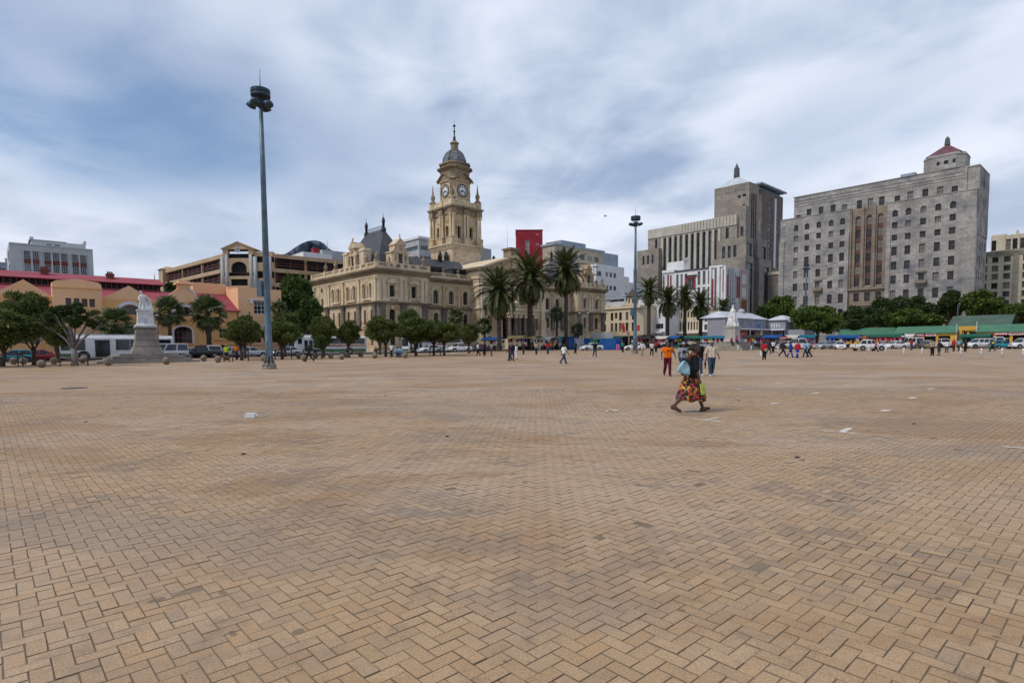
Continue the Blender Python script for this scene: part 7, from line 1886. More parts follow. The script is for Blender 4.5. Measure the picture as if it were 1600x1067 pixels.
    for x in (af, ar):
        for s in (-1, 1):
            o = link('wheel', wme, t, (x, s*(w-.10), wr)); link('rim', rme, o); link('wheel_arch', ame, t, (x, s*(w-.012), wr+.03))
    for s in (-1, 1):
        h = MB(); h.ball((L/2-.17, s*w*.62, bz-.24), (.13,.17,.09), 8, 5); h.obj('headlight', M['lamp'], t)
        h = MB(); h.box(-L/2-.005, -L/2+.1, s*w*.74-.11, s*w*.74+.11, tz-.32, tz-.10); h.obj('tail_light', M['taillamp'], t)
        h = MB(); h.box(cf-.28, cf-.1, s*(w+.10)-.08, s*(w+.10)+.08, belt, belt+.15); h.obj('mirror', P_, t)
    b = MB(); b.box(L/2-.10, L/2+.03, -w*.78, w*.78, cl+.05, .46); b.obj('front_bumper', M['black' if kind in ('pickup','suv') else colour], t)
    b = MB(); b.box(L/2-.06, L/2+.015, -w*.42, w*.42, bz-.36, bz-.22); b.obj('grille', M['black'], t)
    b = MB(); b.box(-L/2-.03, -L/2+.1, -w*.82, w*.82, cl+.05, .5); b.obj('rear_bumper', M['black' if kind in ('pickup','suv') else colour], t)
    b = MB(); b.box(-L/2-.04, -L/2-.03, -.25, .25, .56, .68); b.obj('number_plate', M['c_yellow'], t)
    return t
CARS = {}
CNAME = dict(sedan='parked_car', hatch='parked_car', suv='estate_car', van='minibus', pickup='pickup_truck')
CCAT = dict(sedan='car', hatch='car', suv='car', van='minibus', pickup='pickup truck')
def car(kind, colour, p, head, label, canopy=None, group='cars parked round the square'):
    key = (kind, colour, canopy)
    if key not in CARS: t = CARS[key] = car_build(*key)
    else: t = dup(CARS[key])
    t.name = CNAME[kind]; t.location = p; t.rotation_euler = (0, 0, head); t.scale = (1,1,1)
    tag(t, label, CCAT[kind], group); return t
FA, BA = ROT_A, ROT_A + math.pi        # along the street, towards the right or the left of the picture
LG = 'vehicles in the street before the library and the hall'
car('hatch', 'p_teal', on_lane(18, -16.6, -.09), BA, 'teal hatchback cut by the left edge behind the timber rails', None, LG)
car('sedan', 'p_red', on_lane(66, -14.2, -.09), FA, 'red car behind the tallest clipped tree, right of the teal one', None, LG)
car('van', 'p_silver', on_lane(261, -18.2, -.09), BA, 'silver minibus with side windows just right of the robed statue', None, LG)
car('sedan', 'p_white', on_lane(291, -12.4, -.09), BA, 'pale sedan mostly hidden behind the black pickup', None, LG)
car('pickup', 'p_black', on_lane(314, -17.0, -.09), BA, 'black pickup with a white canopy before the library door', 'p_white', LG)
car('hatch', 'p_white', on_lane(353, -14.0, -.09), BA, 'white hatchback behind the traffic warden', None, LG)
car('sedan', 'p_white', on_lane(392, -15.5, -.09), FA, 'white sedan left of the nearest mast foot', None, LG)
car('sedan', 'p_silver', on_lane(447, -16.8, -.09), BA, 'silver sedan right of the nearest mast foot', None, LG)
car('sedan', 'p_white', on_lane(671, -17.5, -.09), BA, 'white sedan among the trunks of the clipped trees', None, LG)
car('pickup', 'p_white', on_lane(717, -20.0, -.09), BA, 'white pickup facing left at the end of the clipped trees', None, LG)
car('sedan', 'p_grey', on_lane(748, -15.5, -.09), BA, 'dark grey sedan behind the white pickup by the stalls', None, LG)
def gcar(kind, colour, u, v, head, label, canopy=None):
    p = gpt(u, v); car(kind, colour, (p.x, p.y, gz(p.y)), head, label, canopy)
gcar('hatch', 'p_white', 991, 547.5, R(175), 'white hatchback behind the foot of the right mast')
car('sedan', 'p_silver', Vector((at(1104,500,118).x,118,gz(118))), R(190), 'silver sedan left of the draped statue mound')
car('sedan', 'p_white', Vector((at(924,500,110).x,110,gz(110))), R(200), 'white car nose behind the man in a black shirt')
gcar('sedan', 'p_silver', 1286, 545.5, R(215), 'grey sedan turned to the left, left of the front facing white hatchback')
gcar('hatch', 'p_white', 1312, 546, R(248), 'white hatchback facing the square, beside the white pickup')
gcar('pickup', 'p_white', 1356, 548, R(4), 'large white pickup parked side on in front of the small market roof')
car('hatch', 'p_blue', Vector((at(1301,500,112).x,112,gz(112))), R(255), 'blue car behind two front facing cars')
for u, Y, k, c, h, lb in ((1231,112,'sedan','p_white',200,'white sedan behind the man with an orange cap'),(1250,108,'van','p_white',262,'white minibus behind the two workers in blue overalls'),(1267,110,'hatch','p_red',240,'dark red car right of the pair in light blue'),
      (1399,104,'sedan','p_white',195,'white sedan by the stall with the green awning'),(1428,108,'van','p_white',82,'white minibus seen from behind, left of the grey sedan'),(1443,104,'sedan','p_grey',70,'dark grey sedan seen from behind'),(1453,112,'hatch','p_white',250,'white hatchback half hidden behind the man in tan'),
      (1476,112,'suv','p_white',255,'white estate car behind the woman in jeans'),(1531,100,'suv','p_white',184,'white estate car standing side on, left of the teal hatchback'),(1553,107,'van','p_white',75,'tall white minibus right behind the teal hatchback'),(1570,97,'hatch','p_teal',-8,'teal hatchback in front of white vehicles at the right'),
      (1583,106,'suv','p_white',5,'white estate car behind the nose of the teal hatchback'),(1600,96,'suv','p_white',185,'white car cut by the right edge'),(1383,116,'sedan','p_cream',190,'cream car behind the bonnet of the white pickup')):
    car(k, c, Vector((at(u,500,Y).x, Y, gz(Y))), R(h), lb)

def bus(label, p, head, style, L=12.0):
    t = thing('bus', label, 'bus', p, head, 'buses in the street'); W, H, cl = 2.5, 3.05, .34
    sec = [(-W/2+.06,cl),(W/2-.06,cl),(W/2,cl+.2),(W/2,2.0),(W/2-.05,H-.32),(W/2-.2,H-.1),(W/2-.55,H),(-W/2+.55,H),(-W/2+.2,H-.1),(-W/2+.05,H-.32),(-W/2,2.0),(-W/2,cl+.2)]
    b = MB(); n = len(sec); rg_ = []
    for x, k in ((-L/2,.96),(-L/2+.12,1.0),(L/2-.35,1.0),(L/2-.1,.97),(L/2,.93)): rg_.append(b.add([(x, y*k, cl+(z-cl)*(k*.5+.5)) for y, z in sec]))
    for a, c in zip(rg_[:-1], rg_[1:]):
        for k in range(n): l = (k+1) % n; b.f.append((a+k,a+l,c+l,c+k)); b.mi.append(0); b.sm.append(False)
    b.f.append(tuple(rg_[0]+k for k in reversed(range(n)))); b.mi.append(0); b.sm.append(False)
    b.f.append(tuple(rg_[-1]+k for k in range(n))); b.mi.append(0); b.sm.append(False)
    b.obj('body', M['p_white'], t)
    city = style == 'city'
    z0, z1 = (1.25, 2.55) if city else (1.75, 2.62)
    doors = (1.6,) if city else (3.9,)
    for s in (-1, 1):
        y0, y1 = s*(W/2), s*(W/2+.018)
        x = -L/2+.35
        while x < L/2-.6:
            x2 = min(x+1.45, L/2-.45)
            if s > 0 and any(abs((x+x2)/2-d) < .95 for d in doors): x = x2+.06; continue
            q = MB(); q.box(x, x2, min(y0,y1), max(y0,y1), z0, z1); q.obj('window', M['carglass'], t); x = x2+.06
        def strip(nm, m_, xa, xb, za, zb, o=.012): q = MB(); q.box(xa, xb, min(s*W/2, s*(W/2+o)), max(s*W/2, s*(W/2+o)), za, zb); q.obj(nm, M[m_], t)
        if city: strip('green_stripe', 'p_green', L/2-1.7, L/2-.3, .5, .85); strip('cream_stripe', 'p_cream', -L/2+.4, L/2-3.2, 1.08, 1.15); strip('green_stripe', 'p_green', -L/2+.4, -1.5, .9, .96)
        else:
            strip('orange_stripe', 'p_orange', -L/2+.15, L/2-3.4, 1.34, 1.58); strip('green_skirt', 'p_green', -L/2+.15, L/2-.2, .5, .92)
            rs_ = random.Random(2); q = MB(); x = -1.6
            while x < 1.0: wd = rs_.uniform(.1,.2); q.box(x, x+wd, min(s*(W/2+.01), s*(W/2+.03)), max(s*(W/2+.01), s*(W/2+.03)), 1.36, 1.56 + (.06 if rs_.random() < .3 else 0)); x += wd+.06
            q.obj('side_lettering', M['letterred'], t)
    for d in doors:
        q = MB(); q.box(d-.75, d+.75, W/2, W/2+.03, .42, 2.5); do = q.obj('door', M['black' if city else 'p_white'], t)
        for x in (d-.38, d+.38): g = MB(); g.box(x-.28, x+.28, W/2+.03, W/2+.04, .6, 2.3); g.obj('door_glass', M['carglass'], do)
    q = MB(); q.box(L/2-.03, L/2+.02, -W/2+.2, W/2-.2, 1.15, 2.5); q.obj('windscreen', M['carglass'], t)
    q = MB(); q.box(L/2, L/2+.06, -W/2+.15, W/2-.15, .36, .62); q.obj('front_bumper', M['p_green' if city else 'black'], t)
    q = MB(); q.box(L/2-.03, L/2+.025, -.8, .8, 2.56, 2.84); q.obj('destination_sign', M['black'], t)
    q = MB(); q.box(-L/2+1.2, L/2-1.5, -.85, .85, H-.01, H+.12); q.obj('roof_duct', M['p_white'], t)
    q = MB(); q.box(-L/2-.02, -L/2+.03, -W/2+.3, W/2-.3, 1.5, 2.5); q.obj('rear_window', M['carglass'], t)
    wm = MB(Matrix.Rotation(R(90), 4, 'X')); wm.lathe([(.3,-.15),(.46,-.15),(.5,-.1),(.5,.1),(.46,.15),(.3,.15)], 16); wme = wm.mesh('wheel', [M['rubber']])
    rm = MB(Matrix.Rotation(R(90), 4, 'X')); rm.lathe([(.3,-.155),(.12,-.1),(.12,.1),(.3,.155)], 12); rme = rm.mesh('rim', [M['chrome']])
    am = MB(Matrix.Rotation(R(90), 4, 'X')); am.lathe([(.64,-.015),(.64,.015)], 18); ame = am.mesh('wheel_arch', [M['black']])
    for x in (L/2-2.6, -L/2+3.1):
        for s in (-1, 1): o = link('wheel', wme, t, (x, s*(W/2-.12), .5)); link('rim', rme, o); link('wheel_arch', ame, t, (x, s*(W/2), .55))
    for s in (-1, 1):
        q = MB(); q.box(L/2-.02, L/2+.03, s*.85-.2, s*.85+.2, .72, .9); q.obj('headlight', M['lamp'], t)
        q = MB(); q.tube([(L/2-.1, s*W/2, 2.6),(L/2+.25, s*(W/2+.15), 2.5)], .03, 5); q.box(L/2+.18, L/2+.3, s*(W/2+.15)-.1, s*(W/2+.15)+.1, 2.1, 2.5); q.obj('mirror', M['black'], t)
bus('white city bus with black doors behind the robed statue', on_lane(182, -15.6, -.09), BA, 'city', 12.2)
bus('white coach with orange stripe and green skirt before the hall side', on_lane(514, -14.6, -.09), BA, 'coach', 12.0)
bus('white and green coach behind the broad clipped trees', on_lane(676, -12.8, -.09), BA, 'coach', 12.0)

# ------------------------------------------------------------------ people (forward is +x, left is +y)
POSES = {  # legs: (thigh swing, knee bend, foot pitch) left, right; arms: (swing, out, elbow) left, right; lean; head turn
 'stride': (((26,6,12),(-24,22,-38)), ((-18,6,14),(20,6,22)), 3, 0),
 'step':   (((15,4,4),(-15,18,-20)), ((-12,7,12),(14,7,18)), 2, 0),
 'swagger':(((10,3,0),(-10,26,-18)), ((-18,30,62),(8,24,26)), 1, 0),
 'amble':  (((-8,22,-16),(11,3,2)), ((-6,20,48),(5,12,14)), 1, 8),
 'stand':  (((2,2,0),(-2,2,0)), ((2,7,8),(-2,7,10)), 0, 0),
 'talk':   (((3,3,0),(-3,3,0)), ((12,8,70),(2,8,12)), 2, 20),
 'carry':  (((14,4,4),(-14,18,-20)), ((4,6,12),(22,8,82)), 3, 0),
 'sit':    (((82,88,0),(80,86,0)), ((26,8,40),(24,8,46)), 12, 0)}
def skel(pose, female=False):
    legs, arms, lean, turn = POSES[pose]
    J = {}; hz = .92
    J['pel'] = Vector((0, 0, hz))
    up_ = Vector((math.sin(R(lean)), 0, math.cos(R(lean))))
    sw = .175 if female else .20
    J['chest'] = J['pel'] + up_*.40; J['neck'] = J['pel'] + up_*.53; J['head'] = J['neck'] + up_*.15 + Vector((.025, 0, 0))
    for s, nm, (a, b, f) in ((1, 'L', legs[0]), (-1, 'R', legs[1])):
        h = J['pel'] + Vector((0, s*.088, -.02)); k = h + Vector((math.sin(R(a)), s*.012, -math.cos(R(a))))*.43
        n = k + Vector((math.sin(R(a-b)), 0, -math.cos(R(a-b))))*.42
        J['hip'+nm], J['knee'+nm], J['ank'+nm] = h, k, n
        J['toe'+nm] = n + Vector((.165*math.cos(R(f)), s*.02, .165*math.sin(R(f)) - .045)); J['heel'+nm] = n + Vector((-.045*math.cos(R(f)), 0, -.045*math.sin(R(f)) - .04))
    for s, nm, (a, o, e) in ((1, 'L', arms[0]), (-1, 'R', arms[1])):
        h = J['chest'] + Vector((0, s*sw, .065)); d = Vector((math.sin(R(a))*math.cos(R(o)), s*math.sin(R(o)), -math.cos(R(a))*math.cos(R(o))))
        el = h + d*.29; d2 = Vector((math.sin(R(a+e))*math.cos(R(o*.35)), s*math.sin(R(o*.35))*.6, -math.cos(R(a+e))*math.cos(R(o*.35)))).normalized()
        J['sho'+nm], J['elb'+nm], J['wri'+nm], J['hd'+nm] = h, el, el + d2*.25, d2
    low = min(min(J['toe'+n].z, J['heel'+n].z) for n in 'LR') - .03
    if pose == 'sit': low = J['pel'].z - .58
    for k in J:
        if not k.startswith('hd'): J[k] = J[k] - Vector((0, 0, low))
    J['turn'] = turn; J['sw'] = sw
    return J
def c2(a, ra, b, rb): return ((tuple(a), ra), (tuple(b), rb))
def body_caps(J, female, fine):
    C_ = []; y = Vector((0, 1, 0)); sw = J['sw']
    hw = .088 if not female else .098
    for s in (-1, 1):
        C_ += [c2(J['pel']+y*s*.07, .115 if not female else .13, J['chest']+y*s*.06-Vector((0,0,.12)), .10), c2(J['chest']+y*s*.06-Vector((0,0,.12)), .10, J['chest']+y*s*.085, .112), c2(J['chest']+y*s*.085, .10, J['chest']+y*s*(sw-.02)+Vector((0,0,.07)), .062)]
    C_ += [c2(J['chest']+Vector((0,0,.08)), .07, J['neck']+Vector((.005,0,.04)), .054), c2(J['neck'], .052, J['head']-Vector((0,0,.04)), .056)]
    hd = J['head']; tr = Matrix.Rotation(R(J['turn']), 3, 'Z')
    def H_(x, y_, z): return hd + tr @ Vector((x, y_, z))
    C_ += [c2(H_(-.025,0,.03), .09, H_(.02,0,.03), .084), c2(H_(.03,0,-.02), .07, H_(.045,0,-.075), .048), c2(H_(.10,0,.01), .012, H_(.112,0,-.025), .018), c2(H_(.095,-.02,-.062), .014, H_(.095,.02,-.062), .014), c2(H_(.085,-.03,.04), .016, H_(.085,.03,.04), .016)]
    for s in (-1, 1): C_.append(c2(H_(-.01,s*.086,.01), .018, H_(-.005,s*.084,-.03), .013))
    for s, n in ((1,'L'),(-1,'R')):
        C_ += [c2(J['hip'+n], .092, J['knee'+n], .056), c2(J['knee'+n], .056, J['knee'+n].lerp(J['ank'+n], .35)-Vector((.012,0,0)), .054), c2(J['knee'+n].lerp(J['ank'+n], .3), .053, J['ank'+n], .036),
               c2(J['heel'+n], .038, J['toe'+n], .03), c2(J['ank'+n], .036, J['toe'+n]*.6+J['ank'+n]*.4, .036),
               c2(J['sho'+n], .056, J['elb'+n], .042), c2(J['elb'+n], .042, J['wri'+n], .027)]
        d = J['hd'+n]; w = J['wri'+n]; pal = w + d*.075; side = Vector((0, 1, 0)).cross(d).normalized()
        C_.append(c2(w, .026, pal, .033)); C_.append(c2(w + d*.02 + side*.02, .013, w + d*.085 + side*.052, .010))
        inn = Vector((0, -s, 0))
        for q, L in ((-.027,.062),(-.009,.075),(.009,.07),(.026,.055)):
            b0 = pal + side*q; m_ = b0 + d*L*.6 + inn*.008; C_.append(c2(b0, .0105, m_, .0095)); C_.append(c2(m_, .0095, m_ + d*L*.4 + inn*.022, .008))
    return C_
def shirt_caps(J, female, sl, g=.017, hem=.02):
    C_ = []; y = Vector((0, 1, 0)); sw = J['sw']
    for s in (-1, 1):
        C_ += [c2(J['pel']+y*s*.068+Vector((0,0,hem)), .118+g*.8 if not female else .128+g, J['chest']+y*s*.06-Vector((0,0,.12)), .104+g), c2(J['chest']+y*s*.06-Vector((0,0,.12)), .104+g, J['chest']+y*s*.088, .112+g), c2(J['chest']+y*s*.085, .102+g, J['chest']+y*s*(sw-.02)+Vector((0,0,.068)), .064+g)]
    C_.append(c2(J['chest']+Vector((0,0,.09)), .07+g, J['neck']-Vector((0,0,.02)), .05+g))
    for n in 'LR':
        f = min(1, sl*2); C_.append(c2(J['sho'+n], .062+g, J['sho'+n].lerp(J['elb'+n], f), .052+g))
        if sl > .5: C_.append(c2(J['elb'+n], .044+g, J['elb'+n].lerp(J['wri'+n], (sl-.5)*2), .036+g*.7))
    return C_
def trouser_caps(J, g=.02, frac=1.0, top=.10):
    C_ = []; y = Vector((0, 1, 0))
    for s in (-1, 1): C_.append(c2(J['pel']+y*s*.065+Vector((0,0,top)), .098+g*.6, J['pel']+y*s*.07-Vector((0,0,.02)), .118+g*.6))
    for n in 'LR':
        C_.append(c2(J['hip'+n], .094+g, J['knee'+n], .062+g))
        C_.append(c2(J['knee'+n], .062+g, J['knee'+n].lerp(J['ank'+n], frac), .046+g))
    return C_
def shoe_caps(J): return [c for n in 'LR' for c in (c2(J['heel'+n]-Vector((0,0,.004)), .046, J['toe'+n], .038), c2(J['heel'+n]+Vector((.02,0,.03)), .045, J['toe'+n]*.55+J['heel'+n]*.45+Vector((0,0,.02)), .044))]
def hair_caps(J, style):
    hd = J['head']; tr = Matrix.Rotation(R(J['turn']), 3, 'Z')
    def H_(x, y_, z): return hd + tr @ Vector((x, y_, z))
    if style == 'cap': return [c2(H_(-.02,0,.07), .094, H_(.01,0,.07), .09), c2(H_(.08,0,.065), .05, H_(.125,0,.055), .03)]
    if style == 'beanie': return [c2(H_(-.02,0,.06), .098, H_(.005,0,.085), .085)]
    if style == 'bun': return [c2(H_(-.036,0,.044), .092, H_(-.006,0,.05), .088), c2(H_(-.095,0,.0), .05, H_(-.12,0,.0), .045), c2(H_(-.05,.05,.0), .045, H_(-.05,-.05,.0), .045)]
    if style == 'long': return [c2(H_(-.03,0,.05), .10, H_(.0,0,.06), .092), c2(H_(-.06,0,0), .09, H_(-.07,0,-.14), .06)]
    return [c2(H_(-.035,0,.048), .094, H_(-.002,0,.052), .0905)]
PC = {}
def pmesh(key, caps, vox, name):
    if key not in PC: PC[key] = blob_mesh(name, caps, [M['skin']], vox, 2)
    return PC[key]
def wear(name, me, parent, mat):
    o = link(name, me, parent); o.material_slots[0].link = 'OBJECT'; o.material_slots[0].material = M[mat]; return o
def person(label, p, head, pose, top, bottom, shoes='c_dark', hair='short', hat=None, H=1.72, sl=.3, vox=.024, female=False, skirt=None, group='people on the square', shorts=1.0, hem=.02):
    t = thing('person', label, 'person', p, head, group); s = H/1.72; t.scale = (s, s, s)
    J = skel(pose, female)
    link('body', pmesh(('b', pose, female, vox), body_caps(J, female, vox < .015), vox, 'body'), t)
    wear('shirt', pmesh(('s', pose, female, vox, sl, hem), shirt_caps(J, female, sl, .017 if vox < .015 else .022, hem), vox, 'shirt'), t, top)
    if skirt is None: wear('trousers', pmesh(('t', pose, female, vox, shorts), trouser_caps(J, .02 if vox < .015 else .024, shorts), vox, 'trousers'), t, bottom)
    else:
        mb = MB(); a = [J['pel'] + Vector((0,0,.10))]; kx = (J['kneeL'].x + J['kneeR'].x)/2; zb = J['pel'].z - skirt
        hx = max(abs(J['kneeL'].x), abs(J['kneeR'].x)) + .12; prev = None
        for k in range(9):
            f = k/8; z = J['pel'].z + .10 - (.10+skirt)*f; rx = .135 + (hx-.135)*min(1, f*1.15)**.8 + .05*f; ry = .17 + .07*min(1, f*1.3); n = 32
            pts = [(J['pel'].x*(1-f) + kx*f + rx*math.cos(2*math.pi*q/n)*(1 + f*.07*math.sin(q*2.4+1)), ry*math.sin(2*math.pi*q/n)*(1 + f*.12*math.sin(q*3.1)), z + f*.03*math.sin(q*1.3)) for q in range(n)]
            i = mb.add(pts)
            if prev is not None:
                for q in range(n): l = (q+1) % n; mb.f.append((i+q, i+l, prev+l, prev+q)); mb.mi.append(0); mb.sm.append(True)
            prev = i
        mb.obj('skirt', M[bottom], t)
    wear('shoes', pmesh(('f', pose, vox), shoe_caps(J), max(.014, vox*.7), 'shoes'), t, shoes)
    if hat: wear('hat', pmesh(('h', pose, female, hat[0], vox), hair_caps(J, hat[0]), min(vox, .016), 'hat'), t, hat[1])
    if not hat or hat[0] != 'beanie': wear('hair', pmesh(('h', pose, female, hair, vox), hair_caps(J, hair), min(vox, .016), 'hair'), t, 'hair')
    if vox < .015:
        tr = Matrix.Rotation(R(J['turn']), 3, 'Z')
        for sy in (-1, 1):
            e = MB(); e.ball(tuple(J['head'] + tr @ Vector((.084, sy*.032, .018))), (.010,.014,.009), 8, 5); e.obj('eye', M['whitetrim'], t)
            e = MB(); e.ball(tuple(J['head'] + tr @ Vector((.0925, sy*.032, .018))), (.004,.006,.006), 6, 4); e.obj('pupil', M['black'], t)
    t['_s'] = s
    return t, J
def world_of(t, v): return t.location + Matrix.Rotation(t.rotation_euler.z, 3, 'Z') @ (Vector(v)*t.get('_s', 1.0))
def carried(name, label, cat, mesh_fn, t, v, mats, turn=0.0, part='body'):
    mb = MB(); mesh_fn(mb); p = world_of(t, v); o = mb.obj(name, [M[m_] for m_ in mats], None, p, t.rotation_euler.z + turn); tag(o, label, cat); return o
# the walking woman
wp = gpt(1079.5, 643.5)
POSES['woman'] = (((27,8,14),(-27,12,-22)), ((-6,7,8),(4,10,12)), 4, 0)
wt, wj = person('woman walking right in a floral dress and black cardigan with a pale blue bag', wp, R(2), 'woman', 'c_black', 'print', 'c_brown', 'bun', None, 1.66, .52, .0105, True, .60, None)
bod = MB(); J = wj
fr_ = blob_mesh('dress_bodice', [c2(J['pel']+Vector((.03,s*.05,.03)), .12, J['chest']+Vector((.045,s*.05,.0)), .105) for s in (-1,1)], [M['print']], .014, 2); link('dress_bodice', fr_, wt)
st_ = MB()
for s in (-1, 1):
    pts = [J['chest'] + Vector((.142, s*.06, -.02)), J['chest'] + Vector((.105, s*.08, .10)), J['chest'] + Vector((.01, s*.085, .155)), J['chest'] + Vector((-.10, s*.07, .105)), J['chest'] + Vector((-.13, s*.05, .02))]
    st_.tube(pts, .014, 6)
st_.obj('orange_strap', M['c_orange'], wt)
def bagf(mb):
    mb.extr([(-.20,.0),(-.14,-.05),(.07,-.12),(.135,-.10),(.12,.08),(.07,.2),(.0,.27),(-.08,.22),(-.16,.1)], -.065, .065)
bgm = MB(); bagf(bgm); bg_ = bgm.mesh('hand_bag', [M['c_bagblue']])
bo_ = bpy.data.objects.new('hand_bag', bg_); COL.objects.link(bo_); bo_.location = world_of(wt, (-.24, -.215, 1.03)); bo_.rotation_euler = (0,0,R(2)); bo_.scale = (.9,.9,.9)
md_ = bo_.modifiers.new('b', 'BEVEL'); md_.width = .03; md_.segments = 4
tag(bo_, 'pale blue tote bag hanging at the back of the walking woman', 'bag')
hd_ = MB(); hd_.tube([(-.04,-.07,.20),(.02,-.075,.30),(.12,-.04,.42),(.19,.03,.44),(.18,.1,.38)], .012, 5); hd_.tube([(.04,-.07,.20),(.09,-.07,.30),(.17,-.02,.40)], .012, 5); hd_.obj('handle', M['black'], bo_)
def booklet(mb): mb.box(-.05,.07,-.012,.012,-.25,.02)
hw_ = wj['wriR'] + wj['hdR']*.10
bk = carried('booklet', 'lime green booklet in the hand of the walking woman', 'booklet', booklet, wt, hw_ + Vector((.02,-.03,-.02)), ['c_lime'], R(6)); bk.rotation_euler.y = R(-10)
# the four men walking towards the camera
G4 = 'men walking towards the camera'
def facing(u, v, **k): return gpt(u, v)
t1, j1 = person('man in a bright orange T-shirt and maroon trousers walking towards us', gpt(1043,587.5), R(-92), 'swagger', 'c_orange', 'c_maroon', 'c_maroon', 'short', None, 1.74, .24, .0125, group=G4)
sw_ = MB(); sw_.tube([(.155,-.075,0),(.16,-.035,-.035),(.165,.03,-.005),(.155,.10,.035)], [.010,.022,.016,.004], 5); o = sw_.obj('chest_logo', M['black'], t1); o.location = j1['chest'] + Vector((-.028,0,-.03))
t2, j2 = person('man in a grey printed T-shirt and grey cap behind the walking woman', gpt(1067,586), R(-84), 'amble', 'c_grey', 'c_denim', 'c_dark', 'short', ('cap','c_grey'), 1.70, .24, .0125, group=G4)
pr_ = MB(); pr_.ball((.0,0,0), (.012,.10,.10), 10, 6); o = pr_.obj('chest_print', M['c_dark'], t2); o.location = j2['chest'] + Vector((.128,0,-.09))
t3, j3 = person('man in a black polo shirt, dark cap and jeans half hidden by the woman', gpt(1091,586.5), R(-90), 'step', 'c_black', 'c_denim', 'c_white', 'short', ('cap','c_dark'), 1.76, .26, .0125, group=G4)
t4, j4 = person('man in a pale checked shirt and pale cap walking at the right of the four', gpt(1111.5,587.5), R(-96), 'amble', 'check', 'c_denim', 'c_white', 'short', ('beanie','c_tan'), 1.76, .46, .0125, group=G4)
def umb(mb): mb.tube([(0,0,.06),(0,0,-.05),(.02,.0,-.2),(.0,0,-.44)], [.012,.03,.05,.015], 7)
carried('folded_umbrella', 'black folded umbrella hanging between the two right hand men', 'umbrella', umb, t4, j4['wriR'] + Vector((.0,-.06,-.08)), ['c_black'])
# everyone else on the square
def pp(u, v, head, pose, top, bottom, label, **k): return person(label, gpt(u, v), R(head), pose, 'c_'+top, 'c_'+bottom, **k)
pp(483,565,180,'stride','black','black','person in black striding left beside the small bright tree')
a1, ja = pp(800,564,-60,'step','navy','denim','person in a dark blue top and jeans, left of two in centre'); pp(796.5,563.5,-150,'step','maroon','black','person in dark red half hidden behind the one in dark blue', female=True, H=1.62)
pp(807,561,20,'stand','white','white','person in white just right of the dark blue top', female=True, H=1.6)
a2, jb = pp(881,568.5,35,'stride','white','denim','man in a white T-shirt and jeans walking right in the centre')
pp(929.5,557.5,-80,'step','black','denim','man in a black shirt and blue jeans left of the right mast', H=1.78)
a3, jc = pp(1194,561.8,80,'stand','red','black','person in a red top and black trousers seen from behind', sl=.9)
def bagp(c): return lambda mb: mb.taper(-.16,.16,-.07,.07,-.34,.05,.85)
carried('plastic_bag', 'white plastic bag carried by the person in red', 'bag', bagp(0), a3, jc['wriL'] + Vector((0,.05,-.12)), ['c_white'])
carried('shoulder_bag', 'small pinkish bag at the hip of the person in red', 'bag', lambda mb: mb.taper(-.05,.05,-.13,.13,-.12,.14,.9), a3, jc['pel'] + Vector((-.2,-.08,.0)), ['c_tan'])
a4, jd = pp(1223.5,557,-8,'stride','dark','dark','man in dark clothes with an orange cap and backpack walking right', sl=.95, hat=('beanie','c_orange'))
def pack(mb): mb.taper(-.13,.10,-.15,.15,-.22,.2,.8); mb.box(-.17,-.13,-.1,.1,-.18,.02)
carried('backpack', 'dark backpack of the man with an orange cap', 'backpack', pack, a4, jd['chest'] + Vector((-.24,0,-.06)), ['c_dark'])
for u, v, top_, lb in ((1235,558.5,'blue','worker in blue overalls, left of the two with reflective knees'),(1246,559.2,'red','worker in a red top and blue overalls')):
    q, jq = pp(u,v,-30 if u < 1240 else 30,'step',top_,'blue',lb, sl=.9)
    for n in 'LR': b = MB(); b.lathe([(.098,-.04),(.098,.04)], 10); o = b.obj('reflective_band', M['c_white'], q); o.location = jq['knee'+n]
a5, je = pp(1263.5,558,170,'step','sky','navy','man in a light blue shirt walking left', H=1.76); pp(1258,557.8,160,'step','sky','denim','person close behind the man in the light blue shirt')
carried('shoulder_bag', 'black bag of the man in the light blue shirt', 'bag', lambda mb: mb.taper(-.07,.07,-.14,.14,-.15,.15,.9), a5, je['pel'] + Vector((-.05,.26,.02)), ['c_black'])
pp(1456.5,555.6,90,'stand','tan','black','man in a tan jacket seen from behind near the white posts', sl=.95, H=1.78)
a6, jf = pp(1467,555.4,110,'stand','dark','denim','woman in dark top and shorts beside the man in tan', female=True, H=1.66, shorts=.12); carried('shoulder_bag', 'black bag of the woman beside the man in tan', 'bag', lambda mb: mb.taper(-.08,.08,-.16,.16,-.2,.2,.9), a6, jf['chest'] + Vector((0,-.3,-.25)), ['c_black'])
pp(1479,551.5,60,'carry','white','denim','woman in a white top and blue jeans, rightmost of three', female=True, H=1.66, shoes='c_brown')
a7, jg = pp(1550,549,170,'stride','dark','black','person in dark clothes walking in front of the teal hatchback', sl=.9); carried('shoulder_bag', 'yellow bag of the person before the teal hatchback', 'bag', lambda mb: mb.taper(-.1,.1,-.1,.1,-.12,.14,.8), a7, jg['chest'] + Vector((.05,.24,-.1)), ['c_yellow'])
pp(1368,549.5,-20,'stride','pink','black','person in a pink top walking past the nose of the white pickup', female=True, H=1.62)
a8, jh = pp(354,563.5,-90,'stand','hivis','navy','traffic warden in a yellow vest and pale cap', hat=('cap','c_hivis'), sl=.3); pp(370,562,-90,'talk','orange','navy','man in an orange vest beside the timber rail')
pp(612,558,-120,'step','white','navy','man in a white shirt standing under the clipped trees'); pp(626,558.5,-90,'sit','sky','denim','person in light blue sitting under the clipped trees, right of two'); pp(621,558,-80,'sit','sky','navy','person in light blue sitting under the clipped trees, left of two', H=1.65)
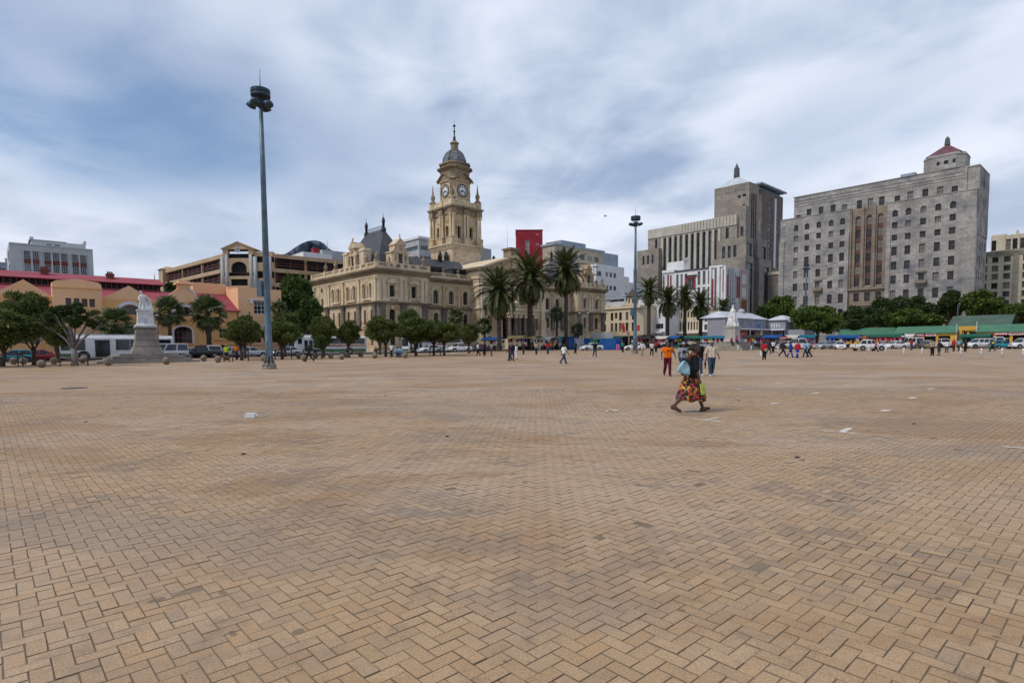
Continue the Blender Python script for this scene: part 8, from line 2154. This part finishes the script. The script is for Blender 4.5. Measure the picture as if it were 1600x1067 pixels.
pp(588,558,-90,'sit','brown','brown','person in brown sitting by the left trunk of the clipped trees')
for u, v, hd2, po, tp_, bt, lb in ((747,555.5,200,'carry','white','black','person in a white shirt before the blue stall awning'),(757,556,-60,'stand','maroon','black','person in dark red by the blue awning stall'),(768,556,180,'stand','grey','brown','person in grey by the foot of the lowest date palm'),
        (1003.5,556,-90,'stand','white','tan','person in white and khaki right of the right mast foot'),(1018.5,555.5,-90,'step','white','black','man in a white shirt walking towards us right of the mast'),(973,550.5,90,'stand','green','black','person in a green top near the blue tarpaulins'),
        (1201.5,553,-40,'step','dark','dark','person in dark clothes behind the person in red'),(1025,551,-90,'talk','red','black','person in red among the stalls of the palm row'),(1050,551,180,'stand','purple','black','person in purple by the palm row stalls'),
        (1208,551,-90,'stand','white','black','person in white under the blue awning right of the draped statue'),(1490,549,200,'talk','red','dark','person in red before the market gateway'),(1498,548.5,190,'step','sky','navy','person in pale blue before the market gateway'),(1508,549.5,-80,'stand','dark','black','person in black before the market gateway'),
        (1424,547,100,'stand','red','denim','person in red at the green awning stall'),(899,553,-90,'talk','dark','black','person in black beside the grey tent'),(856,553.5,-80,'stand','red','denim','person in red at the white awning stall'),(818,553.5,60,'stand','dark','dark','person in dark clothes at the yellow awning stall'),(838,553.8,-120,'talk','tan','navy','person in tan at the end of the yellow awning stall')):
    pp(u, v, hd2, po, tp_, bt, lb, vox=.028)
for du, z, c, lb in ((1143, 1.28, 'red', 'person in red sitting on the upper steps of the draped statue, left one'), (1150.5, 1.6, 'pink', 'person in pink sitting against the pedestal of the draped statue')):
    q = at(du, 500, 101.2); person(lb, Vector((q.x, q.y, gz(104)-.05+z-.38)), R(-80), 'sit', 'c_'+c, 'c_navy', vox=.028)
dg_ = thing('dog', 'tan dog standing beside the traffic warden', 'dog', gpt(354,565.6), R(185))
dc = [c2((-.25,0,.46),.13,(.22,0,.48),.16), c2((.25,0,.52),.10,(.40,0,.68),.075), c2((.42,0,.70),.085,(.58,0,.66),.042), c2((-.34,0,.50),.03,(-.56,0,.62),.015), c2((.42,.05,.76),.025,(.40,.07,.83),.01), c2((.42,-.05,.76),.025,(.40,-.07,.83),.01)]
for s in (-1, 1): dc += [c2((.24,s*.08,.42),.065,(.25,s*.08,.2),.04), c2((.25,s*.08,.2),.036,(.25,s*.08,.03),.03), c2((.25,s*.08,.03),.03,(.31,s*.08,.025),.026), c2((-.26,s*.08,.44),.09,(-.20,s*.09,.27),.05), c2((-.20,s*.09,.27),.045,(-.33,s*.09,.17),.033), c2((-.33,s*.09,.17),.032,(-.30,s*.09,.03),.028), c2((-.30,s*.09,.03),.028,(-.24,s*.09,.025),.026)]
wear('body', blob_mesh('body', dc, [M['skin']], .018, 2), dg_, 'c_brown')

# ------------------------------------------------------------------ market stalls
gm = MB(); gm.extr([(-.2,-.6),(.2,-.6),(.19,-.2),(.33,-.28),(.36,-.12),(.2,0),(-.2,0),(-.36,-.12),(-.33,-.28),(-.19,-.2)], -.03, .03)
GARM = {}
ORD = ['', 'first', 'second', 'third', 'fourth', 'fifth', 'sixth', 'seventh', 'eighth', 'ninth', 'tenth', 'last']
def garment(c):
    if c not in GARM: GARM[c] = gm.mesh('garment', [M['c_'+c]])
    return GARM[c]
bxm = {}
def stall(u, Y, W, top, label, goods, Hh=2.5, D=2.4, head=None, back=None, n=None, gname=None):
    p = at(u, 500, Y); g0 = gz(Y); rot = ROT_B if head is None else head
    t = thing('market_stall', label, 'market stall', (p.x, Y, g0), rot, 'market stalls round the square')
    c = MB()
    for k in range(4):     # sagging awning in four bays
        x0, x1 = -W/2+W*k/4, -W/2+W*(k+1)/4; s0, s1 = .10*(k in (1,3)), .10*(k in (0,2))
        c.face([(x0,-D/2-.3,Hh-s0-.15),(x1,-D/2-.3,Hh-s1-.15),(x1,0,Hh+.22-s1*.5),(x0,0,Hh+.22-s0*.5)]); c.face([(x0,0,Hh+.22-s0*.5),(x1,0,Hh+.22-s1*.5),(x1,D/2+.2,Hh-.1-s1),(x0,D/2+.2,Hh-.1-s0)]); c.face([(x0,-D/2-.3,Hh-s0-.4),(x1,-D/2-.3,Hh-s1-.4),(x1,-D/2-.3,Hh-s1-.15),(x0,-D/2-.3,Hh-s0-.15)])
    c.obj('awning', M['c_'+top], t)
    for x in (-W/2+.1, W/2-.1):
        for y in (-D/2, D/2): q = MB(); q.tube([(x,y,0),(x,y,Hh-.12)], .035, 6); q.obj('post', M['conc'], t)
    q = MB(); q.tube([(-W/2,-D/2,Hh-.35),(W/2,-D/2,Hh-.35)], .02, 5); q.obj('rail', M['conc'], t)
    q = MB(); q.box(-W/2+.25,W/2-.25,-.5,.5,.78,.83); q.box(-W/2+.25,W/2-.25,-.52,-.5,.1,.78); q.obj('table', M['c_'+(back or 'dark')], t)
    if back: q = MB(); q.box(-W/2,W/2,D/2-.03,D/2,.1,Hh-.2); q.obj('back_sheet', M['c_'+back], t)
    rs = random.Random(int(u)); m_ = Matrix.Translation((p.x, Y, g0)) @ Matrix.Rotation(rot, 4, 'Z')
    k = 1; x = -W/2+.45; gn = gname or label
    while x < W/2-.3:
        for y, z in ((-D/2-.02, Hh-.38), (D/2-.5, Hh-.45)):
            cc = rs.choice(goods); o = bpy.data.objects.new('garment', garment(cc)); COL.objects.link(o); o.location = m_ @ Vector((x + rs.uniform(-.1,.1), y, z)); o.rotation_euler = (0, 0, rot + rs.uniform(-.35,.35)); o.scale = (rs.uniform(.8,1.1), 1, rs.uniform(.8,1.5))
            k += 1; tag(o, '%s garment, %s on the %s rail of the %s' % (cc, ORD[min(k//2, 11)], 'front' if y < 0 else 'back', gn), 'garment', 'garments hanging at the market stalls')
        x += rs.uniform(.62,.95)
    for k in range(max(2, int(W/1.1))):
        cc = rs.choice(goods + ['brown', 'canvas']); s = rs.uniform(.22,.42)
        if cc not in bxm: b = MB(); b.taper(-.5,.5,-.4,.4,0,.8,.92); bxm[cc] = b.mesh('goods_box', [M['c_'+cc]])
        o = bpy.data.objects.new('goods_box', bxm[cc]); COL.objects.link(o); o.scale = (s, s, s); o.location = m_ @ Vector((-W/2+.5+k*(W-1)/max(1, int(W/1.1)-1), rs.uniform(-.25,.2), .832)); o.rotation_euler = (0, 0, rot + rs.uniform(-.4,.4))
        tag(o, '%s goods box, %s on table of %s' % (cc, ORD[k+1], gn), 'box', 'boxes of goods on stall tables')
CL = ['red','purple','pink','white','yellow','black','blue','orange','dark','brown']
stall(774, 116, 5.6, 'tarpblue', 'stall with a blue awning behind the lowest date palm', CL, gname='blue awning stall by lowest palm')
stall(812, 114, 4.4, 'straw', 'stall with a peaked straw yellow awning, left one', CL, 2.75, gname='left yellow awning stall'); stall(831, 116, 4.0, 'straw', 'stall with a straw yellow awning, right one below the thick palm', CL, 2.65, gname='right yellow awning stall')
stall(857, 115, 3.8, 'canvas', 'stall with a white awning left of the slim date palm', ['red','white','dark','orange','black'], gname='white awning stall by slim palm'); stall(875, 117, 3.0, 'tarpteal', 'stall with a teal awning under the slim date palm', CL, gname='teal awning stall')
stall(964, 122, 4.5, 'tarpgreen', 'stall with a dark green awning behind the blue tarpaulins', CL, gname='dark green awning stall'); stall(1006, 128, 5, 'dark', 'stall with a black awning right of the right mast', ['red','red','white','dark'], gname='black awning stall'); stall(1030, 128, 5.6, 'canvas', 'stall with a white awning and red clothes in the palm row', ['red','red','white','pink'], gname='white awning stall in the palm row')
stall(1052, 126, 4.2, 'tarpblue', 'stall with a blue awning between the second and middle row palms', ['yellow','purple','white','dark'], gname='blue awning stall in the palm row', back='tarpgreen'); stall(1082, 128, 5.6, 'tarpgreen', 'stall with a green awning between the fuller row palms', ['purple','white','yellow','dark','blue'], gname='green awning stall in the palm row'); stall(1118, 122, 5.4, 'tarpteal', 'stall with a bright teal awning left of the draped statue', CL, gname='bright teal awning stall')
stall(1180, 116, 3.6, 'dark', 'stall with a dark awning right of the draped statue steps', ['yellow','blue','red','white'], gname='dark awning stall by the statue'); stall(1203, 114, 5.4, 'tarpblue', 'stall with a blue awning in front of the lilac shops', ['maroon','white','brown','dark','red'], gname='blue awning stall by the lilac shops'); stall(1237, 120, 3.6, 'canvas', 'stall with a white awning right of the red parasol', CL, gname='white awning stall by the red parasol')
stall(1263, 118, 3.8, 'tarpteal', 'stall with a teal awning left of the grey mast', CL, gname='teal awning stall at the mast'); stall(1320, 114, 6.0, 'tarpblue', 'long stall with a blue awning in front of the small market roof', ['blue','dark','white'], 2.4, gname='long blue awning stall'); stall(1386, 112, 5.6, 'tarpgreen', 'stall with a green awning and pink clothes right of the pickup', ['pink','red','pink','black','purple'], 2.55, gname='green awning stall with pink clothes'); stall(1415, 113, 3.4, 'canvas', 'stall with a white awning beside the green one', ['tan','white','brown'], 2.5, gname='white awning stall beside the green one')
stall(1526, 106, 4.6, 'tarpgreen', 'stall hung with dark green netting behind the white estate car', ['dark','black','green'], 2.4, gname='netting stall', back='tarpgreen')
t = thing('parasol', 'red parasol right of the blue awning stall', 'parasol', (at(1224,500,115).x, 115, gz(115)), 0); q = MB(); q.tube([(0,0,0),(0,0,2.7)], .03, 6); q.obj('pole', M['conc'], t); q = MB(); q.lathe([(1.1,2.2),(.6,2.5),(.03,2.75)], 10, sm=False, capb=False); q.obj('canopy', M['c_red'], t)
def tarp(u, Y, w, h, d, c, label, seed, name='tarpaulin'):
    rs = random.Random(seed); mb = MB(); n = 14; m = 4; p = at(u, 500, Y); pts = []
    for j in range(m+1):
        f = j/m
        for k in range(n):
            a = 2*math.pi*k/n; cx_, sy_ = math.cos(a), math.sin(a); e = .45
            x = w/2*(abs(cx_)**e)*(1 if cx_ >= 0 else -1)*(1-.14*f*f) + rs.uniform(-.08,.08); y = d/2*(abs(sy_)**e)*(1 if sy_ >= 0 else -1)*(1-.14*f*f) + rs.uniform(-.08,.08)
            pts.append((x, y, h*f**.8*(1 + rs.uniform(-.05,.05)) if j else 0))
    i = mb.add(pts)
    for j in range(m):
        for k in range(n): l = (k+1) % n; mb.f.append((i+j*n+k, i+j*n+l, i+(j+1)*n+l, i+(j+1)*n+k)); mb.mi.append(0); mb.sm.append(False)
    mb.f.append(tuple(i+m*n+k for k in range(n))); mb.mi.append(0); mb.sm.append(False)
    o = mb.obj(name, M['c_'+c], None, (p.x, Y, gz(Y)), ROT_B); tag(o, label, 'tarpaulin', 'stalls packed under tarpaulins')
tarp(892, 118, 2.2, 2.4, 2.4, 'tarpblue', 'dark blue tarpaulin bundle right of the slim date palm', 1); tarp(903, 118, 2.4, 2.3, 2.4, 'grey', 'grey tarpaulin bundle between two blue ones', 2); tarp(916, 119, 2.6, 2.3, 2.4, 'tarpblue', 'blue tarpaulin bundle right of the grey one', 3)
tarp(931, 116, 2.2, 2.1, 2.2, 'tarpgreen', 'dark green tarpaulin bundle left of the biggest blue one', 4); tarp(953, 114, 4.6, 2.2, 2.4, 'tarpblue', 'biggest bright blue tarpaulin bundle left of the right mast', 5); tarp(941, 121, 4.6, 3.4, 3, 'canvas', 'heap of white tarpaulins piled behind the blue bundle', 6); tarp(889, 124, 3.0, 2.6, 3, 'tarpteal', 'teal covered stall behind the dark blue bundle', 7)
t = thing('sandwich_board', 'white and pink sandwich board by the blue tarpaulins', 'sign board', (at(965.5,500,108).x, 108, gz(108)), R(10))
for s in (-1, 1): q = MB(Matrix.Translation((0, s*.22, 0)) @ Matrix.Rotation(s*R(12), 4, 'X')); q.box(-.3,.3,-.02,.02,0,1.15); q.obj('board', M['c_white' if s > 0 else 'c_pink'], t)
# small things on the paving
mk = [((1085,655),(1125,658.5),.10),((1102,656),(1122,652.5),.09),((1282,672.5),(1345,678),.09),((1315,675),(1328,669),.11),((1565,697.5),(1612,701.5),.09),((945,643),(966,640.2),.10),((1204,631),(1216,629.5),.16),((1380,642.5),(1389,640.5),.18),((1422,622.5),(1431,621),.18),((1270,615),(1280,613.5),.18),((1317,602.5),(1330,602),.16),((1452,608),(1459,607),.2),((1150,608.5),(1158,608),.16),((1210,598.5),(1227,597.5),.2),((492,603),(520,602.5),.16),((542,608.5),(570,608.5),.14),((605,613.5),(632,612),.14),((410,596),(430,595.5),.16),((345,590),(357,590),.18),((948,641.5),(966,642.8),.06)]
for a, b, w_ in mk:
    p, q = gp(*a), gp(*b); d = (q-p); d.z = 0; d.normalize(); s = Vector((-d.y, d.x, 0))*w_/2; z = Vector((0,0,.006))
    m_ = MB(); m_.face([p-s+z, q-s+z, q+s+z, p+s+z]); m_.obj('painted_mark', M['mark'], plaza)
def small(name, label, cat, u, v, fn, mat, rot=0.0): mb = MB(); fn(mb); o = mb.obj(name, M[mat], None, gpt(u, v, .004), rot); tag(o, label, cat); return o
small('plastic_container', 'white plastic container lying alone on the paving left of centre', 'container', 392.5, 652.5, lambda m_: (m_.taper(-.13,.10,-.06,.06,0,.10,.9), m_.box(.10,.15,-.025,.025,.03,.075)), 'white', R(4))
for u, v, r_, lb in ((116,606.5,.45,'dark round drain cover far left on the paving'),): small('drain_cover', lb, 'drain cover', u, v, lambda m_: m_.lathe([(r_,0),(r_,.012)], 20), 'iron')
rl_ = random.Random(12)
for k, (u, v) in enumerate(((134,659.5),(463,598),(438,616),(1246,715),(1428,662.5),(880,610),(381,710),(699,682),(1155,626),(603,618))):
    small('litter', 'dark scrap of litter, %s' % ['far left on the paving','behind the light mast','left of the white container','nearest one right of centre','below the right parking marks','behind the centre of the paving','nearest one left of centre','in the centre of the paving','right of the walking woman','in the middle distance left of centre'][k], 'litter', u, v, lambda m_: m_.taper(-.035,.035,-.02,.03,0,.015,.5), 'c_dark', rl_.uniform(0,3))
bp_ = at(945.5, 338, 70); bm2 = MB(); bm2.ball((0,0,0), (.17,.07,.06), 8, 5); 
bm2.face([(.05,.04,.02),(-.06,.04,.02),(-.10,.30,.10),(.0,.32,.12)]); bm2.face([(-.10,.30,.10),(.0,.32,.12),(-.08,.55,.05)]); bm2.face([(.05,-.04,.02),(.0,-.32,.12),(-.10,-.30,.10),(-.06,-.04,.02)]); bm2.face([(-.10,-.30,.10),(-.08,-.55,.05),(.0,-.32,.12)]); bm2.face([(-.14,.03,0),(-.14,-.03,0),(-.28,-.05,0),(-.28,.05,0)])
bd_ = bm2.obj('bird', M['c_dark'], None, bp_, R(150)); tag(bd_, 'small dark bird flying against the clouds in the centre', 'bird')
